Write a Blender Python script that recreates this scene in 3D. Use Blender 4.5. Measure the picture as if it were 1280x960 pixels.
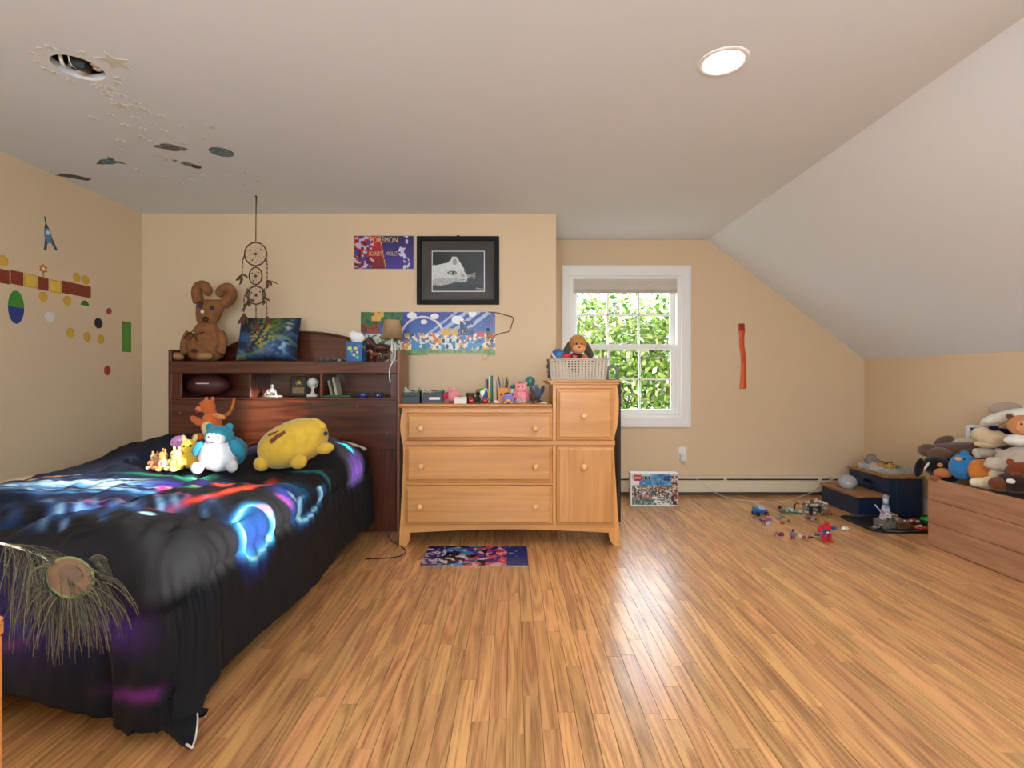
import bpy, bmesh, math, random
import numpy as np
from mathutils import Vector, Matrix, Euler

# ------------------------------------------------------------------ camera, light, exposure
for o in list(bpy.data.objects):
    bpy.data.objects.remove(o)
SC = bpy.context.scene
COL = SC.collection
random.seed(7)
PI = math.pi

CAMH = 1.12            # camera height
F = 640.0              # focal length in pixels of a 1280 wide frame
cd = bpy.data.cameras.new('camera')
cd.sensor_width = 36.0
cd.lens = 18.0
cd.shift_x = -1 / 1280
cd.shift_y = -8 / 1280
cd.clip_start = 0.02
cam = bpy.data.objects.new('camera', cd)
cam.location = (0, 0, CAMH)
cam.rotation_euler = (PI / 2, 0, 0)
COL.objects.link(cam)
SC.camera = cam

SC.view_settings.view_transform = 'Standard'
SC.view_settings.look = 'None'
SC.view_settings.gamma = 1.0
SC.view_settings.exposure = 0.0
SC.view_settings.use_curve_mapping = False

w = bpy.data.worlds.new('sky')
SC.world = w
w.use_nodes = True
bg = w.node_tree.nodes['Background']
bg.inputs['Color'].default_value = (0.80, 0.90, 1.0, 1)
bg.inputs['Strength'].default_value = 9.0

def lamp(name, kind, loc, direction, energy, color, **kw):
    d = bpy.data.lights.new(name, kind)
    d.energy = energy
    d.color = color
    for k, v in kw.items():
        setattr(d, k, v)
    o = bpy.data.objects.new(name, d)
    o.location = loc
    o.rotation_euler = Vector(direction).to_track_quat('-Z', 'Y').to_euler()
    COL.objects.link(o)
    return o

# late sun from the right, entering by the dormer window
lamp('sun_offscreen', 'SUN', (8, -5, 6), (-0.83, 0.55, -0.205), 13.0, (1.0, 0.94, 0.84), angle=math.radians(0.6))
# daylight in the openings of the dormer window on the right and of the window behind the camera
lamp('window_right_offscreen', 'AREA', (3.475, 0.32, 1.94), (-1, 0, 0), 10, (0.80, 0.91, 1.0), shape='RECTANGLE', size=0.34, size_y=0.80)
lamp('window_right_offscreen', 'AREA', (3.475, -1.06, 1.80), (-1, 0, 0), 15, (0.80, 0.91, 1.0), shape='RECTANGLE', size=0.84, size_y=0.52)
lamp('window_rear_offscreen', 'AREA', (-0.2, -1.69, 1.45), (0, 1, 0), 62, (0.80, 0.91, 1.0), shape='RECTANGLE', size=2.5, size_y=1.35)

# ------------------------------------------------------------------ helpers
def W(px, py, Y):
    """world point of a picture point that is known to lie at distance Y"""
    return Vector(((px - 641) * Y / F, Y, CAMH - (py - 472) * Y / F))

def s2l(c):
    return c / 12.92 if c <= 0.04045 else ((c + 0.055) / 1.055) ** 2.4

def C(h):
    h = h.lstrip('#')
    return tuple(s2l(int(h[i:i + 2], 16) / 255) for i in (0, 2, 4))

MATS = {}
def nt(name):
    m = bpy.data.materials.new(name)
    m.use_nodes = True
    t = m.node_tree
    return m, t, t.nodes, t.links, t.nodes['Principled BSDF']

def pm(name, hexc, rough=0.6, var=0.08, scale=9.0, bump=0.0, bscale=120.0, metal=0.0, spec=0.5, sheen=0.0, coat=0.0):
    """plain procedural material: noise-varied colour, optional fine relief"""
    if name in MATS:
        return MATS[name]
    m, t, N, L, b = nt(name)
    c = C(hexc)
    tc = N.new('ShaderNodeTexCoord')
    no = N.new('ShaderNodeTexNoise')
    no.inputs['Scale'].default_value = scale
    no.inputs['Detail'].default_value = 4
    L.new(tc.outputs['Object'], no.inputs['Vector'])
    rp = N.new('ShaderNodeValToRGB')
    rp.color_ramp.elements[0].position = 0.3
    rp.color_ramp.elements[1].position = 0.7
    rp.color_ramp.elements[0].color = (*[v * (1 - var) for v in c], 1)
    rp.color_ramp.elements[1].color = (*[min(1, v * (1 + var)) for v in c], 1)
    L.new(no.outputs['Fac'], rp.inputs['Fac'])
    L.new(rp.outputs['Color'], b.inputs['Base Color'])
    b.inputs['Roughness'].default_value = rough
    b.inputs['Metallic'].default_value = metal
    b.inputs['Specular IOR Level'].default_value = spec
    if sheen:
        b.inputs['Sheen Weight'].default_value = sheen
    if coat:
        b.inputs['Coat Weight'].default_value = coat
        b.inputs['Coat Roughness'].default_value = 0.15
    if bump:
        n2 = N.new('ShaderNodeTexNoise')
        n2.inputs['Scale'].default_value = bscale
        n2.inputs['Detail'].default_value = 3
        L.new(tc.outputs['Object'], n2.inputs['Vector'])
        bp = N.new('ShaderNodeBump')
        bp.inputs['Strength'].default_value = bump
        bp.inputs['Distance'].default_value = 0.004
        L.new(n2.outputs['Fac'], bp.inputs['Height'])
        L.new(bp.outputs['Normal'], b.inputs['Normal'])
    MATS[name] = m
    return m

def vcm(name, rough=0.6, bump=0.0, bscale=200.0, spec=0.5, sheen=0.0):
    """material that takes its flat print from the mesh colour attribute"""
    if name in MATS:
        return MATS[name]
    m, t, N, L, b = nt(name)
    a = N.new('ShaderNodeVertexColor')
    a.layer_name = 'Col'
    tc = N.new('ShaderNodeTexCoord')
    no = N.new('ShaderNodeTexNoise')
    no.inputs['Scale'].default_value = 40
    L.new(tc.outputs['Object'], no.inputs['Vector'])
    mr = N.new('ShaderNodeMapRange')
    mr.inputs['To Min'].default_value = 0.9
    mr.inputs['To Max'].default_value = 1.08
    L.new(no.outputs['Fac'], mr.inputs['Value'])
    vm = N.new('ShaderNodeVectorMath')
    vm.operation = 'SCALE'
    L.new(a.outputs['Color'], vm.inputs[0])
    L.new(mr.outputs['Result'], vm.inputs['Scale'])
    L.new(vm.outputs['Vector'], b.inputs['Base Color'])
    b.inputs['Roughness'].default_value = rough
    b.inputs['Specular IOR Level'].default_value = spec
    if sheen:
        b.inputs['Sheen Weight'].default_value = sheen
    if bump:
        n2 = N.new('ShaderNodeTexNoise')
        n2.inputs['Scale'].default_value = bscale
        L.new(tc.outputs['Object'], n2.inputs['Vector'])
        bp = N.new('ShaderNodeBump')
        bp.inputs['Strength'].default_value = bump
        bp.inputs['Distance'].default_value = 0.003
        L.new(n2.outputs['Fac'], bp.inputs['Height'])
        L.new(bp.outputs['Normal'], b.inputs['Normal'])
    MATS[name] = m
    return m

def wood(name, light, dark, axis='X', rough=0.35, scale=1.0, ring=0.5, coat=0.0, tone=False, stops=(0.25, 0.75)):
    """wood: streaks drawn out along one axis; with tone=True each plank has its own shade from 'Col'"""
    if name in MATS:
        return MATS[name]
    m, t, N, L, b = nt(name)
    tc = N.new('ShaderNodeTexCoord')
    vec = tc.outputs['Object']
    if tone:
        a = N.new('ShaderNodeVertexColor')
        a.layer_name = 'Col'
        sp = N.new('ShaderNodeSeparateColor')
        L.new(a.outputs['Color'], sp.inputs['Color'])
        cx = N.new('ShaderNodeCombineXYZ')
        mu = N.new('ShaderNodeMath')
        mu.operation = 'MULTIPLY'
        mu.inputs[1].default_value = 37.0
        L.new(sp.outputs['Green'], mu.inputs[0])
        for k in ('X', 'Y', 'Z'):
            L.new(mu.outputs[0], cx.inputs[k])
        ad = N.new('ShaderNodeVectorMath')
        L.new(vec, ad.inputs[0])
        L.new(cx.outputs[0], ad.inputs[1])
        vec = ad.outputs['Vector']
    mp = N.new('ShaderNodeMapping')
    sc = {'X': (1.6, 22, 22), 'Y': (22, 1.6, 22), 'Z': (22, 22, 1.6)}[axis]
    mp.inputs['Scale'].default_value = tuple(v * scale for v in sc)
    L.new(vec, mp.inputs['Vector'])
    no = N.new('ShaderNodeTexNoise')
    no.inputs['Scale'].default_value = 1.0
    no.inputs['Detail'].default_value = 6
    no.inputs['Roughness'].default_value = 0.6
    no.inputs['Distortion'].default_value = 0.6
    L.new(mp.outputs['Vector'], no.inputs['Vector'])
    # growth rings: bands of a stretched smooth noise
    mp2 = N.new('ShaderNodeMapping')
    mp2.inputs['Scale'].default_value = tuple(v * scale * 0.42 for v in sc)
    L.new(vec, mp2.inputs['Vector'])
    n2 = N.new('ShaderNodeTexNoise')
    n2.inputs['Scale'].default_value = 1.0
    n2.inputs['Detail'].default_value = 1.0
    L.new(mp2.outputs['Vector'], n2.inputs['Vector'])
    m1 = N.new('ShaderNodeMath'); m1.operation = 'MULTIPLY'; m1.inputs[1].default_value = 58
    L.new(n2.outputs['Fac'], m1.inputs[0])
    m2 = N.new('ShaderNodeMath'); m2.operation = 'SINE'
    L.new(m1.outputs[0], m2.inputs[0])
    m3 = N.new('ShaderNodeMath'); m3.operation = 'MULTIPLY_ADD'
    m3.inputs[1].default_value = 0.16 * ring
    L.new(m2.outputs[0], m3.inputs[0])
    L.new(no.outputs['Fac'], m3.inputs[2])
    rp = N.new('ShaderNodeValToRGB')
    rp.color_ramp.elements[0].position = stops[0]
    rp.color_ramp.elements[1].position = stops[1]
    rp.color_ramp.elements[0].color = (*C(dark), 1)
    rp.color_ramp.elements[1].color = (*C(light), 1)
    L.new(m3.outputs[0], rp.inputs['Fac'])
    out = rp.outputs['Color']
    if tone:
        mf = N.new('ShaderNodeMapping')
        mf.inputs['Scale'].default_value = (230, 4.5, 230)
        L.new(vec, mf.inputs['Vector'])
        nf = N.new('ShaderNodeTexNoise')
        nf.inputs['Scale'].default_value = 1.0
        nf.inputs['Detail'].default_value = 3
        L.new(mf.outputs['Vector'], nf.inputs['Vector'])
        mm = N.new('ShaderNodeMath'); mm.operation = 'MULTIPLY_ADD'
        mm.inputs[1].default_value = 0.55
        L.new(nf.outputs['Fac'], mm.inputs[0])
        ma = N.new('ShaderNodeMath'); ma.operation = 'MULTIPLY_ADD'
        ma.inputs[1].default_value = 0.55; ma.inputs[2].default_value = -0.10
        L.new(m3.outputs[0], ma.inputs[0])
        L.new(ma.outputs[0], mm.inputs[2])
        L.new(mm.outputs[0], rp.inputs['Fac'])
        hs = N.new('ShaderNodeHueSaturation')
        mr = N.new('ShaderNodeMapRange')
        mr.inputs['To Min'].default_value = 0.80
        mr.inputs['To Max'].default_value = 1.14
        L.new(sp.outputs['Red'], mr.inputs['Value'])
        L.new(mr.outputs['Result'], hs.inputs['Value'])
        m4 = N.new('ShaderNodeMapRange')
        m4.inputs['To Min'].default_value = 0.493
        m4.inputs['To Max'].default_value = 0.505
        L.new(sp.outputs['Blue'], m4.inputs['Value'])
        L.new(m4.outputs['Result'], hs.inputs['Hue'])
        L.new(out, hs.inputs['Color'])
        out = hs.outputs['Color']
    L.new(out, b.inputs['Base Color'])
    b.inputs['Roughness'].default_value = rough
    if coat:
        b.inputs['Coat Weight'].default_value = coat
        b.inputs['Coat Roughness'].default_value = 0.22
    bp = N.new('ShaderNodeBump')
    bp.inputs['Strength'].default_value = 0.08
    bp.inputs['Distance'].default_value = 0.002
    L.new(no.outputs['Fac'], bp.inputs['Height'])
    L.new(bp.outputs['Normal'], b.inputs['Normal'])
    MATS[name] = m
    return m

def emat(name, col, strength):
    m, t, N, L, b = nt(name)
    b.inputs['Emission Color'].default_value = (*col, 1)
    b.inputs['Emission Strength'].default_value = strength
    b.inputs['Base Color'].default_value = (*col, 1)
    return m

def glass_mat():
    if 'pane_glass' in MATS:
        return MATS['pane_glass']
    m, t, N, L, b = nt('pane_glass')
    N.remove(b)
    tr = N.new('ShaderNodeBsdfTransparent')
    tr.inputs['Color'].default_value = (0.97, 0.98, 0.98, 1)
    gl = N.new('ShaderNodeBsdfGlossy')
    gl.inputs['Roughness'].default_value = 0.03
    mx = N.new('ShaderNodeMixShader')
    mx.inputs['Fac'].default_value = 0.012
    L.new(tr.outputs[0], mx.inputs[1])
    L.new(gl.outputs[0], mx.inputs[2])
    L.new(mx.outputs[0], N['Material Output'].inputs['Surface'])
    MATS['pane_glass'] = m
    return m

def plastic_clear():
    if 'clear_plastic' in MATS:
        return MATS['clear_plastic']
    m, t, N, L, b = nt('clear_plastic')
    tr = N.new('ShaderNodeBsdfTransparent')
    tr.inputs['Color'].default_value = (0.95, 0.97, 0.97, 1)
    b.inputs['Base Color'].default_value = (0.75, 0.78, 0.8, 1)
    b.inputs['Roughness'].default_value = 0.2
    mx = N.new('ShaderNodeMixShader')
    mx.inputs['Fac'].default_value = 0.30
    L.new(tr.outputs[0], mx.inputs[1])
    L.new(b.outputs[0], mx.inputs[2])
    L.new(mx.outputs[0], N['Material Output'].inputs['Surface'])
    MATS['clear_plastic'] = m
    return m

class MB:
    """collects shapes into one mesh; each face may carry a colour"""
    def __init__(self):
        self.v = []; self.f = []; self.c = []; self.s = []
    def add(self, vs, fs, col=None, smooth=False, mat=None):
        n = len(self.v)
        for p in vs:
            p = Vector(p)
            if mat is not None:
                p = mat @ p
            self.v.append((p.x, p.y, p.z))
        for f in fs:
            self.f.append(tuple(i + n for i in f)); self.c.append(col); self.s.append(smooth)
        return self
    def box(self, c, d, bev=0.0, rot=None, col=None, seg=1, mat=None):
        bm = bmesh.new()
        bmesh.ops.create_cube(bm, size=1)
        bmesh.ops.scale(bm, vec=d, verts=bm.verts)
        if bev:
            bmesh.ops.bevel(bm, geom=list(bm.edges), offset=min(bev, min(d) * 0.48), segments=seg, affect='EDGES', profile=0.5)
        M = Matrix.Translation(c)
        if rot is not None:
            M = M @ Euler(rot).to_matrix().to_4x4()
        if mat is not None:
            M = mat @ M
        bm.verts.index_update()
        self.add([v.co for v in bm.verts], [[v.index for v in f.verts] for f in bm.faces], col, seg > 1, M)
        bm.free()
        return self
    def bb(self, x0, x1, y0, y1, z0, z1, bev=0.0, col=None, seg=1):
        return self.box(((x0 + x1) / 2, (y0 + y1) / 2, (z0 + z1) / 2), (abs(x1 - x0), abs(y1 - y0), abs(z1 - z0)), bev, None, col, seg)
    def lathe(self, prof, n=20, loc=(0, 0, 0), rot=None, col=None, smooth=True, cap=True, mat=None, sx=1, sy=1):
        vs = []; fs = []
        k = len(prof)
        for i in range(n):
            a = 2 * PI * i / n
            for r, z in prof:
                vs.append((r * math.cos(a) * sx, r * math.sin(a) * sy, z))
        for i in range(n):
            j = (i + 1) % n
            for q in range(k - 1):
                fs.append((i * k + q, j * k + q, j * k + q + 1, i * k + q + 1))
        if cap:
            if prof[0][0] > 1e-6: fs.append(tuple(i * k for i in range(n))[::-1])
            if prof[-1][0] > 1e-6: fs.append(tuple(i * k + k - 1 for i in range(n)))
        M = Matrix.Translation(loc)
        if rot is not None:
            M = M @ Euler(rot).to_matrix().to_4x4()
        if mat is not None:
            M = mat @ M
        return self.add(vs, fs, col, smooth, M)
    def cyl(self, c, r, h, n=16, rot=None, col=None, smooth=True):
        return self.lathe([(r, -h / 2), (r, h / 2)], n, c, rot, col, smooth)
    def ell(self, c, rad, rot=None, col=None, n=16, m=10, lump=0.0, seed=0, power=1.0, mat=None):
        vs = []; fs = []
        rg = random.Random(seed)
        ph = [rg.uniform(0, 6.28) for _ in range(6)]
        def sp(x): return math.copysign(abs(x) ** power, x)
        vs.append((0, 0, -rad[2]))
        for j in range(1, m):
            th = PI * j / m
            for i in range(n):
                a = 2 * PI * i / n
                k = 1 + lump * (math.sin(3 * a + ph[0] + 2 * th) + math.sin(5 * th + ph[1] + a) + math.sin(4 * a - 3 * th + ph[2])) / 3
                vs.append((rad[0] * k * sp(math.sin(th)) * sp(math.cos(a)), rad[1] * k * sp(math.sin(th)) * sp(math.sin(a)), -rad[2] * k * sp(math.cos(th))))
        vs.append((0, 0, rad[2]))
        for i in range(n):
            j = (i + 1) % n
            fs.append((0, 1 + j, 1 + i))
            for q in range(m - 2):
                fs.append((1 + q * n + i, 1 + q * n + j, 1 + (q + 1) * n + j, 1 + (q + 1) * n + i))
            fs.append((1 + (m - 2) * n + i, 1 + (m - 2) * n + j, len(vs) - 1))
        M = Matrix.Translation(c)
        if rot is not None:
            M = M @ Euler(rot).to_matrix().to_4x4()
        if mat is not None:
            M = mat @ M
        return self.add(vs, fs, col, True, M)
    def tube(self, pts, r, n=6, col=None, closed=False, r2=None):
        pts = [Vector(p) for p in pts]
        k = len(pts)
        vs = []; fs = []
        up = Vector((0.13, 0.27, 0.95))
        for i, p in enumerate(pts):
            a = pts[(i - 1) % k] if (closed or i > 0) else p
            b = pts[(i + 1) % k] if (closed or i < k - 1) else p
            d = (b - a)
            d = d.normalized() if d.length > 1e-9 else Vector((0, 0, 1))
            u = d.cross(up)
            if u.length < 1e-4:
                u = d.cross(Vector((1, 0, 0)))
            u.normalize()
            v = d.cross(u)
            if callable(r):
                rr = r(i / (k - 1))
            elif r2 is not None:
                rr = r + (r2 - r) * i / (k - 1)
            else:
                rr = r
            for q in range(n):
                t = 2 * PI * q / n
                vs.append(p + (u * math.cos(t) + v * math.sin(t)) * rr)
        for i in range(k if closed else k - 1):
            j = (i + 1) % k
            for q in range(n):
                e = (q + 1) % n
                fs.append((i * n + q, i * n + e, j * n + e, j * n + q))
        if not closed:
            fs.append(tuple(range(n))[::-1])
            fs.append(tuple((k - 1) * n + q for q in range(n)))
        return self.add(vs, fs, col, True)
    def prism(self, poly, d0, d1, axis='Y', col=None, mat=None):
        """polygon in the plane across axis, extruded from d0 to d1"""
        def mk(p, d):
            if axis == 'Y': return (p[0], d, p[1])
            if axis == 'X': return (d, p[0], p[1])
            return (p[0], p[1], d)
        k = len(poly)
        vs = [mk(p, d0) for p in poly] + [mk(p, d1) for p in poly]
        fs = [tuple(range(k)), tuple(range(2 * k - 1, k - 1, -1))]
        for i in range(k):
            j = (i + 1) % k
            fs.append((i, i + k, j + k, j))
        return self.add(vs, fs, col, False, mat)
    def build(self, name, mat, parent=None, loc=None, rot=None, fix=True):
        me = bpy.data.meshes.new(name)
        me.from_pydata(self.v, [], self.f)
        if fix:
            bm = bmesh.new(); bm.from_mesh(me)
            bmesh.ops.recalc_face_normals(bm, faces=bm.faces)
            bm.to_mesh(me); bm.free()
        me.polygons.foreach_set('use_smooth', self.s)
        if any(c is not None for c in self.c):
            a = me.color_attributes.new('Col', 'FLOAT_COLOR', 'CORNER')
            buf = []
            for p, c in zip(me.polygons, self.c):
                c = c or (0.5, 0.5, 0.5)
                buf.extend([c[0], c[1], c[2], 1.0] * p.loop_total)
            a.data.foreach_set('color', buf)
        me.materials.append(mat)
        o = bpy.data.objects.new(name, me)
        COL.objects.link(o)
        if parent is not None:
            o.parent = parent
        if loc is not None:
            o.location = loc
        if rot is not None:
            o.rotation_euler = rot
        return o

def tag(o, label, cat, group=None):
    o['label'] = label
    o['category'] = cat
    if group:
        o['group'] = group
    return o

def thing(name, label, cat, loc=(0, 0, 0), rz=0.0, group=None, rot=None):
    o = bpy.data.objects.new(name, None)
    o.empty_display_size = 0.05
    COL.objects.link(o)
    o.location = loc
    o.rotation_euler = rot if rot is not None else (0, 0, rz)
    return tag(o, label, cat, group)

def struct(o):
    o['kind'] = 'structure'
    return o

def grid_print(wd, ht, nx, ny, fn, plane='XZ', thick=0.002):
    """flat print: a thin sheet whose front is cut into small coloured faces; fn(u, v) with v up"""
    mb = MB()
    vs = []; fs = []; cs = []
    for j in range(ny + 1):
        for i in range(nx + 1):
            vs.append(((i / nx - 0.5) * wd, (j / ny - 0.5) * ht))
    for j in range(ny):
        for i in range(nx):
            a = j * (nx + 1) + i
            fs.append((a, a + 1, a + nx + 2, a + nx + 1))
            cs.append(fn((i + 0.5) / nx, (j + 0.5) / ny))
    k = len(vs)
    if plane == 'XZ':
        V = [(x, -thick / 2, y) for x, y in vs]; e = 1
        B = [(x, thick / 2, y) for x, y in ((-wd/2, -ht/2), (wd/2, -ht/2), (wd/2, ht/2), (-wd/2, ht/2))]
    else:
        V = [(x, y, thick / 2) for x, y in vs]
        B = [(x, y, -thick / 2) for x, y in ((-wd/2, -ht/2), (wd/2, -ht/2), (wd/2, ht/2), (-wd/2, ht/2))]
    for f, c in zip(fs, cs):
        mb.f.append(f); mb.c.append(c); mb.s.append(False)
    mb.v = V + B
    back = C('#d8d4cc')
    q = [0, nx, (ny + 1) * (nx + 1) - 1, ny * (nx + 1)]
    mb.f.append((k + 3, k + 2, k + 1, k)); mb.c.append(back); mb.s.append(False)
    for i in range(4):
        j = (i + 1) % 4
        mb.f.append((q[i], k + i, k + j, q[j])); mb.c.append(back); mb.s.append(False)
    return mb

def text(name, body, size, mat, parent, loc, rot=(PI / 2, 0, 0), depth=0.0006, sx=1.0):
    cu = bpy.data.curves.new(name, 'FONT')
    cu.body = body
    cu.size = size
    cu.extrude = depth
    cu.align_x = 'CENTER'
    cu.align_y = 'CENTER'
    tmp = bpy.data.objects.new(name, cu)
    COL.objects.link(tmp)
    bpy.context.view_layer.update()
    me = bpy.data.meshes.new_from_object(tmp.evaluated_get(bpy.context.evaluated_depsgraph_get()))
    bpy.data.objects.remove(tmp)
    me.materials.clear(); me.materials.append(mat)
    o = bpy.data.objects.new(name, me)
    COL.objects.link(o)
    o.parent = parent
    o.location = loc
    o.rotation_euler = rot
    o.scale = (sx, 1, 1)
    return o

def copy_tree(o, parent=None):
    c = o.copy()
    COL.objects.link(c)
    c.parent = parent
    for ch in list(o.children):
        copy_tree(ch, c)
    return c

# smooth value noise on arrays
_rn = np.random.RandomState(3)
_tab = _rn.rand(256, 256)
def vnoise(x, y):
    x = np.asarray(x, float); y = np.asarray(y, float)
    xi = np.floor(x).astype(int); yi = np.floor(y).astype(int)
    fx = x - xi; fy = y - yi
    fx = fx * fx * (3 - 2 * fx); fy = fy * fy * (3 - 2 * fy)
    g = lambda a, b: _tab[a % 256, b % 256]
    return (g(xi, yi) * (1 - fx) + g(xi + 1, yi) * fx) * (1 - fy) + (g(xi, yi + 1) * (1 - fx) + g(xi + 1, yi + 1) * fx) * fy

def sst(a, b, x):
    t = np.clip((x - a) / (b - a), 0, 1)
    return t * t * (3 - 2 * t)

# ------------------------------------------------------------------ room shell
XL, XR, YB, YW, H = -2.985, 3.37, 4.12, 4.912, 2.44
XJ = 0.348            # end of the wall behind the bed, start of the window alcove
XS, ZK = 1.87, 1.295  # ridge of the sloped ceiling, top of the knee wall
YD = 1.40             # the dormer begins before this line
Y0 = -1.6

wall_m = pm('wall_paint', '#d8bf9d', 0.75, 0.015, 2.0, 0.12, 260)
ceil_m = pm('ceiling_paint', '#e4e9ef', 0.8, 0.012, 1.5, 0.10, 260)
white_m = pm('white_trim', '#eceae6', 0.4, 0.01, 6)
oak_m = wood('floor_oak', '#d69f66', '#85522b', 'Y', 0.32, 1.2, 1.1, coat=0.5, tone=True, stops=(0.16, 0.54))

# floor: slab and planks
mb = MB().bb(-3.12, 3.62, -1.75, 5.08, -0.14, -0.019)
floor = struct(mb.build('floor', pm('subfloor', '#8a6a48', 0.9)))
PW = 0.057
rg = random.Random(11)
planks = []
x = XL
while x < 3.5:
    y = Y0 - rg.uniform(0, 0.9)
    x1 = x + PW
    while y < 5.0:
        ln = rg.choice((0.35, 0.5, 0.62, 0.8, 0.95, 1.15, 1.4)) * rg.uniform(0.85, 1.15)
        a, b2 = max(y, Y0 - 0.05), min(y + ln, 4.96)
        if b2 - a > 0.02:
            planks.append((x, x1, a, b2))
        y += ln
    x = x1
def seen_area(p):
    x0, x1, a, b2 = p
    n = 0.0
    for k in range(8):
        yy = a + (b2 - a) * (k + 0.5) / 8
        if yy < 1.4:
            continue
        xx = (x0 + x1) / 2
        if abs(xx) / yy > 1.03: continue
        if xx < -0.95 and 1.6 < yy < 3.6: continue
        if yy > YB and xx < XJ: continue
        if -0.75 < xx < 0.72 and 3.45 < yy < 3.95: continue
        n += (b2 - a) / 8 / (yy * yy * yy)
    return n
planks.sort(key=seen_area, reverse=True)
def plank_mesh(mb, p, rg):
    x0, x1, a, b2 = p
    g, h = 0.0006, 0.0004
    x0 += g; x1 -= g; a += g; b2 -= g
    r = rg.random()
    r = 0.5 + (r - 0.5) * (1.0 if rg.random() < 0.85 else 1.0)
    col = (r, rg.random(), rg.random())
    lift = rg.uniform(0, 0.0002)
    vs = [(x0, a, -0.02), (x1, a, -0.02), (x1, b2, -0.02), (x0, b2, -0.02),
          (x0, a, -h), (x1, a, -h), (x1, b2, -h), (x0, b2, -h),
          (x0 + h, a + h, lift), (x1 - h, a + h, lift), (x1 - h, b2 - h, lift), (x0 + h, b2 - h, lift)]
    fs = [(8, 9, 10, 11)] + [(i, (i + 1) % 4, (i + 1) % 4 + 4, i + 4) for i in range(4)] + [(i + 4, (i + 1) % 4 + 4, (i + 1) % 4 + 8, i + 8) for i in range(4)]
    mb.add(vs, fs, col)
for p in planks[:300]:
    mb = MB(); plank_mesh(mb, p, rg)
    mb.build('plank', oak_m, floor, fix=False)
mb = MB()
for p in planks[300:]:
    plank_mesh(mb, p, rg)
o = mb.build('plank_field', oak_m, floor, fix=False)
o['kind'] = 'stuff'

struct(MB().bb(-3.12, XL, -1.75, 5.08, -0.02, H + 0.06).build('wall_left', wall_m))
struct(MB().bb(-3.0, XJ, YB, 5.08, -0.02, H + 0.06).build('wall_back', wall_m))

def wall_with_hole(mk, a0, a1, z0, z1, h0, h1, hz0, hz1):
    """mk(mb, a0, a1, z0, z1): four slabs around an opening"""
    mb = MB()
    mk(mb, a0, h0, z0, z1); mk(mb, h1, a1, z0, z1)
    mk(mb, h0, h1, z0, hz0); mk(mb, h0, h1, hz1, z1)
    return mb
WX0, WX1, WZ0, WZ1 = 0.545, 1.612, 0.735, 2.098     # alcove window opening
mb = wall_with_hole(lambda m, a, b, c, d: m.bb(a, b, YW, 5.08, c, d), XJ - 0.02, 3.62, -0.02, H + 0.06, WX0, WX1, WZ0, WZ1)
struct(mb.build('wall_alcove', wall_m))
struct(MB().bb(XR, 3.5, YD, 5.08, -0.02, ZK + 0.02).build('wall_right', wall_m))
# the dormer on the right, beside and behind the camera
DY0, DY1, DZ0, DZ1 = -1.50, 0.50, 1.52, 2.36
mb = wall_with_hole(lambda m, a, b, c, d: m.bb(3.40, 3.52, a, b, c, d), -1.75, YD + 0.1, -0.02, H + 0.06, DY0, DY1, DZ0, DZ1)
struct(mb.build('wall_dormer', wall_m))
mb = MB().prism([(XS, H + 0.05), (3.52, H + 0.05), (3.52, 1.18), (3.37, ZK), (XS, H)], YD, YD + 0.1)
struct(mb.build('wall_dormer_cheek', wall_m))
RX0, RX1, RZ0, RZ1 = -1.5, 1.1, 0.75, 2.15
mb = wall_with_hole(lambda m, a, b, c, d: m.bb(a, b, -1.75, Y0, c, d), -3.12, 3.52, -0.02, H + 0.06, RX0, RX1, RZ0, RZ1)
struct(mb.build('wall_front', wall_m))

# ceiling with the cut hole near the bed
HX, HY, HR = -1.852, 2.183, 0.092
LX, LY, LR = 0.879, 2.139, 0.098
mb = MB()
def ceil_cell(mb, cx, cy, r, q, n=32):
    """a square of ceiling with a round hole"""
    vs = []; fs = []
    for z in (H, H + 0.03):
        for i in range(n):
            a = 2 * PI * (i + 0.5) / n
            c, s = math.cos(a), math.sin(a)
            k = q / max(abs(c), abs(s))
            vs.append((cx + r * c, cy + r * s, z)); vs.append((cx + k * c, cy + k * s, z))
    for i in range(n):
        j = (i + 1) % n
        fs.append((2*i, 2*i+1, 2*j+1, 2*j))
        o2 = 2 * n
        fs.append((o2+2*i, o2+2*j, o2+2*j+1, o2+2*i+1))
        fs.append((2*i, 2*j, o2+2*j, o2+2*i))
    mb.add(vs, fs)
    # corner fillers
    for sx in (-1, 1):
        for sy in (-1, 1):
            a = PI / n
            k = q * math.tan(PI/4 - a)
            mb.add([(cx+sx*q, cy+sy*q, H), (cx+sx*q, cy+sy*k, H), (cx+sx*k, cy+sy*q, H)], [(0, 1, 2)])
Q = 0.2
ceil_cell(mb, HX, HY, HR, Q)
ceil_cell(mb, LX, LY, LR, Q)
zc0, zc1 = H, H + 0.12
for (x0, x1, y0, y1) in ((-3.12, HX-Q, -1.75, 5.08), (HX-Q, HX+Q, -1.75, HY-Q), (HX-Q, HX+Q, HY+Q, 5.08),
                         (HX+Q, LX-Q, -1.75, 5.08), (LX-Q, LX+Q, -1.75, LY-Q), (LX-Q, LX+Q, LY+Q, 5.08),
                         (LX+Q, XS, -1.75, 5.08), (XS, 3.52, -1.75, YD + 0.08)):
    mb.bb(x0, x1, y0, y1, zc0, zc1)
struct(mb.build('ceiling', ceil_m))
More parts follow.
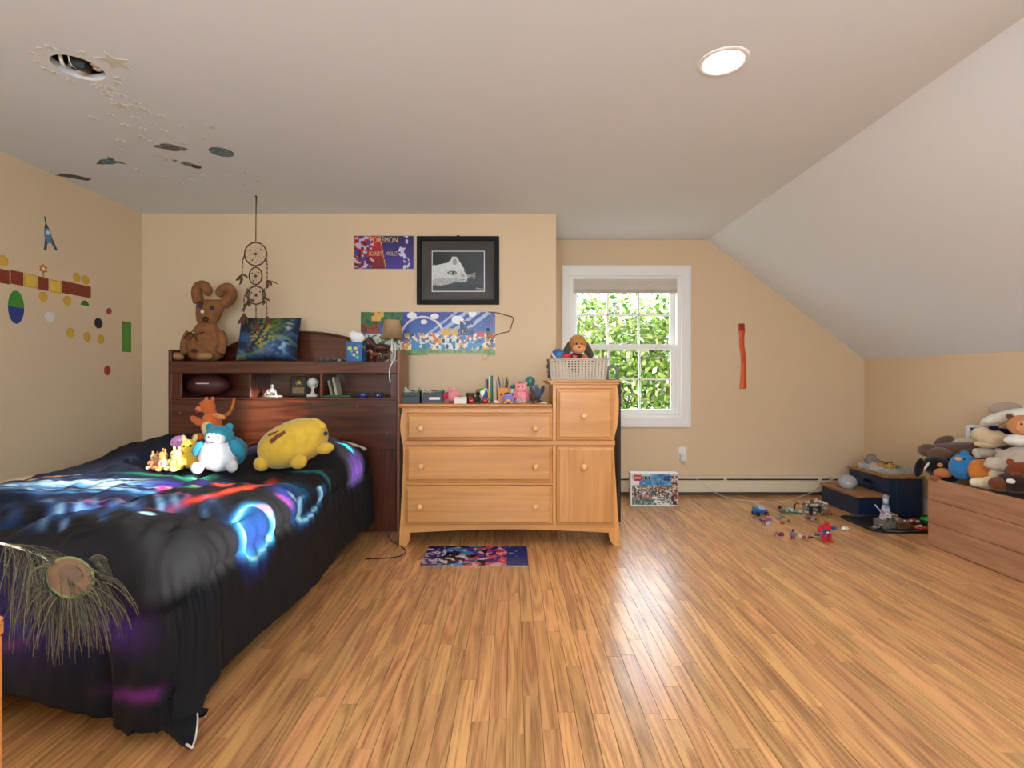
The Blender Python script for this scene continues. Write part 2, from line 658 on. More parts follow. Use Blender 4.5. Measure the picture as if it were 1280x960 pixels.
# dark loft over the two openings
mb = MB()
for (cx, cy) in ((HX, HY), (LX, LY)):
    mb.bb(cx-Q, cx+Q, cy-Q, cy+Q, H+0.24, H+0.26)
    mb.bb(cx-Q-0.01, cx-Q, cy-Q, cy+Q, H+0.02, H+0.26); mb.bb(cx+Q, cx+Q+0.01, cy-Q, cy+Q, H+0.02, H+0.26)
    mb.bb(cx-Q, cx+Q, cy-Q-0.01, cy-Q, H+0.02, H+0.26); mb.bb(cx-Q, cx+Q, cy+Q, cy+Q+0.01, H+0.02, H+0.26)
struct(mb.build('ceiling_loft', pm('loft_timber', '#7d5f48', 0.9, 0.15)))
nx_, nz_ = (H - ZK), (XR - XS)
ln = math.hypot(nx_, nz_); nx_, nz_ = nx_/ln*0.12, nz_/ln*0.12
ex = 0.12
dx, dz = (XR - XS)/ln*ex, (ZK - H)/ln*ex
mb = MB().prism([(XS, H), (XR + dx, ZK + dz), (XR + dx + nx_, ZK + dz + nz_), (XS + nx_, H + nz_), (XS - 0.1, H + 0.12), (XS-0.1, H+0.06)], YD + 0.02, 5.08)
struct(mb.build('ceiling_slope', ceil_m))

# windows
def sash(par, x0, x1, z0, z1, y, cols, rows, st=0.045, mt=0.018):
    s = MB()
    s.bb(x0, x0+st, y, y+0.035, z0, z1, 0.004); s.bb(x1-st, x1, y, y+0.035, z0, z1, 0.004)
    s.bb(x0+st-0.004, x1-st+0.004, y+0.001, y+0.034, z0+0.001, z0+st, 0.002); s.bb(x0+st-0.004, x1-st+0.004, y+0.001, y+0.034, z1-st, z1-0.001, 0.002)
    so = s.build('sash', white_m, par)
    gx0, gx1, gz0, gz1 = x0+st, x1-st, z0+st, z1-st
    for i in range(1, cols):
        xx = gx0 + (gx1-gx0)*i/cols
        MB().bb(xx-mt/2, xx+mt/2, y+0.006, y+0.028, gz0, gz1, 0.003).build('muntin', white_m, so)
    for i in range(1, rows):
        zz = gz0 + (gz1-gz0)*i/rows
        MB().bb(gx0, gx1, y+0.006, y+0.028, zz-mt/2, zz+mt/2, 0.003).build('muntin', white_m, so)
    for i in range(cols):
        for j in range(rows):
            a0 = gx0+(gx1-gx0)*i/cols; a1 = gx0+(gx1-gx0)*(i+1)/cols
            b0 = gz0+(gz1-gz0)*j/rows; b1 = gz0+(gz1-gz0)*(j+1)/rows
            MB().bb(a0, a1, y+0.015, y+0.018, b0, b1).build('pane', glass_mat(), so)
    return so
win = bpy.data.objects.new('window_1', None); COL.objects.link(win); struct(win)
win['label'] = 'white double hung sash window with grid panes in the alcove'
m = MB()
cw = 0.072
ox0, ox1, oz0, oz1 = 0.475, 1.695, 0.652, 2.186
m.bb(ox0, WX0+0.004, YW-0.022, YW+0.01, oz0, oz1, 0.006); m.bb(WX1-0.004, ox1, YW-0.022, YW+0.01, oz0, oz1, 0.006)
m.bb(WX0+0.003, WX1-0.003, YW-0.0215, YW+0.0098, WZ1-0.0042, oz1-0.001, 0.002); m.bb(WX0+0.003, WX1-0.003, YW-0.0215, YW+0.0098, oz0+0.001, WZ0+0.0042, 0.002)
m.bb(ox0-0.006, ox0+0.014, YW-0.032, YW, oz0-0.006, oz1+0.006, 0.004); m.bb(ox1-0.014, ox1+0.006, YW-0.032, YW, oz0-0.006, oz1+0.006, 0.004)
m.bb(ox0+0.013, ox1-0.013, YW-0.0315, YW-0.0005, oz1-0.0135, oz1+0.0055, 0.003); m.bb(ox0+0.013, ox1-0.013, YW-0.0315, YW-0.0005, oz0-0.0055, oz0+0.0135, 0.003)
m.build('casing', white_m, win)
m = MB()
m.bb(WX0-0.002, WX0+0.035, YW, 5.08, WZ0, WZ1); m.bb(WX1-0.035, WX1+0.002, YW, 5.08, WZ0, WZ1)
m.bb(WX0+0.034, WX1-0.034, YW+0.0005, 5.079, WZ1-0.03, WZ1+0.001); m.bb(WX0+0.034, WX1-0.034, YW+0.0005, 5.079, WZ0-0.001, WZ0+0.03)
m.build('jamb', white_m, win)
zm = 1.41
sash(win, WX0+0.035, WX1-0.035, zm-0.02, WZ1-0.03, YW+0.075, 3, 2)
sash(win, WX0+0.035, WX1-0.035, WZ0+0.03, zm+0.035, YW+0.035, 3, 2, st=0.05)
MB().bb(1.04, 1.10, YW+0.012, YW+0.04, zm+0.025, zm+0.045, 0.004).build('latch', white_m, win)
for nm, (y0, y1, z0, z1) in (('window_2', (DY0, DY1, DZ0, DZ1)),):
    o = bpy.data.objects.new(nm, None); COL.objects.link(o); struct(o)
    m = MB()
    for (a, b) in ((y0-0.08, y0+0.03), (y1-0.03, y1+0.08)):
        m.bb(3.385, 3.45, a, b, z0-0.08, z1+0.08, 0.004)
    m.bb(3.385, 3.45, y0, y1, z0-0.08, z0+0.02, 0.004); m.bb(3.385, 3.45, y0, y1, z1-0.01, z1+0.08, 0.004)
    m.build('window_frame', white_m, o)
    MB().bb(3.40, 3.47, -0.62, 0.14, z0, z1, 0.004).build('upright_divider', white_m, o)  # wide unseen block between the panes, added to limit the sun on the bed
    MB().bb(3.402, 3.468, y0, -0.618, 2.07, z1, 0.004).build('sun_stop_panel', white_m, o)  # unseen panel, added to keep sun off the left wall
    MB().bb(3.455, 3.458, y0, y1, z0, z1).build('pane', glass_mat(), o)
o = bpy.data.objects.new('window_3', None); COL.objects.link(o); struct(o)
m = MB()
m.bb(RX0-0.08, RX0+0.02, -1.65, -1.585, RZ0-0.08, RZ1+0.08, 0.004); m.bb(RX1-0.02, RX1+0.08, -1.65, -1.585, RZ0-0.08, RZ1+0.08, 0.004)
m.bb(RX0, RX1, -1.65, -1.585, RZ0-0.08, RZ0+0.02, 0.004); m.bb(RX0, RX1, -1.65, -1.585, RZ1-0.02, RZ1+0.08, 0.004)
m.bb(-0.24, -0.16, -1.65, -1.6, RZ0, RZ1, 0.004)
m.build('window_frame', white_m, o)
MB().bb(RX0, RX1, -1.66, -1.657, RZ0, RZ1).build('pane', glass_mat(), o)

# pleated blind drawn up under the window head
bl = thing('window_blind', 'pale pleated blind gathered up at the top of the white window', 'blind', (1.078, YW+0.02, 1.945))
bm_ = pm('blind_fabric', '#cfc6ba', 0.7, 0.03)
bx0, bx1 = -(WX1-WX0)/2+0.038, (WX1-WX0)/2-0.038
MB().bb(bx0, bx1, -0.028, 0.012, 0.095, 0.122, 0.004).build('headrail', bm_, bl)
for k in range(5):
    MB().prism([(-0.026, 0.022+k*0.0146), (-0.030, 0.029+k*0.0146), (-0.026, 0.0362+k*0.0146), (0.008, 0.0362+k*0.0146), (0.008, 0.022+k*0.0146)], bx0, bx1, 'X').build('pleat', bm_, bl)
MB().bb(bx0, bx1, -0.03, 0.012, -0.012, 0.0225, 0.004).build('bottom_rail', pm('blind_rail', '#b7aca0', 0.5), bl)

# skirting on the knee wall
MB().bb(XR-0.014, XR, YD+0.1, YW, 0.0, 0.13, 0.004).build('baseboard_right', white_m)['kind'] = 'structure'
MB().bb(XL, XL+0.014, Y0, YB, 0.0, 0.11, 0.004).build('baseboard_left', white_m)['kind'] = 'structure'

# baseboard heater along the alcove wall
hb = thing('baseboard_heater', 'long cream metal baseboard heater under the window along the floor', 'heater', (0, YW, 0))
hm = pm('heater_enamel', '#d9cbb2', 0.4, 0.02)
dk = pm('dark_gap', '#1a1613', 0.8)
hx0, hx1 = XJ + 0.01, 3.34
MB().bb(hx0, hx1, -0.062, -0.052, 0.035, 0.146, 0.002).build('front_panel', hm, hb)
MB().prism([(-0.0, 0.19), (-0.0, 0.178), (-0.05, 0.168), (-0.055, 0.160), (-0.060, 0.163), (-0.056, 0.176)], hx0, hx1, 'X').build('top_hood', hm, hb)
fin_m = pm('heater_fins', '#62605d', 0.5, 0.1, 60, metal=0.6)
MB().bb(hx0, hx1, -0.044, -0.010, 0.045, 0.115).build('fin_core', fin_m, hb)
MB().bb(hx0, hx1, -0.006, 0.0, 0.0, 0.185).build('back_plate', fin_m, hb)
for k in (0.9, 2.0, 2.9):
    MB().bb(k, k+0.03, -0.058, -0.05, 0.146, 0.166).build('damper_clip', hm, hb)
# smaller heater behind the dresser and the headboard
hb2 = thing('baseboard_heater', 'cream metal baseboard heater behind the wooden dresser and dark headboard', 'heater', (0, YB, 0))
MB().bb(-2.9, XJ-0.02, -0.062, -0.052, 0.035, 0.146, 0.002).build('front_panel', hm, hb2)
MB().prism([(-0.0, 0.19), (-0.0, 0.178), (-0.05, 0.168), (-0.055, 0.160), (-0.060, 0.163), (-0.056, 0.176)], -2.9, XJ-0.02, 'X').build('top_hood', hm, hb2)
MB().bb(-2.9, XJ-0.02, -0.044, -0.010, 0.045, 0.115).build('fin_core', fin_m, hb2)
MB().bb(-2.9, XJ-0.02, -0.006, 0.0, 0.0, 0.185).build('back_plate', fin_m, hb2)

# outlet, charger and its cord
ot = thing('wall_outlet', 'white double wall outlet beneath the window side', 'outlet', (1.626, YW, 0.395))
MB().box((0, -0.003, 0), (0.074, 0.006, 0.12), 0.002).build('cover_plate', white_m, ot)
MB().box((0, -0.0065, 0.028), (0.034, 0.003, 0.032), 0.001).build('socket', white_m, ot)
sk = MB()
for dx in (-0.007, 0.007):
    sk.box((dx, -0.0082, 0.031), (0.0025, 0.001, 0.009))
sk.box((0, -0.0082, 0.020), (0.004, 0.001, 0.004))
sk.build('socket_slots', dk, ot)
ch = thing('phone_charger', 'white plug-in charger in the wall outlet with a thin trailing cable', 'charger', (1.626, YW-0.006, 0.36))
MB().box((0, -0.022, 0), (0.062, 0.044, 0.075), 0.005).build('charger_body', pm('charger_white', '#d8d6d2', 0.4), ch)
MB().box((0.0, -0.022, -0.046), (0.03, 0.02, 0.02), 0.003).build('cable_plug', pm('cable_tan', '#b49a80', 0.5), ch)
pts = []
path = [W(853, 578, 4.86), W(866, 594, 4.84), W(880, 606, 4.80), W(893, 615, 4.76), W(905, 620.5, 4.72), W(920, 624, 4.66), W(945, 626.5, 4.60), W(970, 627.5, 4.55), W(990, 624, 4.62), W(1008, 618, 4.72), W(1020, 612, 4.76), W(1033, 602, 4.66), W(1046, 598, 4.56), W(1056, 601, 4.48)]
def smooth_path(P, n=8):
    out = []
    P = [Vector(p) for p in P]
    for i in range(len(P)-1):
        p0 = P[max(i-1, 0)]; p1 = P[i]; p2 = P[i+1]; p3 = P[min(i+2, len(P)-1)]
        for k in range(n):
            t = k / n
            out.append(0.5*((2*p1) + (p2-p0)*t + (2*p0-5*p1+4*p2-p3)*t*t + (3*p1-p0-3*p2+p3)*t**3))
    out.append(P[-1])
    return out
pp = smooth_path(path)
for p in pp: p.z = max(p.z, 0.004)
off = Vector((1.626, YW-0.006, 0.36))
MB().tube([p - off for p in pp], 0.0032, 6).build('cable', pm('cable_cream', '#d9cdb8', 0.5), ch)

# recessed ceiling light
rl = thing('recessed_light', 'round lit recessed downlight with white trim ring in the ceiling', 'ceiling light', (LX, LY, H))
MB().lathe([(0.080, -0.001), (0.082, -0.005), (0.096, -0.006), (0.102, -0.003), (0.103, 0.0), (0.092, 0.002), (0.085, 0.01)], 36, cap=False).build('trim_ring', white_m, rl)
MB().lathe([(0.0, 0.0), (0.06, -0.001), (0.081, -0.002)], 36, cap=False).build('lens', emat('lamp_lens', (1.0, 0.95, 0.88), 14), rl)
MB().lathe([(0.082, 0.0), (0.085, 0.08), (0.0, 0.09)], 24, cap=False).build('housing', pm('can_metal', '#8a8a88', 0.5, metal=0.6), rl)
lo = lamp('recessed_lamp', 'AREA', (LX, LY, H-0.012), (0, 0, -1), 16, (1.0, 0.93, 0.84), shape='DISK', size=0.16)

# the old fixture hole: junction box and loose wires
jb = thing('junction_box', 'ragged round hole in the ceiling with loose wires and dark junction box', 'junction box', (HX, HY, H))
MB().box((0.015, 0.0, 0.045), (0.055, 0.075, 0.10), 0.003, rot=(0.25, 0.2, 0.4)).build('box_body', pm('box_black', '#0d0c0c', 0.5), jb)
MB().box((0.05, 0.06, 0.09), (0.16, 0.06, 0.06), 0.004).build('joist', wood('loft_joist', '#b98a6c', '#7d5844', 'X', 0.8), jb)
MB().tube(smooth_path([(-0.075, 0.05, 0.10), (-0.055, 0.02, 0.02), (-0.04, -0.03, 0.0), (-0.02, -0.07, 0.03)]), 0.007, 8).build('wire', pm('wire_white', '#ece8e2', 0.5), jb)
MB().tube(smooth_path([(-0.03, 0.05, 0.06), (-0.01, 0.0, 0.0), (0.01, -0.05, -0.012), (0.02, -0.075, 0.01)]), 0.0022, 6).build('wire', pm('wire_white', '#ece8e2', 0.5), jb)
for k, (x, y) in enumerate(((-0.03, 0.055), (0.075, 0.0), (0.06, 0.03))):
    MB().ell((x, y, 0.02), (0.022, 0.016, 0.014), lump=0.25, seed=k).build('wire_nut', pm('insulation', '#cdbcb2', 0.9), jb)

# ------------------------------------------------------------------ ceiling stickers
def cz(px, py):
    Y = (H - CAMH) * F / (472 - py)
    return ((px - 641) * Y / F, Y)
star_m = pm('glow_star_vinyl', '#d3d4c6', 0.6, 0.03)
def star_mesh(r):
    poly = []
    for i in range(10):
        a = PI/2 + i*PI/5
        q = r if i % 2 == 0 else r*0.42
        poly.append((q*math.cos(a), q*math.sin(a)))
    return poly
proto = {}
def star(px, py, r, label, group):
    x, y = cz(px, py)
    key = round(r, 3)
    if key not in proto:
        o = MB().prism(star_mesh(r), -0.0018, 0.0005, 'Z').build('star_sticker', star_m)
        proto[key] = o
    else:
        o = proto[key].copy(); COL.objects.link(o)
    o.location = (x, y, H)
    o.rotation_euler = (0, 0, random.uniform(0, 6.28))
    tag(o, label, 'sticker', group)
big = 'pale glow star sticker on ceiling, largest of them, beside the open hole'
star(143, 77, 0.068, big, None)
star(152, 132, 0.045, 'medium pale glow star sticker on ceiling amid the dense small stars', None)
star(265, 159, 0.036, 'medium pale glow star sticker on ceiling near the blue planet', None)
small = [(51, 61), (40, 66), (48, 77), (63, 59), (104, 66), (57, 86), (69, 91), (87, 100), (116, 107), (122, 106), (148, 98), (147, 104),
         (137, 109), (131, 114), (145, 117), (138, 112), (134, 119), (153, 119), (142, 126), (165, 131), (171, 128), (176, 135), (184, 139),
         (138, 143), (117, 147), (170, 147), (156, 156), (179, 161), (192, 154), (202, 145), (204, 163), (190, 177), (181, 138), (228, 179),
         (229, 158), (255, 172), (233, 190), (173, 212), (176, 170), (151, 176), (251, 202), (286, 184), (299, 202), (322, 226), (304, 230),
         (284, 219), (260, 229), (255, 220), (240, 225), (226, 229), (207, 221), (210, 187), (152, 187), (306, 214)]
rs = random.Random(4)
for px, py in small:
    star(px, py, rs.choice((0.016, 0.019, 0.022)), 'tiny pale glow star sticker among the cluster on the ceiling', 'small glow stars on the ceiling')
# crescent moon sticker
x, y = cz(199, 197)
poly = []
for i in range(13):
    a = -PI*0.45 + i*PI*0.9/12; poly.append((0.045*math.cos(a), 0.045*math.sin(a)))
for i in range(11):
    a = PI*0.40 - i*PI*0.8/10; poly.append((-0.012+0.042*math.cos(a), 0.038*math.sin(a)))
o = MB().prism(poly, -0.0018, 0.0005, 'Z').build('moon_sticker', star_m, loc=(x, y, H))
tag(o, 'pale crescent moon sticker on ceiling among glow stars', 'sticker')

def disc_sticker(name, label, px, py, rx, ry, rz, cols, ring=None, extra=None):
    """printed ceiling decal: a banded disc; a ring or fins may stick out"""
    x, y = cz(px, py)
    t = thing(name, label, 'sticker', (x, y, H), rz)
    mb = MB()
    n, k = 28, 8
    for j in range(k):
        r0, r1 = j/k, (j+1)/k
        for i in range(n):
            a0, a1 = 2*PI*i/n, 2*PI*(i+1)/n
            yy = (r0+r1)/2*math.sin((a0+a1)/2)
            v = math.sin(yy*11+1.5*math.cos(a0*2)*r0)+0.6*math.sin(a0*3+j)
            c = cols[0] if v > 0.5 else (cols[1] if v > -0.5 else cols[2])
            mb.add([(rx*r0*math.cos(a0), ry*r0*math.sin(a0), -0.0015), (rx*r1*math.cos(a0), ry*r1*math.sin(a0), -0.0015),
                    (rx*r1*math.cos(a1), ry*r1*math.sin(a1), -0.0015), (rx*r0*math.cos(a1), ry*r0*math.sin(a1), -0.0015)], [(0, 1, 2, 3)], C(c))
    mb.lathe([(1, -0.0015), (1, 0.0004), (0, 0.0004)], n, cap=False, col=C(cols[1]), sx=rx, sy=ry)
    mb.build('decal_disc', vcm('decal_print', 0.5), t)
    if ring:
        MB().lathe([(ring[0], -0.003), (ring[1], -0.003), (ring[1], -0.0018), (ring[0], -0.0018)], 32, cap=False, sx=1, sy=0.32).build('decal_ring', pm(name+'_ring', ring[2], 0.5), t)
    for nm, poly, hx in (extra or ()):
        MB().prism(poly, -0.0026, -0.0006, 'Z').build(nm, pm(nm+hx[1:], hx, 0.5), t)
    return t
disc_sticker('planet_sticker', 'round blue grey planet sticker on ceiling nearest the dreamcatcher', 277, 190, 0.066, 0.066, 0.3, ('#7d94a3', '#5f7685', '#465966'))
disc_sticker('planet_sticker', 'grey ringed planet sticker on ceiling beside the blue planet', 213, 184, 0.05, 0.05, 0.2, ('#8d8a88', '#75726f', '#5c5957'), ring=(0.06, 0.088, '#6f6b69'))
disc_sticker('moon_rover_sticker', 'small black and grey satellite sticker on ceiling with dark wheel', 235, 205, 0.04, 0.03, 0.9, ('#a7a6a4', '#4c4a49', '#77757a'), extra=(('decal_wheel', [(0.03*math.cos(a*PI/6)+0.045, 0.03*math.sin(a*PI/6)) for a in range(12)], '#1d1b1c'), ('decal_dish', [(-0.085, 0.0), (-0.075, 0.02), (-0.06, 0.01), (-0.062, -0.012)], '#6b696b')))
disc_sticker('spacecraft_sticker', 'teal spacecraft sticker on ceiling with stubby fins', 135, 202, 0.058, 0.036, -0.3, ('#7fa0ab', '#4e7684', '#2d4c5a'), extra=(('decal_nose', [(-0.055, 0.02), (-0.1, 0.0), (-0.055, -0.02)], '#33505c'), ('decal_fin', [(0.03, 0.02), (0.075, 0.06), (0.07, 0.01)], '#6a5560'), ('decal_fin', [(0.03, -0.02), (0.075, -0.055), (0.07, -0.01)], '#3c5a66')))
disc_sticker('shuttle_sticker', 'dark charcoal winged sticker on ceiling close to the left wall', 90, 220, 0.07, 0.03, 0.5, ('#4a4846', '#37332f', '#5d5a57'), extra=(('decal_wing', [(-0.09, 0.03), (0.07, 0.05), (0.1, 0.0), (0.0, -0.03)], '#3b3836'),))

# ------------------------------------------------------------------ decals on the left wall
def lw(px, py):
    Y = -XL * F / (641 - px)
    return (XL, Y, CAMH - (py - 472) * Y / F)
def wall_decal(name, label, px, py, polys, group=None, rx=0.0):
    """polys: (partname, [(y,z)...], hex) stacked slightly proud of the left wall"""
    x, y, z = lw(px, py)
    if len(polys) == 1:
        nm, poly, hx = polys[0]
        o = MB().prism(poly, -0.0004, 0.0016, 'X').build(name, pm('decal'+hx[1:], hx, 0.5, 0.05), loc=(x, y, z), rot=(rx, 0, 0))
        return tag(o, label, 'decal', group)
    t = thing(name, label, 'decal', (x, y, z), group=group, rot=(rx, 0, 0))
    for k, (nm, poly, hx) in enumerate(polys):
        MB().prism(poly, -0.0004, 0.0014 + 0.0006*k, 'X').build(nm, pm('decal'+hx[1:], hx, 0.5, 0.05), t)
    return t
def circ(r, n=18, cy=0, cz_=0, ry=None):
    return [(cy + r*math.cos(2*PI*i/n), cz_ + (ry or r)*math.sin(2*PI*i/n)) for i in range(n)]
def rect(w2, h2, cy=0, cz_=0):
    return [(cy-w2/2, cz_-h2/2), (cy+w2/2, cz_-h2/2), (cy+w2/2, cz_+h2/2), (cy-w2/2, cz_+h2/2)]
# rocket
wall_decal('rocket_decal', 'small blue rocket decal high on the left wall, tilted', 60, 295, [
    ('rocket_body', [(0.02, -0.045), (-0.02, -0.045), (-0.027, 0.0), (-0.016, 0.05), (0, 0.085), (0.016, 0.05), (0.027, 0.0)], '#5d7f95'),
    ('rocket_nose', [(-0.016, 0.05), (0, 0.085), (0.016, 0.05)], '#26343f'),
    ('rocket_fin', [(-0.024, -0.01), (-0.05, -0.09), (-0.034, -0.09), (-0.016, -0.045)], '#34485a'),
    ('rocket_fin', [(0.024, -0.01), (0.05, -0.09), (0.034, -0.09), (0.016, -0.045)], '#34485a'),
    ('porthole', circ(0.014, 14, 0, 0.02), '#c9d6dc'),
    ('antenna', rect(0.004, 0.04, 0, 0.1), '#26343f')], rx=0.22)
# coins: plain yellow discs
for px, py, lbl in ((4, 326, 'standing above the start of the brick row'), (96, 347, 'above the long brick decal, farther from room corner'), (107, 350, 'above the long brick decal, nearer the room corner'),
                    (54, 371, 'below the dark red brick decal'), (84, 376, 'below the long brick decal'), (88, 416, 'nearest the white rounded decal in lowest row of three'), (109, 421, 'in the middle of the lowest row of three'), (126, 424, 'nearest the green rectangle in lowest row of three')):
    wall_decal('round_decal', 'golden round decal ' + lbl, px, py, [
        ('decal_face', circ(0.030, 20, ry=0.033), '#c99a2e'), ('decal_center', circ(0.026, 18, ry=0.029), '#d3a538')], 'golden round decals on the left wall')
# row of brick pattern and yellow squares
def brick_decal(px0, px1, pyt, pyb, label):
    xm = (px0+px1)/2
    x, y, z = lw(xm, (pyt+pyb)/2)
    y0 = lw(px0, 0)[1]; y1 = lw(px1, 0)[1]
    hh = 0.082
    t = thing('brick_decal', label, 'decal', (x, y, z))
    wd = y1 - y0
    MB().prism(rect(wd, hh), -0.0004, 0.0012, 'X').build('decal_backing', pm('decal_mortar', '#4f1c12', 0.5), t)
    rows = 4; rh = hh/rows
    for r in range(rows):
        yy = -wd/2 - (0.024 if r % 2 else 0)
        while yy < wd/2 - 0.002:
            a = max(yy, -wd/2) + 0.0012; b = min(yy+0.048, wd/2) - 0.0012
            if b - a > 0.004:
                MB().prism([(a, -hh/2+r*rh+0.0012), (b, -hh/2+r*rh+0.0012), (b, -hh/2+(r+1)*rh-0.0012), (a, -hh/2+(r+1)*rh-0.0012)], 0.001, 0.002, 'X').build('brick', pm('decal_brick', '#8c3a22', 0.5, 0.1), t)
            yy += 0.048
brick_decal(-14, 12, 336, 353, 'red brick pattern decal at start of the row beside the short one')
brick_decal(13.5, 29, 338, 357, 'short red brick pattern decal touching a yellow square on left wall')
brick_decal(77.5, 114, 352, 372, 'long red brick pattern decal on the left wall')
brick_decal(47, 60.5, 346, 363, 'dark red brick decal between the two yellow square decals')
for px, py, lb in ((38, 351, 'plain yellow square decal beside the short brick decal on wall'), (69, 358, 'plain yellow square decal touching the long brick decal')):
    wall_decal('square_decal', lb, px, py, [('decal_face', rect(0.082, 0.082), '#d0a12f'), ('decal_inner', rect(0.068, 0.068), '#dfba4c')])
wall_decal('flower_decal', 'plain small orange flower decal with cream middle above the bricks', 54, 338, [
    ('petals', [((0.032 if i % 2 else 0.022)*math.cos(2*PI*i/12), 0.01 + (0.032 if i % 2 else 0.022)*math.sin(2*PI*i/12)) for i in range(12)], '#c46a22'), ('petal_center', circ(0.012, 14, 0, 0.01), '#ead9a8'), ('stem', rect(0.006, 0.03, 0, -0.03), '#7f8f35')])
wall_decal('two_tone_decal', 'plain oval decal, green above and blue below, under the bricks', 20, 384, [
    ('decal_top', [(0.05*math.cos(PI*i/12), 0.10*math.sin(PI*i/12)) for i in range(13)], '#3f8a2e'),
    ('decal_lower', [(0.05*math.cos(PI+PI*i/12), 0.10*math.sin(PI+PI*i/12)) for i in range(13)], '#2b3f86')])
wall_decal('oval_decal', 'plain white oval decal under the golden decals', 62, 396, [('decal_face', circ(0.036, 18, 0, 0, 0.032), '#ddd9d2')])
wall_decal('oval_decal', 'plain green oval decal with cream lower edge on the wall', 106, 382, [('decal_face', circ(0.034, 18, 0, 0, 0.036), '#d9c49a'), ('decal_top', [(0.034*math.cos(PI*i/12), 0.036*math.sin(PI*i/12)) for i in range(13)], '#3f7a33')])
wall_decal('oval_decal', 'plain red oval decal with pale rim near the green rectangle', 136, 389, [('decal_face', circ(0.036, 18, 0, 0, 0.03), '#dcd3c4'), ('decal_inner', circ(0.029, 18, 0, 0, 0.024), '#a82c26')], rx=0.9)
wall_decal('oval_decal', 'plain dark navy oval decal beside the golden decals', 123, 404, [('decal_face', circ(0.036, 18, 0, 0, 0.038), '#1f2338')])
wall_decal('strip_decal', 'plain green upright rectangular decal near the room corner', 158, 421, [('decal_face', rect(0.096, 0.235), '#4f8a2c')])
wall_decal('oval_decal', 'tiny plain red oval decal low beside the headboard', 134, 464, [('decal_face', circ(0.030, 16, 0, 0.006, 0.036), '#a83128')])

# ------------------------------------------------------------------ pictures on the back wall
poster_m = vcm('poster_print', 0.4)
def L3(a, b, t): return tuple(x + (y - x) * t for x, y in zip(a, b))
RED, PUR, DPUR, GOLD = C('#a01c28'), C('#3b2a7d'), C('#1c1440'), C('#d9b25a')
def poster1(u, v):
    d = u - (0.53 - 0.10 * v)
    if abs(d) < 0.006: return C('#c9a45c')
    if d < 0:
        c = L3(C('#5a0d18'), C('#c2202e'), min(1, max(0, 0.25 + 0.8 * v - 0.3 * u)))
        q = math.sin(14 * u + 9 * v) + math.sin(23 * u - 17 * v)
        n_ = float(vnoise(u*22, v*16))
        if u < 0.32 and n_ > 0.66: c = C('#b9b4cc')
        if u < 0.30 and n_ < 0.30: c = C('#3a0c1c')
        if u < 0.26 and q < -1.0: c = C('#4a2c86')
        return c
    c = L3(C('#1a1240'), C('#4a3596'), min(1, max(0, 0.9 - 0.8 * v)))
    q = math.sin(12 * u - 8 * v) + math.sin(19 * u + 15 * v)
    if u > 0.72 and abs(u-0.84-0.05*math.sin(v*9)) < 0.05 and float(vnoise(u*26, v*14)) > 0.45: c = C('#c9c4e4')
    return c
def wall_pic(name, label, cat, px0, px1, py0, py1, Yb):
    a = W(px0, py0, Yb); b = W(px1, py1, Yb)
    t = thing(name, label, cat, ((a.x+b.x)/2, Yb, (a.z+b.z)/2))
    return t, b.x - a.x, a.z - b.z
t, wd, ht = wall_pic('poster', 'small red and purple split poster left of the framed cat picture', 'poster', 443, 517, 295, 336, YB-0.002)
grid_print(wd, ht, 74, 42, poster1).build('printed_sheet', poster_m, t)
gm = pm('poster_gold', '#d9bd77', 0.5)
text('title_lettering', 'POKÉMON', 0.062, gm, t, (0.0, -0.0025, ht*0.37), sx=0.75)
text('lettering', 'SCARLET', 0.046, gm, t, (-wd*0.145, -0.0025, -0.012), sx=0.56)
text('lettering', 'VIOLET', 0.046, gm, t, (wd*0.135, -0.0025, -0.012), sx=0.62)
MB().box((0, 0.0008, 0), (wd+0.012, 0.002, ht+0.012)).build('clear_sleeve', pm('sleeve_grey', '#b9a98f', 0.3), t)

# framed photograph of a white cat
t, wd, ht = wall_pic('picture_frame', 'black framed photograph of a white cat with dark mat', 'picture', 521.5, 624, 296, 381, YB)
fm = pm('frame_black', '#0c0b0b', 0.6, spec=0.25)
fw = 0.036
m = MB()
m.box((-wd/2+fw/2, -0.014, 0), (fw, 0.028, ht), 0.004); m.box((wd/2-fw/2, -0.014, 0), (fw, 0.028, ht), 0.004)
m.box((0, -0.0138, ht/2-fw/2), (wd-2*fw+0.006, 0.0276, fw-0.001), 0.003); m.box((0, -0.0138, -ht/2+fw/2), (wd-2*fw+0.006, 0.0276, fw-0.001), 0.003)
m.build('frame', fm, t)
MB().box((0, -0.006, 0), (wd-0.04, 0.008, ht-0.04)).build('mat_board', pm('mat_charcoal', '#47423f', 0.9), t)
cx, czz = (573-572.75)*YB/F, (338.5-339.5)*YB/F
cw_, chh = 64*YB/F, 49*YB/F
MB().box((cx, -0.0105, czz), (cw_+0.012, 0.002, chh+0.012)).build('white_border', white_m, t)
CATP = [(-0.1, 0.66), (0.12, 0.66), (0.25, 0.70), (0.33, 0.75), (0.40, 0.88), (0.46, 0.86), (0.54, 0.72), (0.60, 0.58), (0.65, 0.44), (0.68, 0.36), (0.66, 0.24), (0.58, 0.21), (0.50, 0.23), (0.35, 0.19), (0.2, 0.14), (-0.1, 0.16)]
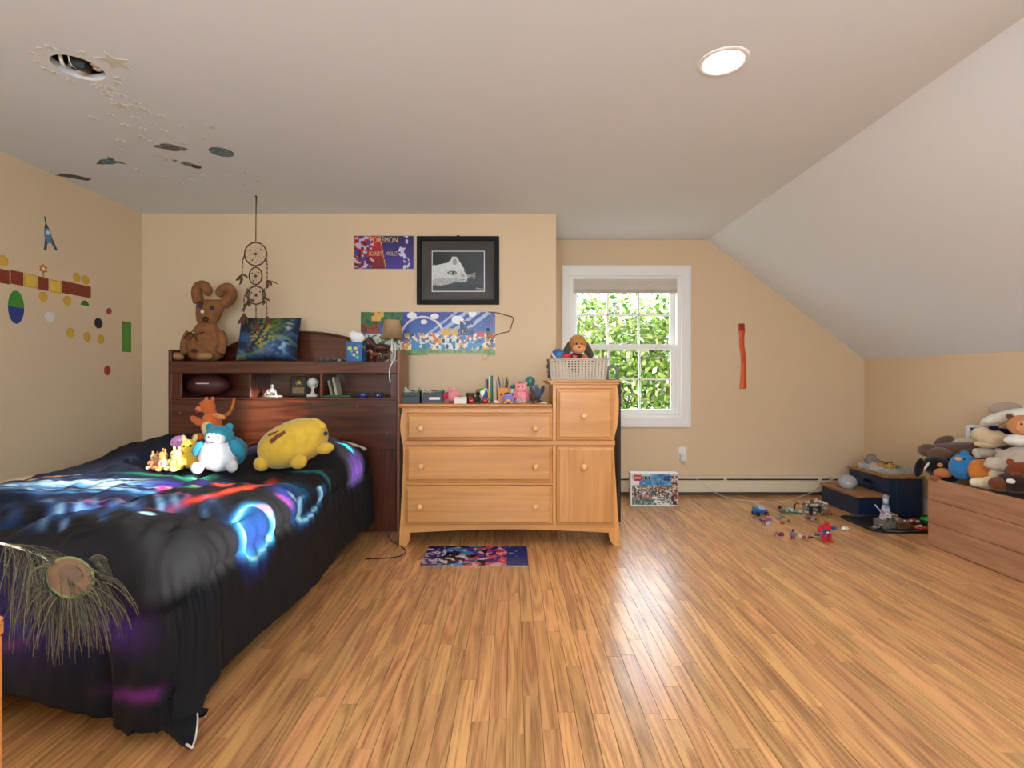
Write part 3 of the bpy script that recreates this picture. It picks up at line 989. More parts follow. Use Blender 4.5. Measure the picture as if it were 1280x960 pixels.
def cat(u, v):
    n = float(vnoise(u*30, v*24)); n2 = float(vnoise(u*90+5, v*40))
    bgc = L3(C('#15161a'), C('#3a3f45'), min(1, max(0, u*0.9 + v*0.35 - 0.4 + 0.15*n)))
    if v < 0.14 + 0.03*n: bgc = C('#17191b')
    def el(cx, cy, rx, ry): return ((u-cx)/rx)**2 + ((v-cy)/ry)**2
    uj, vj = u + 0.035*(n2-0.5), v + 0.05*(float(vnoise(u*60+11, v*60))-0.5)
    inside = False
    for i in range(len(CATP)):
        (xa, ya), (xb, yb) = CATP[i], CATP[(i+1) % len(CATP)]
        if (ya > vj) != (yb > vj) and uj < (xb-xa)*(vj-ya)/(yb-ya) + xa: inside = not inside
    if inside:
        w_ = 0.50 + 0.45*n2 + 0.35*(v-0.4)
        if el(0.28, 0.22, 0.34, 0.12) < 1: w_ -= 0.30
        if el(0.50, 0.42, 0.12, 0.10) < 1: w_ -= 0.10
        c = L3(C('#77777a'), C('#efeeec'), min(1, max(0, w_)))
        if el(0.43, 0.74, 0.045, 0.08) < 1: c = C('#a89c98')
        if el(0.38, 0.46, 0.095, 0.055) < 1: c = C('#5a5a5a')
        if el(0.385, 0.455, 0.065, 0.036) < 1: c = C('#a9b3a0')
        if el(0.40, 0.455, 0.022, 0.036) < 1: c = C('#101010')
        if el(0.595, 0.385, 0.035, 0.035) < 1: c = C('#c68f84')
        if el(0.60, 0.28, 0.06, 0.012) < 1: c = C('#6a6664')
        return c
    for sl in (-0.25, -0.05, 0.12, 0.3):
        if 0.6 < u < 0.84 and abs(v - (0.36 + sl*(u-0.58) + (u-0.58)**2*0.4)) < 0.010: return C('#9c9d9d')
    return bgc
o = grid_print(cw_, chh, 110, 84, cat).build('photograph', vcm('photo_print', 0.35), t, loc=(cx, -0.0125, czz))
MB().box((0, -0.004, ht/2+0.006), (0.02, 0.006, 0.014), 0.002).build('hanger', fm, t)
MB().box((0, -0.0155, 0), (wd-2*fw, 0.001, ht-2*fw)).build('glass', glass_mat(), t)

# wide colourful landscape poster (plain stand-in of the same size and colours)
def scenery(u, v):
    n = float(vnoise(u*26, v*9)); n2 = float(vnoise(u*70+3, v*24+8)); n3 = float(vnoise(u*44+9, v*15+2))
    c = L3(C('#4d8fc4'), C('#2c3f9a'), min(1, max(0, v*1.1+0.1*n)))
    ray = (u-0.18) - v*0.42
    if 0.10 < ray < 0.42 and math.sin(ray*75) > 0.0: c = L3(c, C('#cfe3ee'), 0.55)
    for cx, cy, r in ((0.38, 0.92, 0.035), (0.47, 0.77, 0.025), (0.55, 0.9, 0.03), (0.72, 0.82, 0.045), (0.83, 0.96, 0.03)):
        if ((u-cx)/r)**2 + ((v-cy)/(r*2.2))**2 < 1: c = C('#e6ebee')
    if abs(math.hypot((u-0.46), (v-0.40)*0.33) - 0.16) < 0.008 and v > 0.5: c = C('#d9cfe0')
    if u < 0.31:
        if v > 0.66 + 0.12*n: c = L3(C('#1f4a2a'), C('#3f7a3c'), n2)
        elif v > 0.52 and u < 0.14: c = C('#8f4326') if n2 > 0.35 else C('#5c2717')
        elif v < 0.48: c = L3(C('#e0ddd0'), C('#4c7d5a'), 1 if n2 > 0.6 else 0.1)
        if v > 0.8 and 0.08 < u < 0.17 and n3 > 0.45: c = C('#d8a94a')
    if v < 0.52 and u > 0.31:
        if n2 > 0.62: c = C('#e9dcc0')
        elif n3 > 0.68: c = C('#d8622e')
        elif n3 < 0.22: c = C('#2d3d58')
        elif n > 0.66: c = C('#d9a834')
    if 0.74 < u < 0.84 and 0.45 < v < 0.8 and n2 > 0.4: c = C('#2b3550')
    if 0.60 < u < 0.73 and 0.12 < v < 0.40: c = C('#d5d6d8') if math.sin(u*120)*math.sin(v*24) > -0.3 else C('#30343a')
    if 0.60 < u < 0.72 and 0.46 < v < 0.62 and n2 > 0.3: c = C('#d8a63a')
    if 0.86 < u < 0.92 and 0.42 < v < 0.54: c = C('#c92f3a')
    if 0.40 < u < 0.44 and 0.1 < v < 0.30: c = C('#c98f2e')
    if 0.45 < u < 0.50 and 0.1 < v < 0.26: c = C('#1f7a6a')
    if 0.02 < v < 0.30 + 0.1*n and u > 0.36 and n < 0.35: c = C('#2e86b4')
    if v < 0.10 + 0.05*n: c = C('#5c8a2e') if n2 > 0.4 else C('#7fa23f')
    if v < 0.04 and 0.5 < u < 0.93: c = C('#cfa888')
    return c
t, wd, ht = wall_pic('wide_poster', 'wide colourful cartoon landscape poster below the framed cat picture', 'poster', 451, 619, 390, 444, YB-0.002)
grid_print(wd, ht, 210, 68, scenery).build('printed_sheet', vcm('poster_print_wide', 0.35), t)

# lanyard hung at the corner of the wide poster
ly = thing('lanyard', 'thin brown and beige cord lanyard hanging from wide poster corner', 'lanyard', W(614, 392, YB-0.006))
o0 = W(614, 392, YB-0.006)
def lp(*pts): return smooth_path([W(a, b, YB-0.008) - o0 for a, b in pts], 6)
MB().tube(lp((610, 390), (622, 391), (632, 394), (641, 397), (640, 405), (636, 414), (628, 416), (618, 420), (612, 428)), 0.0035, 5).build('cord', pm('cord_brown', '#5a3324', 0.8), ly)
MB().tube(lp((613, 392), (616, 400), (613, 412), (611, 420), (614, 432), (612, 440), (610, 446), (606, 450), (603, 446), (606, 440), (612, 436)), 0.003, 5).build('cord', pm('cord_beige', '#b7a284', 0.8), ly)
MB().tube(lp((612, 424), (616, 432), (618, 442)), 0.003, 5).build('cord', pm('cord_green', '#7f9d78', 0.8), ly)
MB().ell(W(612, 419, YB-0.014)-o0, (0.02, 0.008, 0.022), lump=0.2).build('charm', pm('charm_tan', '#b07c4c', 0.6), ly)
MB().ell(W(610, 412, YB-0.014)-o0, (0.012, 0.007, 0.012), lump=0.2).build('charm', pm('charm_dark', '#3a2320', 0.6), ly)

# orange ribbon on the alcove wall
o0 = W(927, 405, YW-0.004)
rb = thing('award_ribbon', 'long narrow orange red ribbon strip pinned to the alcove wall', 'ribbon', o0)
mb = MB()
prof = [(923, 405, 931), (923, 414, 931.5), (924, 420, 930.5), (924, 432, 930.5), (925.5, 445, 932.5), (926, 455, 933), (925.5, 468, 932.5), (924.5, 480, 933.5), (924.5, 486, 933)]
vs = []; n = len(prof)
for i, (a, y, b) in enumerate(prof):
    bulge = 0.010 + 0.008*math.sin(i*1.3)
    pa = W(a, y, YW-0.004) - o0; pb = W(b, y, YW-0.004) - o0; pc = (pa+pb)/2; pc.y -= bulge
    vs += [pa, pc, pb]
fs = []
for i in range(n-1):
    for q in range(2):
        fs.append((i*3+q, i*3+q+1, i*3+q+4, i*3+q+3))
    fs.append((i*3+2, i*3, i*3+3, i*3+5))
fs += [(0, 1, 2), (n*3-3, n*3-2, n*3-1)]
mb.add(vs, fs, None, False)
mb.build('ribbon_strip', pm('ribbon_orange', '#d2571f', 0.5, 0.12, 30), rb)
mb = MB()
mb.box(W(927, 409, YW-0.012)-o0, (0.05, 0.022, 0.07), 0.004)
mb.build('ribbon_knot', pm('ribbon_red', '#a32a1c', 0.5, 0.1, 30), rb)
MB().cyl(W(927.5, 484, YW-0.022)-o0, 0.006, 0.006, 10, (PI/2, 0, 0)).build('push_pin', pm('pin_cream', '#e2d6c6', 0.4), rb)
# scribbled signature on the photograph
MB().tube(smooth_path([(cx+0.14, -0.0145, czz-0.142), (cx+0.15, -0.0145, czz-0.132), (cx+0.155, -0.0145, czz-0.145), (cx+0.165, -0.0145, czz-0.135), (cx+0.175, -0.0145, czz-0.144), (cx+0.19, -0.0145, czz-0.138), (cx+0.2, -0.0145, czz-0.142)], 4), 0.0014, 4).build('signature', white_m, bpy.data.objects['picture_frame'])

# ------------------------------------------------------------------ bookcase headboard
cherry = wood('cherry_wood', '#66331f', '#2f120b', 'X', 0.30, 0.8, 0.7, coat=0.2, stops=(0.2, 0.75))
cherry_v = wood('cherry_wood_upright', '#66331f', '#2f120b', 'Z', 0.30, 0.8, 0.7, coat=0.2, stops=(0.2, 0.75))
cherry_side = wood('cherry_wood_side', '#9a6540', '#6f4027', 'Z', 0.4, 0.8, 0.6, stops=(0.2, 0.75))
HF, HB_, HXL, HXR = 3.72, 4.02, -2.505, -0.82
hbd = thing('bookcase_headboard', 'dark cherry bookcase headboard with arched back and open cubbies', 'headboard', ((HXL+HXR)/2, HF, 0))
hw = (HXR-HXL)/2
dp = HB_-HF
def hbx(name, x0, x1, y0, y1, z0, z1, mat=cherry, bev=0.003, par=None):
    return MB().bb(x0, x1, y0, y1, z0, z1, bev).build(name, mat, par or hbd)
hbx('side_panel', -hw, -hw+0.022, 0, dp, 0, 1.325, cherry_v)
hbx('side_panel', hw-0.022, hw, 0, dp, 0, 1.325, cherry_side)
hbx('shelf', -hw+0.022, hw-0.022, 0.004, dp-0.012, 1.212, 1.236)
hbx('front_rail', -hw+0.022, hw-0.022, -0.004, 0.018, 1.152, 1.238)
hbx('shelf', -hw+0.022, hw-0.022, -0.004, dp-0.012, 0.958, 0.976)
def hx(px): return (px-641)*HF/F - (HXL+HXR)/2
hbx('stile', -hw+0.022, hx(226.5), 0.0, 0.02, 0.976, 1.152, cherry_v)
hbx('stile', hx(488), hw-0.022, 0.0, 0.02, 0.976, 1.152, cherry_v)
for p in (312, 401):
    hbx('divider', hx(p)-0.009, hx(p)+0.009, 0.004, dp-0.012, 0.976, 1.212, cherry_v)
hbx('front_panel', -hw+0.022, hw-0.022, 0.0, 0.02, 0.60, 0.958)
hbx('leg_panel', -hw+0.022, -hw+0.28, 0.0, 0.02, 0.0, 0.60, cherry_v)
hbx('leg_panel', hw-0.28, hw-0.022, 0.0, 0.02, 0.0, 0.60, cherry_v)
# arched back
poly = [(-hw+0.02, 0.60), (hw-0.02, 0.60), (hw-0.02, 1.335)]
xa, xb = 0.585, -0.585
poly.append((xa, 1.345))
for i in range(1, 20):
    t = i/20
    xx = xa + (xb-xa)*t
    poly.append((xx, 1.345 + 0.135*math.sin(PI*t)**0.7))
poly += [(xb, 1.345), (-hw+0.02, 1.335)]
MB().prism(poly, dp-0.012, dp).build('arched_back', cherry, hbd)
tr = [(p[0], dp-0.016, p[1]) for p in poly[3:-1]]
MB().tube([(a, b, c-0.004) for a, b, c in tr], 0.011, 8).build('arch_moulding', cherry, hbd)
capm = pm('screw_cap', '#8a7468', 0.4, metal=0.4)
for p, q in ((225, 516), (245, 527), (446, 508), (484, 517), (484, 541), (490, 628)):
    v = W(p, q, HF)
    MB().cyl((v.x-(HXL+HXR)/2, -0.001, v.z), 0.005, 0.004, 10, (PI/2, 0, 0)).build('screw_cap', capm, hbd)

# ------------------------------------------------------------------ bed
bf = thing('bed', 'low dark bed base with box spring under the comforter', 'bed', (-1.80, 2.65, 0))
MB().box((0, 0, 0.21), (1.50, 2.02, 0.16), 0.02).build('box_spring', pm('box_spring_cloth', '#232126', 0.9), bf)
for sx in (-1, 1):
    for sy in (-0.95, 0, 0.93):
        MB().cyl((sx*0.62, sy, 0.066), 0.022, 0.132, 10).build('leg', dk, bf)
mt = MB().box((-1.80, 2.65, 0.42), (1.46, 2.0, 0.26), 0.06, seg=3).build('mattress', pm('mattress_ticking', '#d8d4cf', 0.9, bump=0.2))
tag(mt, 'pale mattress lying beneath the dark printed comforter', 'mattress')

# comforter
CXL, CXR, CYF, CYH = -2.47, -1.10, 1.70, 3.52
RAD, TOP = 0.10, 0.585
ovR, ovF, ovL = 0.505, 0.505, 0.34
na = int((ovL + (CXR-CXL) + ovR)/0.0095); nb = int(((CYH-CYF) + ovF)/0.0095)
A = np.linspace(-ovL, (CXR-CXL)+ovR, na+1)
B = np.linspace(-ovF, (CYH-CYF), nb+1)
AA, BB = np.meshgrid(A, B)
ar = np.maximum(AA-(CXR-CXL), 0); al = np.maximum(-AA, 0)
bf_ = np.maximum(-BB, 0)*(0.97 + 0.30*sst(0.95, 1.45, AA)) - 0.0
sx_ = np.where(ar > 0, ar, -al)
dd = np.sqrt(sx_**2 + bf_**2)
ang = np.arctan2(-bf_, sx_)
arc = np.minimum(dd/RAD, PI/2)
drop = RAD*(1-np.cos(arc)) + np.maximum(dd-RAD*PI/2, 0)
out = RAD*np.sin(arc) + 0.03*np.maximum(dd-RAD*PI/2, 0)
hang = np.clip(dd/0.35, 0, 1)
run = np.where(ar > 0, np.where(bf_ > 0, (CXR-CXL) + (ang+PI/2)*0.25, (CXR-CXL) + PI/8 + BB), np.where(bf_ > 0, AA, BB))
exc = np.maximum(drop-0.555, 0)
drop = drop - 0.92*exc; out = out + 0.85*exc
cornr = np.sqrt(ar*bf_)/0.25
out += hang*(0.014*np.sin(run*5.5+0.7) + 0.020*(vnoise(run*4+40, dd*2+2)-0.5)) * (1-np.clip(cornr, 0, 1))
out += hang*np.clip(cornr, 0, 1)*0.016*np.sin(ang*2)
dx_ = np.where(dd > 1e-6, sx_/np.maximum(dd, 1e-6), 0); dy_ = np.where(dd > 1e-6, -bf_/np.maximum(dd, 1e-6), 0)
px_ = np.clip(AA, 0, CXR-CXL) + CXL; py_ = np.clip(BB, 0, None) + CYF
X = px_ + dx_*out; Yy = py_ + dy_*out
Z = TOP - drop
flat = np.clip(1-dd/0.12, 0, 1)
# pillows under the head end, soft sag
pil = sst(2.98, 3.25, Yy)*(1-0.35*sst(3.36, 3.52, Yy))
pilx = 0.5*(1+np.cos(np.clip((X+2.2)/0.42, -1, 1)*PI)) + 0.5*(1+np.cos(np.clip((X+1.38)/0.46, -1, 1)*PI))
Z += pil*(0.035+0.10*np.clip(pilx, 0, 1))*flat
Z += 0.022*(vnoise(X*3.1+10, Yy*3.1)-0.5)*flat*2
# quilting: distance to the stitched lines
seam = np.minimum(np.abs(ar-0.165), np.abs(bf_-0.27-0.03*np.sin(AA*7)*(1-sst(0.9, 1.35, AA))))
seam = np.where(bf_ > 0.27, np.minimum(seam, np.abs(X+1.27+0.03*np.sin(bf_*9))), seam)
rim_ = 0.165 + (0.27-0.165)*np.clip(-ang/(PI/2), 0, 1)
seam = np.where((ar > 0.0) & (bf_ > 0.0), np.abs(dd-rim_), seam)
c1 = np.abs(Yy - (2.02 + 0.12*np.sin(X*3.0+0.8)))
c2 = np.abs(Yy - (2.62 + 0.10*np.sin(X*3.3+2.0)))
c3 = np.abs(X - (-1.72 + 0.10*np.sin(Yy*3.2)))
onTop = dd < 0.06
seam = np.where(onTop, np.minimum(np.minimum(seam, c1), np.minimum(c2, c3)), seam)
crn = (np.abs(ang+PI/4)*dd)
puff = 0.036*(1-np.exp(-seam/0.055))
arcl = np.where(ar > 0, np.where(bf_ > 0, (CXR-CXL) + (ang+PI/2)*0.25, (CXR-CXL) + PI/8 + BB), AA)
wr = 0.010*np.sin(arcl*92+7*vnoise(arcl*7, dd*3))*np.exp(-seam/0.10)*sst(0.0, 0.08, dd)*(0.4+0.9*vnoise(arcl*5+9, dd*4))
wr += 0.015*(vnoise(X*16+Yy*6, Yy*5-X*3)-0.5) + 0.009*(vnoise(X*30+Z*9, Yy*22+Z*18)-0.5)
wr += 0.018*(vnoise((X+Yy*0.5)*24, (Yy-X*0.5)*4+7)-0.5)*np.clip(1-dd/0.1, 0, 1)*sst(2.6, 1.7, Yy)
hm_ = puff + wr
P3 = np.stack([X, Yy, Z], -1)
gu = np.gradient(P3, axis=1); gv = np.gradient(P3, axis=0)
nrm = np.cross(gu, gv); nrm /= np.maximum(np.linalg.norm(nrm, axis=-1, keepdims=True), 1e-9)
P3 = P3 + nrm*hm_[..., None]
P3[..., 2] = np.maximum(P3[..., 2], 0.012 + 0.006*vnoise(X*20, Yy*20))
# printed night-sky pattern
def mixc(base, col, k):
    c = np.array(C(col)); return base*(1-k[..., None]) + c*k[..., None]
base = np.ones(P3.shape)*np.array(C('#17171b'))
def blob(cx, cy, rx, ry, th=0.0, soft=0.5):
    u = (X-cx)*math.cos(th) + (Yy-cy)*math.sin(th); v = -(X-cx)*math.sin(th) + (Yy-cy)*math.cos(th)
    r = np.sqrt((u/rx)**2+(v/ry)**2)
    return np.clip((1-r)/soft, 0, 1)*(1-sst(0.07, 0.15, dd))
def ringk(cx, cy, rx, ry, wd_, th=0.0, n=0.12):
    u = (X-cx)*math.cos(th) + (Yy-cy)*math.sin(th); v = -(X-cx)*math.sin(th) + (Yy-cy)*math.cos(th)
    r = np.sqrt((u/rx)**2+(v/ry)**2) + n*(vnoise(X*14, Yy*14)-0.5)*2
    return np.exp(-((r-1)/wd_)**2)
st = vnoise(X*5+Yy*2, Yy*26-X*9); st2 = vnoise(X*9+3, Yy*60-X*20)
top_ = (dd < 0.3).astype(float)
base = mixc(base, '#1d2f55', 0.8*blob(-2.1, 2.45, 0.75, 0.55, 0.1, 0.9)*top_)
base = mixc(base, '#1d3f86', blob(-2.05, 2.35, 0.62, 0.17, 0.08)*st*top_)
base = mixc(base, '#5b9fd6', blob(-2.05, 2.36, 0.62, 0.15, 0.08)*np.clip((st-0.36)*3, 0, 1)*top_)
base = mixc(base, '#bfe0f2', blob(-2.05, 2.38, 0.55, 0.12, 0.08)*np.clip((st2-0.52)*4, 0, 1)*top_)
base = mixc(base, '#e0a06a', blob(-2.30, 2.62, 0.34, 0.085, 0.12)*np.clip(0.45+(st-0.3)*1.6, 0, 1))
base = mixc(base, '#f2d6b4', blob(-2.30, 2.63, 0.3, 0.05, 0.12)*np.clip((st-0.30)*3, 0, 1))
base = mixc(base, '#1f9a78', blob(-1.78, 2.62, 0.27, 0.075, 0.15)*np.clip(0.3+st, 0, 1))
base = mixc(base, '#8fe6cf', blob(-1.80, 2.64, 0.22, 0.03, 0.15)*np.clip((st-0.4)*3, 0, 1))
base = mixc(base, '#c7c7c4', blob(-1.95, 2.88, 0.14, 0.02, 0.05)*st)
base = mixc(base, '#3a2b8c', blob(-1.52, 2.47, 0.30, 0.11, 0.1)*np.clip(0.2+st, 0, 1))
for cx_, cy_, r_, col_ in ((-1.63, 2.42, 0.055, '#c0417f'), (-1.49, 2.37, 0.06, '#2f9a55'), (-1.36, 2.40, 0.062, '#d8452c')):
    base = mixc(base, col_, blob(cx_, cy_, r_, r_*0.9, 0, 0.45))
    base = mixc(base, '#f0b070', 0.8*blob(cx_, cy_+r_*0.5, r_*0.7, r_*0.25, 0, 0.8))
rr = np.hypot((X+1.55)/1.0, (Yy-2.42)/1.15)
an = np.arctan2(Yy-2.42, X+1.55)
redk = np.exp(-((rr-0.36)/0.030)**2)*sst(-1.5, -0.5, an)*(1-sst(0.2, 0.6, an))*(X > -1.7)
base = mixc(base, '#d33a26', np.clip(redk*1.3, 0, 1))
base = mixc(base, '#f0603a', np.clip((redk-0.6)*2, 0, 1)*st2)
base = mixc(base, '#2b7fb0', blob(-1.10, 2.46, 0.13, 0.13, 0.3, 0.8)*np.clip(0.3+st, 0, 1)*0.9)
base = mixc(base, '#7fd0ea', blob(-1.12, 2.48, 0.09, 0.07, 0.3, 0.8)*np.clip((st-0.3)*2, 0, 1))
base = mixc(base, '#6d2b8c', blob(-1.83, 2.10, 0.24, 0.06, 0.05)*np.clip(0.2+st, 0, 1))
base = mixc(base, '#a04878', 0.7*ringk(-1.62, 2.12, 0.26, 0.08, 0.06, 0.05)*(X > -2.0))
base = mixc(base, '#c09ad0', blob(-1.72, 2.05, 0.05, 0.02)); base = mixc(base, '#c09ad0', blob(-1.55, 2.05, 0.04, 0.018))
# light blue quill strokes over the near part
q1 = vnoise((X*1.0+Yy*0.8)*30, (Yy-X*0.6)*3.0+9)
reg = blob(-1.85, 1.90, 0.75, 0.30, 0.2, 0.5)*top_
base = mixc(base, '#2b4f86', reg*np.clip((q1-0.25)*3, 0, 1))
base = mixc(base, '#8db9dc', reg*np.clip((q1-0.58)*4, 0, 1))
base = mixc(base, '#a9dcea', blob(-1.38, 1.93, 0.035, 0.022, 0, 0.4))
# glowing crystals along the right edge: use unrolled cloth coordinates
UX = CXL + AA; UY = CYF + BB
def ublob(cx, cy, rx, ry, th=0.0, soft=0.5):
    u = (UX-cx)*math.cos(th) + (UY-cy)*math.sin(th); v = -(UX-cx)*math.sin(th) + (UY-cy)*math.cos(th)
    return np.clip((1-np.sqrt((u/rx)**2+(v/ry)**2))/soft, 0, 1)
def uring(cx, cy, rx, ry, wd_, th=0.0):
    u = (UX-cx)*math.cos(th) + (UY-cy)*math.sin(th); v = -(UX-cx)*math.sin(th) + (UY-cy)*math.cos(th)
    r = (np.abs(u/rx)**3+np.abs(v/ry)**3)**(1/3) + 0.10*(vnoise(UX*20, UY*20)-0.5)
    return np.exp(-((r-1)/wd_)**2)
base = mixc(base, '#1f4f9c', ublob(-0.98, 1.98, 0.16, 0.16, 0.2, 0.9)*0.85)
base = mixc(base, '#2a2f88', ublob(-0.90, 1.95, 0.12, 0.13, 0.2, 0.9)*0.5)
base = mixc(base, '#2c96cc', np.clip(uring(-0.98, 2.00, 0.085, 0.105, 0.20, 0.3)*1.1, 0, 1))
base = mixc(base, '#b5eef5', np.clip(uring(-0.98, 2.00, 0.085, 0.105, 0.06, 0.3), 0, 1)*np.clip(0.3+st2, 0, 1))
base = mixc(base, '#c07aa8', ublob(-1.03, 2.10, 0.04, 0.02, 0.8)); base = mixc(base, '#b04a90', ublob(-1.02, 2.28, 0.06, 0.03, 0.8)*0.8)
base = mixc(base, '#2d3f9c', ublob(-1.03, 2.33, 0.10, 0.10, 0, 0.9)*0.8); base = mixc(base, '#a9d6ea', ublob(-1.02, 2.34, 0.028, 0.02, 0))
base = mixc(base, '#1f6fbc', np.clip(uring(-0.97, 2.50, 0.055, 0.15, 0.30, 0.15)*(UX > -1.01)*1.0, 0, 1)*0.9)
base = mixc(base, '#a5e2f4', np.clip(uring(-0.97, 2.50, 0.055, 0.15, 0.11, 0.15)*(UX > -1.01), 0, 1))
base = mixc(base, '#2f9aa0', ublob(-1.05, 2.78, 0.16, 0.03, 0.1)*np.clip(st+0.2, 0, 1))
base = mixc(base, '#2fa6d8', ublob(-1.10, 3.30, 0.06, 0.025, 0.4))
base = mixc(base, '#4a2a78', ublob(-0.98, 3.25, 0.10, 0.18, 0.2, 0.9)*0.8)
# violet streaks on the foot drop
base = mixc(base, '#3a2f78', np.exp(-((UX+1.62)/0.22)**2)*np.exp(-((UY-1.42)/0.12)**2)*0.8)
base = mixc(base, '#6a2a7a', np.exp(-((UX+1.56)/0.10)**2)*np.exp(-((UY-1.34-0.25*(UX+1.56))/0.016)**2)*0.6)
base = mixc(base, '#7a2a80', np.exp(-((UX+1.14)/0.09)**2)*np.exp(-((UY-1.30-0.25*(UX+1.14))/0.016)**2)*0.7)
base = mixc(base, '#4a2470', np.exp(-((UX+1.22)/0.10)**2)*np.exp(-((UY-1.45)/0.05)**2)*0.7)
# pale wash on the head end (pillow print)
base = mixc(base, '#6a6fa6', blob(-1.72, 3.34, 0.36, 0.26, 0.1, 0.5)*np.clip(0.5+st, 0, 1)*0.95)
base = mixc(base, '#24304f', blob(-2.2, 3.0, 0.5, 0.25, 0.1, 0.9)*0.6)
nv = P3.shape[0]*P3.shape[1]
ncol = na+1
idx = np.arange(nv).reshape(P3.shape[0], P3.shape[1])
quads = np.stack([idx[:-1, :-1], idx[:-1, 1:], idx[1:, 1:], idx[1:, :-1]], -1).reshape(-1, 4)
def quad_mesh(name, pts, quads, vcol, mat, parent=None):
    me = bpy.data.meshes.new(name)
    me.vertices.add(len(pts)); me.vertices.foreach_set('co', pts.reshape(-1).astype(np.float32))
    me.loops.add(quads.size); me.loops.foreach_set('vertex_index', quads.reshape(-1).astype(np.int32))
    me.polygons.add(len(quads))
    me.polygons.foreach_set('loop_start', (np.arange(len(quads))*4).astype(np.int32))
    me.polygons.foreach_set('loop_total', np.full(len(quads), 4, np.int32))
    me.polygons.foreach_set('use_smooth', np.ones(len(quads), bool))
    if vcol is not None:
        a = me.color_attributes.new('Col', 'FLOAT_COLOR', 'POINT')
        a.data.foreach_set('color', np.concatenate([vcol.reshape(-1, 3), np.ones((len(pts), 1))], 1).reshape(-1).astype(np.float32))
    me.update(calc_edges=True); me.validate()
    me.materials.append(mat)
    o = bpy.data.objects.new(name, me); COL.objects.link(o)
    if parent is not None: o.parent = parent
    return o
cf = thing('comforter', 'puffy black comforter with glowing space print draped over the bed', 'comforter', (-1.78, 1.6, 0))
o = quad_mesh('quilted_cover', P3.reshape(-1, 3) - np.array([-1.78, 1.6, 0]), quads, base.reshape(-1, 3), vcm('comforter_print', 0.8, 0.3, 320, 0.25), cf)
md = o.modifiers.new('thickness', 'SOLIDIFY'); md.thickness = 0.012; md.offset = -1
# pale piped hem of the hanging corner
hem = [Vector(P3[0, i]) - Vector((-1.78, 1.6, 0)) for i in range(0, na+1)] + [Vector(P3[j, na]) - Vector((-1.78, 1.6, 0)) for j in range(0, nb+1)]
k0 = na+1
hem_seg = hem[k0-6:k0+26]
for h_ in hem_seg: h_.z -= 0.002
MB().tube(hem_seg, 0.0035, 6).build('hem', pm('hem_white', '#d8d2c8', 0.8), cf)

# pillow behind, its pale corner peeking out at the bed edge
def pillow_mesh(w2, h2, t2, n=64, seed=0):
    P = np.linspace(-1, 1, n); U, V = np.meshgrid(P, P)
    edge = np.clip((1-np.abs(U)**2.4)*(1-np.abs(V)**2.4), 0, None)**0.42
    bow = 1 - 0.07*(1-np.abs(U)**2)*np.abs(V)**4
    bow2 = 1 - 0.07*(1-np.abs(V)**2)*np.abs(U)**4
    Xp = U*w2/2*bow2; Yp = V*h2/2*bow
    nz = 0.06*(vnoise(U*3+seed, V*3)-0.5)
    return U, V, Xp, Yp, t2/2*(edge*(1+nz)), edge
def pillow(name, label, cat, w2, h2, t2, loc, rot, mat, colfn=None, group=None):
    U, V, Xp, Yp, Zp, e = pillow_mesh(w2, h2, t2)
    n = U.shape[0]
    top = np.stack([Xp, Yp, Zp], -1); bot = np.stack([Xp, Yp, -Zp], -1)
    pts = np.concatenate([top.reshape(-1, 3), bot.reshape(-1, 3)])
    idx = np.arange(n*n).reshape(n, n)
    q1_ = np.stack([idx[:-1, :-1], idx[:-1, 1:], idx[1:, 1:], idx[1:, :-1]], -1).reshape(-1, 4)
    q2_ = q1_[:, ::-1] + n*n
    col = None
    if colfn is not None:
        c = colfn((U+1)/2, (V+1)/2)
        col = np.concatenate([c.reshape(-1, 3), c.reshape(-1, 3)])
    o = quad_mesh(name, pts, np.concatenate([q1_, q2_]), col, mat)
    o.location = loc; o.rotation_euler = rot
    return tag(o, label, cat, group)
pillow('bed_pillow', 'white cased bed pillow with its corner peeking out beside the headboard', 'pillow', 0.62, 0.42, 0.15, (-1.33, 3.40, 0.632), (0.10, 0.12, 0.05), pm('pillowcase_white', '#dcd4cc', 0.9, bump=0.15))
pillow('bed_pillow', 'white cased bed pillow on the wall side under the comforter', 'pillow', 0.62, 0.42, 0.14, (-2.15, 3.36, 0.625), (0.10, 0.0, 0.0), pm('pillowcase_white', '#dcd4cc', 0.9, bump=0.15))

# ------------------------------------------------------------------ dresser
maple = wood('maple', '#d89c5a', '#ac7038', 'X', 0.38, 0.55, 0.35, coat=0.15, stops=(0.2, 0.8))
maple_v = wood('maple_upright', '#d89c5a', '#ac7038', 'Z', 0.38, 0.55, 0.35, coat=0.15, stops=(0.2, 0.8))
DF, DB = 3.40, 3.94
ds = thing('dresser', 'honey maple dresser with three drawers and a taller cabinet side', 'dresser', (0, DF, 0))
def dx_of(px): return (px-641)*DF/F
def dz_of(py): return CAMH-(py-472)*DF/F
def curve_poly(pts, n=6):
    return [(p.x, p.y) for p in smooth_path([Vector((a, b, 0)) for a, b in pts], n)]
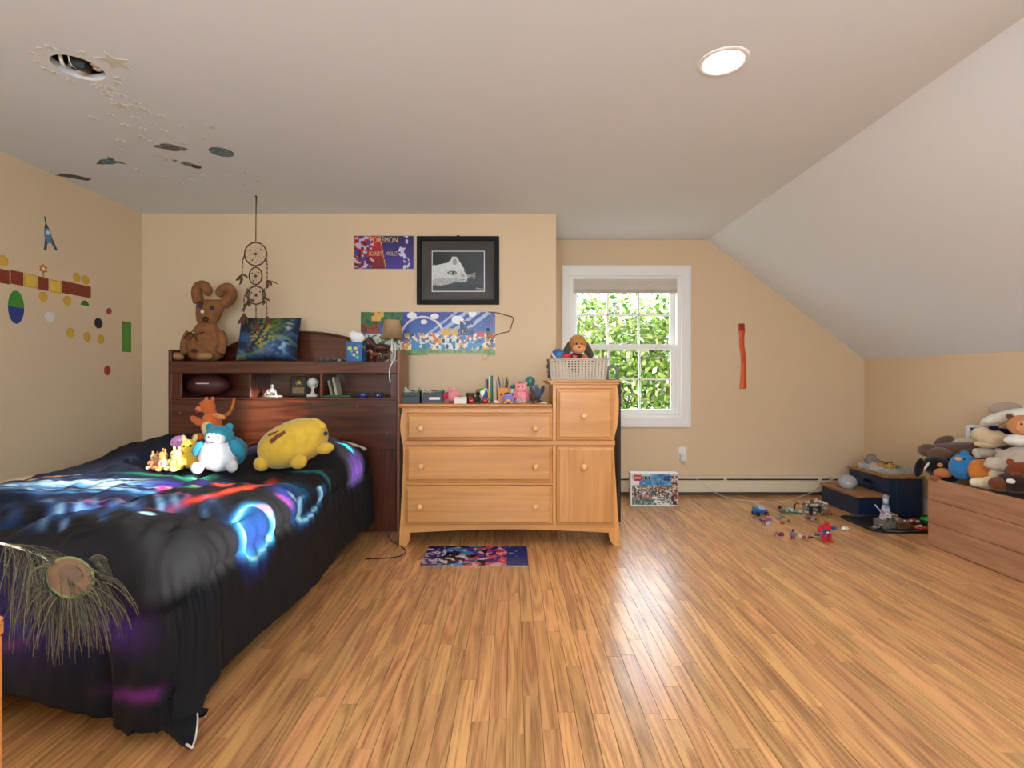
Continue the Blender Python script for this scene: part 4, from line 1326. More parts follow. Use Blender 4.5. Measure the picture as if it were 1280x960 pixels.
# end frames: a waisted S-profile seen from the front
left_out = [(dx_of(503.5), dz_of(511)), (dx_of(501), dz_of(522)), (dx_of(500), dz_of(535)), (dx_of(502), dz_of(548)), (dx_of(504), dz_of(560)), (dx_of(503.5), dz_of(590)), (dx_of(501.5), dz_of(630)), (dx_of(499.5), dz_of(665)), (dx_of(499), 0.0)]
lo_ = curve_poly(left_out)
poly = lo_ + [(dx_of(508), 0.0)] + curve_poly([(dx_of(511.5), dz_of(676)), (dx_of(512.5), dz_of(668)), (dx_of(512), dz_of(660))], 4) + [(dx_of(508.5), dz_of(655)), (dx_of(508.5), dz_of(511))]
MB().prism(poly, 0.0, 0.035).build('front_stile', maple_v, ds)
right_out = [(dx_of(771), dz_of(481)), (dx_of(773.2), dz_of(495)), (dx_of(773.5), dz_of(512)), (dx_of(772), dz_of(530)), (dx_of(768.5), dz_of(545)), (dx_of(767.5), dz_of(558)), (dx_of(769), dz_of(590)), (dx_of(771.5), dz_of(630)), (dx_of(774), dz_of(660)), (dx_of(776), 0.0)]
ro_ = curve_poly(right_out)
poly = ro_ + [(dx_of(768), 0.0)] + curve_poly([(dx_of(763), dz_of(676)), (dx_of(761), dz_of(668)), (dx_of(761.5), dz_of(660))], 4) + [(dx_of(765), dz_of(655)), (dx_of(765), dz_of(481))]
MB().prism(poly, 0.0, 0.035).build('front_stile', maple_v, ds)
# side panels follow the same outline behind the stiles
def side_panel(outl, sgn):
    inner = [(x - sgn*0.018, z) for x, z in outl]
    MB().prism([(x - sgn*0.004, z) for x, z in outl] + inner[::-1], 0.03, DB-DF).build('side_panel', maple_v, ds)
side_panel(lo_, -1); side_panel(ro_, 1)
bx0, bx1, bxm = dx_of(506), dx_of(767), dx_of(693)
zt1, zt2 = dz_of(511), dz_of(481)
# carcass in between
m = MB()
m.bb(bx0, bxm, 0.012, DB-DF-0.01, dz_of(657), zt1)
m.bb(bxm, bx1, 0.012, DB-DF-0.01, dz_of(657), zt2)
m.build('carcass', maple, ds)
# tops
m = MB()
m.bb(dx_of(498.5), dx_of(690), -0.022, DB-DF, dz_of(508.2), dz_of(505), 0.006)
m.bb(dx_of(500), dx_of(690), -0.012, DB-DF, dz_of(510), dz_of(508.2), 0.004)
m.bb(dx_of(502), dx_of(690), -0.004, DB-DF, dz_of(512.5), dz_of(510), 0.003)
m.build('top_board', maple, ds)
m = MB()
m.bb(dx_of(684.5), dx_of(775.5), -0.022, DB-DF, dz_of(477.6), dz_of(475.0), 0.005)
m.bb(dx_of(687), dx_of(773.5), -0.008, DB-DF, dz_of(481), dz_of(477.6), 0.004)
m.build('cabinet_top', maple, ds)
# rails and stiles of the face frame
def fbox(name, p0, p1, q0, q1, d=0.016, bev=0.002, mat=maple):
    return MB().bb(dx_of(p0), dx_of(p1), -d+0.012, 0.03, dz_of(q1), dz_of(q0), bev).build(name, mat, ds)
fbox('rail', 505, 769, 550.5, 556.8, 0.018, 0.004)
fbox('rail', 505, 692, 602.8, 606.5)
fbox('rail', 503, 769, 655.5, 659)
fbox('rail', 505, 690, 512.5, 515.8)
fbox('rail', 694, 768, 481, 485.5)
fbox('upright_divider', 690.8, 695.2, 481, 658, 0.014, mat=maple_v)
# arched apron
ap = [(dx_of(507), dz_of(657)), (dx_of(768), dz_of(657)), (dx_of(764), dz_of(666))]
for i in range(1, 16):
    t_ = i/16; ap.append((dx_of(764+(510-764)*t_), dz_of(666-4.5*math.sin(PI*t_))))
ap.append((dx_of(510), dz_of(666)))
MB().prism(ap, -0.002, 0.02).build('apron', maple, ds)
knob_m = wood('maple_knob', '#e6b57c', '#cf9858', 'Z', 0.35, 1.0, 0.3)
kp = [(0.0, 0.034), (0.010, 0.0335), (0.018, 0.030), (0.022, 0.024), (0.020, 0.018), (0.012, 0.013), (0.009, 0.006), (0.011, 0.0)]
def drawer(name, p0, p1, q0, q1, knobs, mat=maple):
    x0, x1, z0, z1 = dx_of(p0), dx_of(p1), dz_of(q1), dz_of(q0)
    o = MB().bb(x0, x1, -0.012, 0.02, z0, z1, 0.004).build(name, mat, ds)
    # raised field with bevelled border
    g, h = 0.022, 0.010
    vs = [(x0+0.008, -0.012, z0+0.008), (x1-0.008, -0.012, z0+0.008), (x1-0.008, -0.012, z1-0.008), (x0+0.008, -0.012, z1-0.008),
          (x0+g, -0.012-h, z0+g), (x1-g, -0.012-h, z0+g), (x1-g, -0.012-h, z1-g), (x0+g, -0.012-h, z1-g)]
    fs = [(4, 5, 6, 7), (0, 1, 5, 4), (1, 2, 6, 5), (2, 3, 7, 6), (3, 0, 4, 7), (3, 2, 1, 0)]
    MB().add(vs, fs).build('raised_panel', mat, o)
    for kx, ky in knobs:
        MB().lathe(kp[::-1], 18, (dx_of(kx), -0.021, dz_of(ky)), (PI/2, 0, 0)).build('knob', knob_m, o)
drawer('drawer', 508, 690.3, 516.2, 549.8, ((527, 534.5), (668.8, 535)))
drawer('drawer', 507.6, 690.4, 558, 602.2, ((527.3, 582), (669.5, 582)))
drawer('drawer', 506.6, 690.4, 607, 655, ((525.8, 632), (669.3, 632)))
drawer('cabinet_door', 695.6, 765.5, 486.5, 549.3, ((729.3, 519.5),))
drawer('cabinet_door', 695.6, 767.5, 558, 655.2, ((729.3, 582.3),), maple_v)
# dark backing board that leans behind the cabinet side
bk = MB().bb(0.812, 0.836, 3.96, 4.10, 0.0, 1.07, 0.004).build('leaning_board', pm('board_dark', '#2b1b14', 0.6))
tag(bk, 'narrow dark brown board standing upright behind the dresser side', 'board')

# ------------------------------------------------------------------ soft toys
def fur(hexc, shag=0.35, scale=140):
    return pm('plush'+hexc[1:]+('s' if shag > 0.5 else ''), hexc, 0.95, 0.10, 25, shag, scale, spec=0.15, sheen=0.25)
def toy(name, label, loc, rz, parts, cat='stuffed toy', group=None, scale=1.0, tilt=(0, 0)):
    """parts: (name, centre, radii, hex[, rot[, power]]); front faces -Y"""
    t = thing(name, label, cat, loc, group=group, rot=(tilt[0], tilt[1], rz))
    for k, p in enumerate(parts):
        nm, c, r, hx = p[:4]
        rot = p[4] if len(p) > 4 else None
        small = max(r) < 0.014
        shag = 0.8 if (len(p) > 5 and p[5]) else 0.3
        m = pm('bead'+hx[1:], hx, 0.25) if small else fur(hx, shag)
        MB().ell([v*scale for v in c], [v*scale for v in r], rot, None, 10 if small else 18, 6 if small else 12, lump=0.0 if small else (0.10 if shag > 0.5 else 0.035), seed=k).build(nm, m, t)
    return t

# large brown handmade toy with curled horns, sitting on the headboard
def bx_(px, py, Y=3.86): return W(px, py, Y)
o0 = W(258, 451.5, 3.86); o0.z = 1.238
bt = thing('horned_plush', 'large brown patched handmade toy with curled horns on the headboard', 'stuffed toy', o0)
brown = pm('patched_brown', '#85552f', 0.9, 0.25, 22, 0.3, 90)
dkb = pm('patch_dark', '#46281a', 0.9, 0.15, 20, 0.3, 90)
q = lambda px, py, dy=0.0: W(px, py, 3.86) - o0 + Vector((0, dy, 0))
sc_ = 3.86/F
# torso and head as one lathe-like skin of stacked ovals
def stack(mb, rows, n=18):
    """rows: (px, py, halfwidth px, depth m)"""
    vs = []; fs = []
    for (px, py, hw2, dpt) in rows:
        c = q(px, py)
        for i in range(n):
            a = 2*PI*i/n
            vs.append((c.x + hw2*sc_*math.cos(a), c.y + dpt*math.sin(a), c.z))
    for j in range(len(rows)-1):
        for i in range(n):
            e = (i+1) % n
            fs.append((j*n+i, j*n+e, (j+1)*n+e, (j+1)*n+i))
    fs.append(tuple(range(n))[::-1]); fs.append(tuple((len(rows)-1)*n+i for i in range(n)))
    mb.add(vs, fs, None, True)
mb = MB(); stack(mb, [(257, 451, 14, 0.05), (257.5, 446, 21, 0.07), (257.5, 436, 24.5, 0.08), (257.5, 425, 23, 0.075), (257.5, 415, 18, 0.06), (258, 408, 13, 0.05), (259, 404, 11, 0.045)])
mb.build('body', brown, bt)
mb = MB(); stack(mb, [(259, 407, 9.5, 0.04), (259.5, 401, 13, 0.05), (261, 393, 15.5, 0.055), (263, 384, 17.5, 0.055), (265, 378, 19, 0.045), (266, 375, 18, 0.025)])
mb.build('head', brown, bt)
def horn(pts, r0, r1):
    P = smooth_path([q(a, b, -0.005) for a, b in pts], 6)
    MB().tube(P, lambda t: r0 + (r1-r0)*t if t < 0.85 else (r0+(r1-r0)*t)*(1-(t-0.85)*3.0), 10).build('horn', brown, bt)
horn([(249, 378), (247, 369), (247, 362), (251, 357), (257, 358), (260, 364), (258, 369)], 0.040, 0.034)
horn([(280, 380), (288, 374), (290, 366), (286, 360), (280, 361), (276, 366), (279, 370)], 0.040, 0.034)
MB().tube(smooth_path([q(239, 415, -0.02), q(235, 425, -0.03), q(235, 436, -0.045), q(238, 442, -0.06)]), 0.026, 8, r2=0.03).build('arm', brown, bt)
MB().tube(smooth_path([q(277, 415, -0.02), q(281, 425, -0.03), q(282, 436, -0.045), q(280, 442, -0.06)]), 0.028, 8, r2=0.032).build('arm', brown, bt)
MB().ell(q(229, 445.5, -0.07), (0.047, 0.05, 0.031), (0, 0.25, 0), lump=0.05).build('foot', pm('patch_tan', '#9c7448', 0.9, 0.12, 14, 0.3, 90), bt)
MB().ell(q(265, 446, -0.09), (0.058, 0.045, 0.032), (0, -0.15, 0), lump=0.05).build('foot', pm('patch_tan', '#9c7448', 0.9, 0.12, 14, 0.3, 90), bt)
for k, (px, py, r) in enumerate(((256, 383, 0.02), (270, 386, 0.018))):
    MB().ell(q(px, py, -0.055), (r, 0.010, r)).build('eye_patch', pm('eye_navy', '#3a2e44', 0.8), bt)
for (px, py) in ((259.5, 391), (248.5, 417.5)):
    MB().cyl(q(px, py, -0.066), 0.013 if py < 400 else 0.009, 0.006, 14, (PI/2, 0, 0)).build('button', pm('button_pearl', '#d9d2c6', 0.3), bt)
for (a, b, c, d2, e) in ((256, 380, 0.020, 0.018, 0.4), (262, 400, 0.024, 0.022, 0.3), (251, 439, 0.034, 0.016, 0.0)):
    MB().ell(q(a, b, -0.052 if b < 410 else -0.068), (c, 0.014, d2), (0, e, 0), lump=0.15, seed=int(a)).build('dark_patch', dkb, bt)
MB().tube(smooth_path([q(237, 424, -0.07), q(244, 417, -0.075), q(252, 419, -0.075), q(262, 416, -0.07)]), 0.005, 5).build('dark_patch', dkb, bt)
MB().tube(smooth_path([q(245, 427, -0.078), q(250, 420, -0.076), q(254, 427, -0.078)]), 0.004, 5).build('dark_patch', dkb, bt)

# printed throw pillow
def fantasy(u, v):
    n = vnoise(u*7, v*7); n2 = vnoise(u*18+4, v*18); n3 = vnoise(u*30, v*30+7)
    c = np.ones(u.shape+(3,))*np.array(C('#15263f'))
    def mx(c, h, k): return c*(1-k[..., None]) + np.array(C(h))*k[..., None]
    c = mx(c, '#2b5687', np.clip((n-0.35)*2, 0, 1)*(v < 0.6))
    c = mx(c, '#234a2e', np.exp(-((u-0.62)/0.2)**2-((v-0.72)/0.25)**2)*0.9)
    c = mx(c, '#6b8a3a', np.exp(-((u-0.66)/0.12)**2-((v-0.75)/0.2)**2)*n2)
    k = np.exp(-((u-0.48)/0.16)**2-((v-0.55)/0.3)**2)
    c = mx(c, '#a7963f', np.clip(k*(n3-0.42)*6, 0, 1))
    c = mx(c, '#10151a', np.clip(k*(0.32-n3)*6, 0, 1))
    c = mx(c, '#8fb8d8', np.exp(-((u-0.78)/0.12)**2-((v-0.28)/0.16)**2)*np.clip((n2-0.4)*3, 0, 1))
    c = mx(c, '#a9b4b8', np.exp(-((u-0.88)/0.05)**2-((v-0.75)/0.14)**2)*np.clip((n3-0.3)*3, 0, 1))
    c = mx(c, '#6f8f5a', np.clip(1-np.abs(v-0.28+0.2*np.sin(u*6))*22, 0, 1)*0.6)
    c = mx(c, '#6f7a68', ((v < 0.1) & (u < 0.2)).astype(float)*0.8)
    return c
pillow('throw_pillow', 'square blue green printed throw pillow on top of the headboard', 'pillow', 0.46, 0.34, 0.19, W(337, 426, 3.90) + Vector((0, -0.01, 0.014)), (1.33, 0.0, 0.0), vcm('pillow_print', 0.8, 0.2, 260), fantasy)

# ------------------------------------------------------------------ dreamcatcher
DY = 3.72
o0 = W(320, 245, DY); o0.z = H
dc = thing('dreamcatcher', 'three hoop dreamcatcher with feathers hanging on string from ceiling', 'dreamcatcher', o0)
dq = lambda px, py, dy=0.0: W(px, py, DY) - o0 + Vector((0, dy, 0))
cordm = pm('dream_cord', '#4a3526', 0.9); webm = pm('dream_web', '#8a7358', 0.8); featm = pm('dream_feather', '#5a3a28', 0.9, 0.25, 60); beadm = pm('dream_bead', '#2b1d16', 0.4)
MB().tube([(0.0, 0, 0.0), dq(320, 260), dq(319.8, 303)], 0.0035, 5).build('hang_cord', cordm, dc)
MB().tube([(0.006, 0, 0.0), dq(320.4, 262), dq(320, 300)], 0.002, 4).build('hang_cord', cordm, dc)
MB().cyl((0.0, 0, -0.003), 0.008, 0.006, 10).build('ceiling_pin', beadm, dc)
for cx0, cy0, rx0, ry0, th in ((319.5, 317.5, 13.8, 14.5, 0.3), (319.5, 345, 8, 10.8, 0), (320, 369, 11.2, 11.2, 0)):
    s = DY/F
    def hp(a, k=1.0): 
        return dq(cx0, cy0) + Vector((rx0*s*k*math.cos(a), 0, ry0*s*k*math.sin(a)))
    MB().tube([hp(2*PI*i/32) for i in range(32)], 0.0048, 6, closed=True).build('hoop', cordm, dc)
    mb = MB()
    nn = 10
    for ring in range(4):
        k0, k1 = 1-ring*0.22, 1-(ring+1)*0.22
        for i in range(nn):
            a0 = 2*PI*(i+0.5*(ring % 2))/nn; a1 = 2*PI*(i+0.5*(ring % 2)+0.5)/nn; a2 = 2*PI*(i+0.5*(ring % 2)+1)/nn
            mb.tube([hp(a0, k0), hp(a1, k1), hp(a2, k0)], 0.0011, 3)
    mb.build('web', webm, dc)
    mb = MB()
    mb.ell(dq(cx0, cy0), (0.010, 0.006, 0.010), None, None, 8, 6)
    for a in (0.7, 2.6, 4.2): mb.ell(hp(a, 0.6), (0.006, 0.006, 0.006), None, None, 8, 6)
    mb.build('web_beads', beadm, dc)
MB().tube([dq(319.6, 332), dq(319.5, 334.5)], 0.003, 5).build('link_cord', cordm, dc)
MB().tube([dq(319.6, 355.5), dq(319.8, 358)], 0.003, 5).build('link_cord', cordm, dc)
def strand(pts, feathers):
    so = MB().tube([dq(a, b) for a, b in pts], 0.0022, 4).build('strand', cordm, dc)
    (a, b), (c, d2) = pts[-2], pts[-1]
    mb = MB()
    for i, (a, b) in enumerate(pts[:-1]):
        for k in range(3):
            t = (k+0.5)/3; mb.ell(dq(a+(pts[i+1][0]-a)*t, b+(pts[i+1][1]-b)*t), (0.005, 0.005, 0.008), None, None, 8, 6)
    mb.build('beads', beadm, so)
    ex_, ey_ = pts[-1]
    for (fx, fy, wd_) in feathers:
        p0 = dq(ex_, ey_); p1 = dq(ex_+fx, ey_+fy)
        d = (p1-p0); n = d.cross(Vector((0, 1, 0))).normalized()
        vs = []; fs = []
        K = 7
        for i in range(K+1):
            t = i/K; wv = wd_*math.sin(PI*min(1, t*0.92+0.05))**0.7*(1+0.25*math.sin(i*2.7))
            pc = p0 + d*t + n*0.012*math.sin(t*2.2)
            vs += [pc - n*wv, pc + Vector((0, -0.004, 0)), pc + n*wv, pc + Vector((0, 0.003, 0))]
        for i in range(K):
            for e in range(4):
                g2 = (e+1) % 4
                fs.append((i*4+e, i*4+g2, i*4+4+g2, i*4+4+e))
        MB().add(vs, fs, None, True).build('feather', featm, dc)
strand([(306, 318), (303.5, 325), (302.5, 343)], [(-9, 6, 0.012), (-5, 13, 0.010), (6, 6, 0.008)])
strand([(333, 321), (334, 332), (334, 350)], [(-3, 11, 0.012), (14, 8, 0.004), (4, 8, 0.010)])
strand([(310, 360), (305, 372), (305, 392)], [(-4, 16, 0.016), (-9, 12, 0.014), (3, 14, 0.012)])
strand([(330, 360), (333, 375), (333.5, 395)], [(-3, 13, 0.012), (3, 12, 0.012)])
strand([(320, 381), (320, 390), (320, 402)], [(-5, 14, 0.014), (3, 15, 0.013), (-1, 12, 0.015)])
strand([(312, 362), (311, 368), (311, 374)], [(-8, 8, 0.010), (-2, 9, 0.012), (6, 6, 0.008), (-11, 15, 0.008)])
strand([(328, 362), (329, 368), (329, 372)], [(-2, 9, 0.012), (7, 6, 0.008)])

# ------------------------------------------------------------------ things on and in the headboard
ST = 1.238   # shelf top
SY = 3.84
# tissue box
c0 = W(444, 452, 3.80); tb = thing('tissue_box', 'blue patterned tissue box with white tissue on headboard shelf', 'tissue box', (c0.x, 3.83, ST))
bs = 0.118
MB().box((0, 0, 0.072), (bs, bs, 0.144), 0.003).build('carton', pm('tissue_blue', '#2f5f9c', 0.5, 0.1, 20), tb)
rt = random.Random(5)
for k in range(11):
    hx_ = ('#d8c06a', '#46b7a8', '#c9d66a', '#2b9a9c')[k % 4]
    face = k % 3
    a = rt.uniform(-0.04, 0.04); z = rt.uniform(0.02, 0.125); r = rt.uniform(0.010, 0.018)
    pl = [(r*math.cos(j*PI/2.5+k)*rt.uniform(0.7, 1.2), r*math.sin(j*PI/2.5+k)*rt.uniform(0.7, 1.2)) for j in range(5)]
    if face < 2: MB().prism([(x+a, y+z) for x, y in pl], -bs/2-0.0008, -bs/2+0.001).build('printed_shape', pm('tissue'+hx_[1:], hx_, 0.5), tb)
    else: MB().prism([(x+a, y+z) for x, y in pl], bs/2-0.001, bs/2+0.0008, 'X').build('printed_shape', pm('tissue'+hx_[1:], hx_, 0.5), tb)
mb = MB(); n = 14
vs = []; fs = []
for j in range(6):
    t = j/5
    for i in range(n):
        a = 2*PI*i/n; r = (0.030+0.022*math.sin(t*PI*0.8))*(1-0.45*t**3)*(1+0.22*math.sin(3*a+t*4))
        vs.append((r*math.cos(a)*1.15, r*math.sin(a)*0.8, 0.142+0.085*t+0.008*math.sin(2*a)*t))
for j in range(5):
    for i in range(n):
        e = (i+1) % n; fs.append((j*n+i, j*n+e, (j+1)*n+e, (j+1)*n+i))
fs.append(tuple(5*n+i for i in range(n)))
mb.add(vs, fs, None, True); mb.build('tissue', pm('tissue_white', '#e9e9ea', 0.9), tb)

# lamp
c0 = W(490, 424, 3.86)
lm = thing('table_lamp', 'small table lamp with beige tapered shade on the headboard end', 'lamp', (c0.x, 3.86, ST))
zs = c0.z - ST
MB().lathe([(0.086, zs+0.004), (0.084, zs), (0.058, zs+0.142), (0.056, zs+0.142)], 28, cap=False).build('lamp_shade', pm('shade_beige', '#c9a57e', 0.8, 0.03, bump=0.1), lm)
MB().lathe([(0.0, 0.0), (0.055, 0.0), (0.055, 0.010), (0.02, 0.022), (0.010, 0.035), (0.013, 0.07), (0.009, 0.10), (0.0085, zs+0.05), (0.0, zs+0.05)], 18).build('lamp_base', pm('lamp_white', '#d9d4cc', 0.4), lm)
MB().ell((0, 0, zs+0.075), (0.026, 0.026, 0.036)).build('bulb', pm('bulb_white', '#efece6', 0.3), lm)
mb = MB()
for k in range(3):
    a = k*2*PI/3; mb.tube([(0, 0, zs+0.13), (0.056*math.cos(a), 0.056*math.sin(a), zs+0.138)], 0.0015, 4)
mb.build('shade_spider', pm('brass', '#a8905c', 0.4, metal=0.8), lm)
cpts = [W(494, 430, 3.78), W(494, 446, 3.715), W(491, 452, 3.700), W(487.5, 460, 3.700), W(486.8, 470, 3.705), W(488, 478, 3.712)]
MB().tube([p - Vector((c0.x, 3.86, ST)) for p in smooth_path(cpts)], 0.0045, 6).build('power_cord', pm('cord_white', '#e6e2da', 0.4), lm)

# horse figurines
def horse(name, label, loc, rz, s, hexb, hexm):
    t = thing(name, label, 'figurine', loc, rz)
    hm2 = pm('horse'+hexb[1:], hexb, 0.45, 0.15, 40); mm2 = pm('mane'+hexm[1:], hexm, 0.5, 0.15, 40)
    b = MB()
    b.ell((0, 0, 0.62*s), (0.36*s, 0.14*s, 0.16*s), None, None, 14, 8)
    b.tube(smooth_path([(-0.26*s, 0, 0.66*s), (-0.38*s, 0, 0.80*s), (-0.46*s, 0, 0.95*s)]), 0.12*s, 8, r2=0.075*s)
    b.tube([(-0.42*s, 0, 0.97*s), (-0.56*s, 0, 0.90*s), (-0.68*s, 0, 0.78*s)], 0.085*s, 8, r2=0.05*s)
    for sy in (-1, 1):
        b.tube([(-0.43*s, sy*0.04*s, 1.0*s), (-0.42*s, sy*0.05*s, 1.1*s)], 0.025*s, 5, r2=0.006*s)
    b.build('body', hm2, t)
    legs = ((-0.24, -0.07, -0.30, 0.30, -0.22), (-0.24, 0.07, -0.36, 0.34, -0.44), (0.26, -0.07, 0.30, 0.28, 0.36), (0.26, 0.07, 0.22, 0.30, 0.20))
    for (x, y, kx, kz, fx) in legs:
        MB().tube([(x*s, y*s, 0.58*s), (kx*s, y*s, kz*s), (fx*s, y*s, 0.0)], lambda tt: (0.085 if tt < 0.3 else 0.04)*s, 7).build('leg', hm2, t)
    MB().tube(smooth_path([(-0.46*s, 0, 1.04*s), (-0.36*s, 0, 0.92*s), (-0.24*s, 0, 0.78*s)]), 0.05*s, 6).build('mane', mm2, t)
    MB().tube(smooth_path([(0.34*s, 0, 0.70*s), (0.46*s, 0, 0.64*s), (0.50*s, 0, 0.36*s)]), 0.05*s, 6, r2=0.015*s).build('tail', mm2, t)
    return t
c0 = W(469, 452, 3.78); horse('horse_figurine', 'small chestnut horse figurine standing beside the tissue box', (c0.x, 3.775, ST), 0.15, 0.088, '#7a3f22', '#c9b08a')
c0 = W(472, 452, 3.9); horse('horse_figurine', 'larger dark brown horse figurine behind the small chestnut horse', (c0.x+0.02, 3.92, ST), 0.2, 0.185, '#4a2a1a', '#241510')
c0 = W(486, 452, 3.8); horse('horse_figurine', 'small tan horse figurine beneath the lamp shade', (c0.x-0.012, 3.775, ST), 2.7, 0.078, '#6b5038', '#2e2118')
# trinkets
rt = random.Random(8)
for k in range(7):
    px = 402 + k*4.6
    hx_ = ('#2d3350', '#1c1d28', '#4c5a80', '#1c1d28', '#30345a', '#b9bcc8', '#20222c')[k]
    c0 = W(px, 452, 3.79)
    t = thing('trinket', ('dark blue', 'black', 'steel blue', 'black bead-topped', 'indigo', 'silver grey', 'charcoal')[k] + ' tiny trinket lying on the headboard shelf by the tissue box', 'trinket', (c0.x, 3.78+rt.uniform(-0.02, 0.03), ST))
    MB().ell((0, 0, 0.009), (0.014, 0.012, 0.009), (0, 0, k), lump=0.3, seed=k).build('trinket_body', pm('trink'+hx_[1:], hx_, 0.4), t)
    MB().ell((0.004, -0.004, 0.018), (0.006, 0.006, 0.006), n=8, m=6).build('trinket_top', pm('trinktop', '#6f7488', 0.3), t)

CZ = 0.978   # cubby floor
# football
c0 = W(259, 482, 3.87)
fb = thing('football', 'dark maroon football lying in the left headboard cubby', 'ball', (c0.x, 3.88, CZ+0.087), rot=(0.1, 0, 0.1))
prof = [(0.0, -0.155)] + [(0.088*math.sqrt(max(0, 1-(z/0.165)**2))**1.25, z) for z in [-0.15+0.02*i for i in range(16)]] + [(0.0, 0.155)]
MB().lathe(prof, 24, rot=(0, PI/2, 0)).build('ball_body', pm('football_leather', '#4a1f1c', 0.55, 0.1, 30, 0.3, 220), fb)
for x in (-0.10, 0.10):
    MB().lathe([(0.060, -0.007), (0.0655, 0.0), (0.060, 0.007)], 24, (x, 0, 0), (0, PI/2, 0), cap=False).build('stripe', pm('football_stripe', '#cfc7bd', 0.5), fb)
MB().box((0, -0.084, 0.02), (0.09, 0.008, 0.008), 0.002).build('lacing', pm('football_stripe', '#cfc7bd', 0.5), fb)
# silver figurine on a base
silv = pm('silver', '#b8b6b0', 0.35, 0.1, 40, metal=0.5)
c0 = W(340, 496, 3.80)
sf = thing('silver_figurine', 'small silver crouching figurine on a wide flat base in cubby', 'figurine', (c0.x, 3.80, CZ))
MB().lathe([(0.0, 0.0), (0.058, 0.0), (0.058, 0.006), (0.04, 0.012), (0.0, 0.014)], 20, sx=1.3).build('base', silv, sf)
MB().ell((0, 0, 0.040), (0.022, 0.02, 0.030), lump=0.15).build('body', silv, sf)
MB().ell((0.002, -0.004, 0.080), (0.012, 0.012, 0.015)).build('head', silv, sf)
for s_ in (-1, 1):
    MB().tube([(s_*0.016, 0, 0.055), (s_*0.032, -0.012, 0.042), (s_*0.02, -0.03, 0.03)], 0.007, 6).build('arm', silv, sf)
    MB().tube([(s_*0.012, -0.005, 0.02), (s_*0.036, -0.02, 0.032), (s_*0.04, -0.025, 0.012)], 0.009, 6).build('leg', silv, sf)
# plaque
c0 = W(373, 496, 3.84)
pq = thing('award_plaque', 'black award plaque with gold medallion leaning in the middle cubby', 'plaque', (c0.x, 3.84, CZ+0.002), rot=(-0.12, 0, 0.1))
MB().box((0, 0, 0.075), (0.115, 0.014, 0.15), 0.004).build('board', pm('plaque_black', '#17120f', 0.35), pq)
MB().cyl((0, -0.010, 0.105), 0.026, 0.006, 24, (PI/2, 0, 0)).build('medallion', pm('medal_gold', '#b99a62', 0.35, 0.2, 60, metal=0.7), pq)
MB().box((0, -0.009, 0.045), (0.085, 0.003, 0.044), 0.001).build('name_plate', pm('plate_brass', '#7c6a4a', 0.35, 0.1, metal=0.7), pq)
# white globe trophy
c0 = W(391, 496.5, 3.80)
gt = thing('globe_trophy', 'white globe trophy on a stem and square foot in cubby', 'trophy', (c0.x, 3.80, CZ))
wt = pm('trophy_white', '#d6d3cc', 0.4, 0.05)
MB().box((0, 0, 0.010), (0.075, 0.05, 0.020), 0.003).build('foot', wt, gt)
MB().lathe([(0.02, 0.02), (0.012, 0.035), (0.010, 0.06), (0.018, 0.075)], 14).build('stem', wt, gt)
MB().ell((0, 0, 0.108), (0.036, 0.036, 0.036)).build('globe', wt, gt)
MB().tube([(0.041*math.cos(a), 0, 0.106+0.041*math.sin(a)) for a in [PI*0.9+i*PI*1.2/14 for i in range(15)]], 0.003, 6).build('globe_arm', wt, gt)
# books leaning, green book flat, two blue yo-yos
c0 = W(418, 496, 3.82)
for k, (dx2, tilt, hx_, hh) in enumerate(((-0.014, -0.22, '#8d8672', 0.115), (0.022, -0.20, '#b0a890', 0.140))):
    bo = thing('book', ('thin grey green' if k == 0 else 'taller pale cream') + ' book leaning in the right headboard cubby', 'book', (c0.x+dx2, 3.86, CZ+0.006), rot=(0, tilt, 0))
    MB().box((0, 0, hh/2), (0.018, 0.11, hh), 0.002).build('cover', pm('book'+hx_[1:], hx_, 0.6), bo)
    MB().box((0.0, 0.002, hh/2+0.002), (0.013, 0.108, hh), 0.0).build('pages', pm('paper', '#d8d0bc', 0.9), bo)
c0 = W(423, 497, 3.78)
bo = thing('book', 'green book lying flat at the cubby edge', 'book', (c0.x, 3.80, CZ))
MB().box((0, 0, 0.006), (0.21, 0.13, 0.012), 0.002).build('cover', pm('book_green', '#2e5a3c', 0.6), bo)
MB().box((0.0, 0.001, 0.006), (0.206, 0.131, 0.008)).build('pages', pm('paper', '#d8d0bc', 0.9), bo)
for px, hx_, lb in ((454, '#1f3f96', 'bright blue yo-yo with pale rim lying in the right cubby'), (473.5, '#223a86', 'blue yo-yo with white bead nearest the cubby end')):
    c0 = W(px, 495, 3.79)
    yo = thing('yoyo', lb, 'yo-yo', (c0.x, 3.79, CZ))
    MB().lathe([(0.0, 0.0), (0.032, 0.0), (0.037, 0.005), (0.036, 0.011), (0.02, 0.013), (0.0, 0.013)], 22).build('disc', pm('yo'+hx_[1:], hx_, 0.25), yo)
    MB().lathe([(0.0, 0.017), (0.02, 0.017), (0.036, 0.019), (0.037, 0.026), (0.030, 0.031), (0.0, 0.031)], 22).build('disc', pm('yo'+hx_[1:], hx_, 0.25), yo)
    MB().cyl((0, 0, 0.015), 0.012, 0.006, 12).build('axle', pm('cord_white', '#e6e2da', 0.4), yo)
    if px > 460: MB().ell((0.0, -0.034, 0.012), (0.007, 0.007, 0.007), n=8, m=6).build('bead', pm('cord_white', '#e6e2da', 0.4), yo)

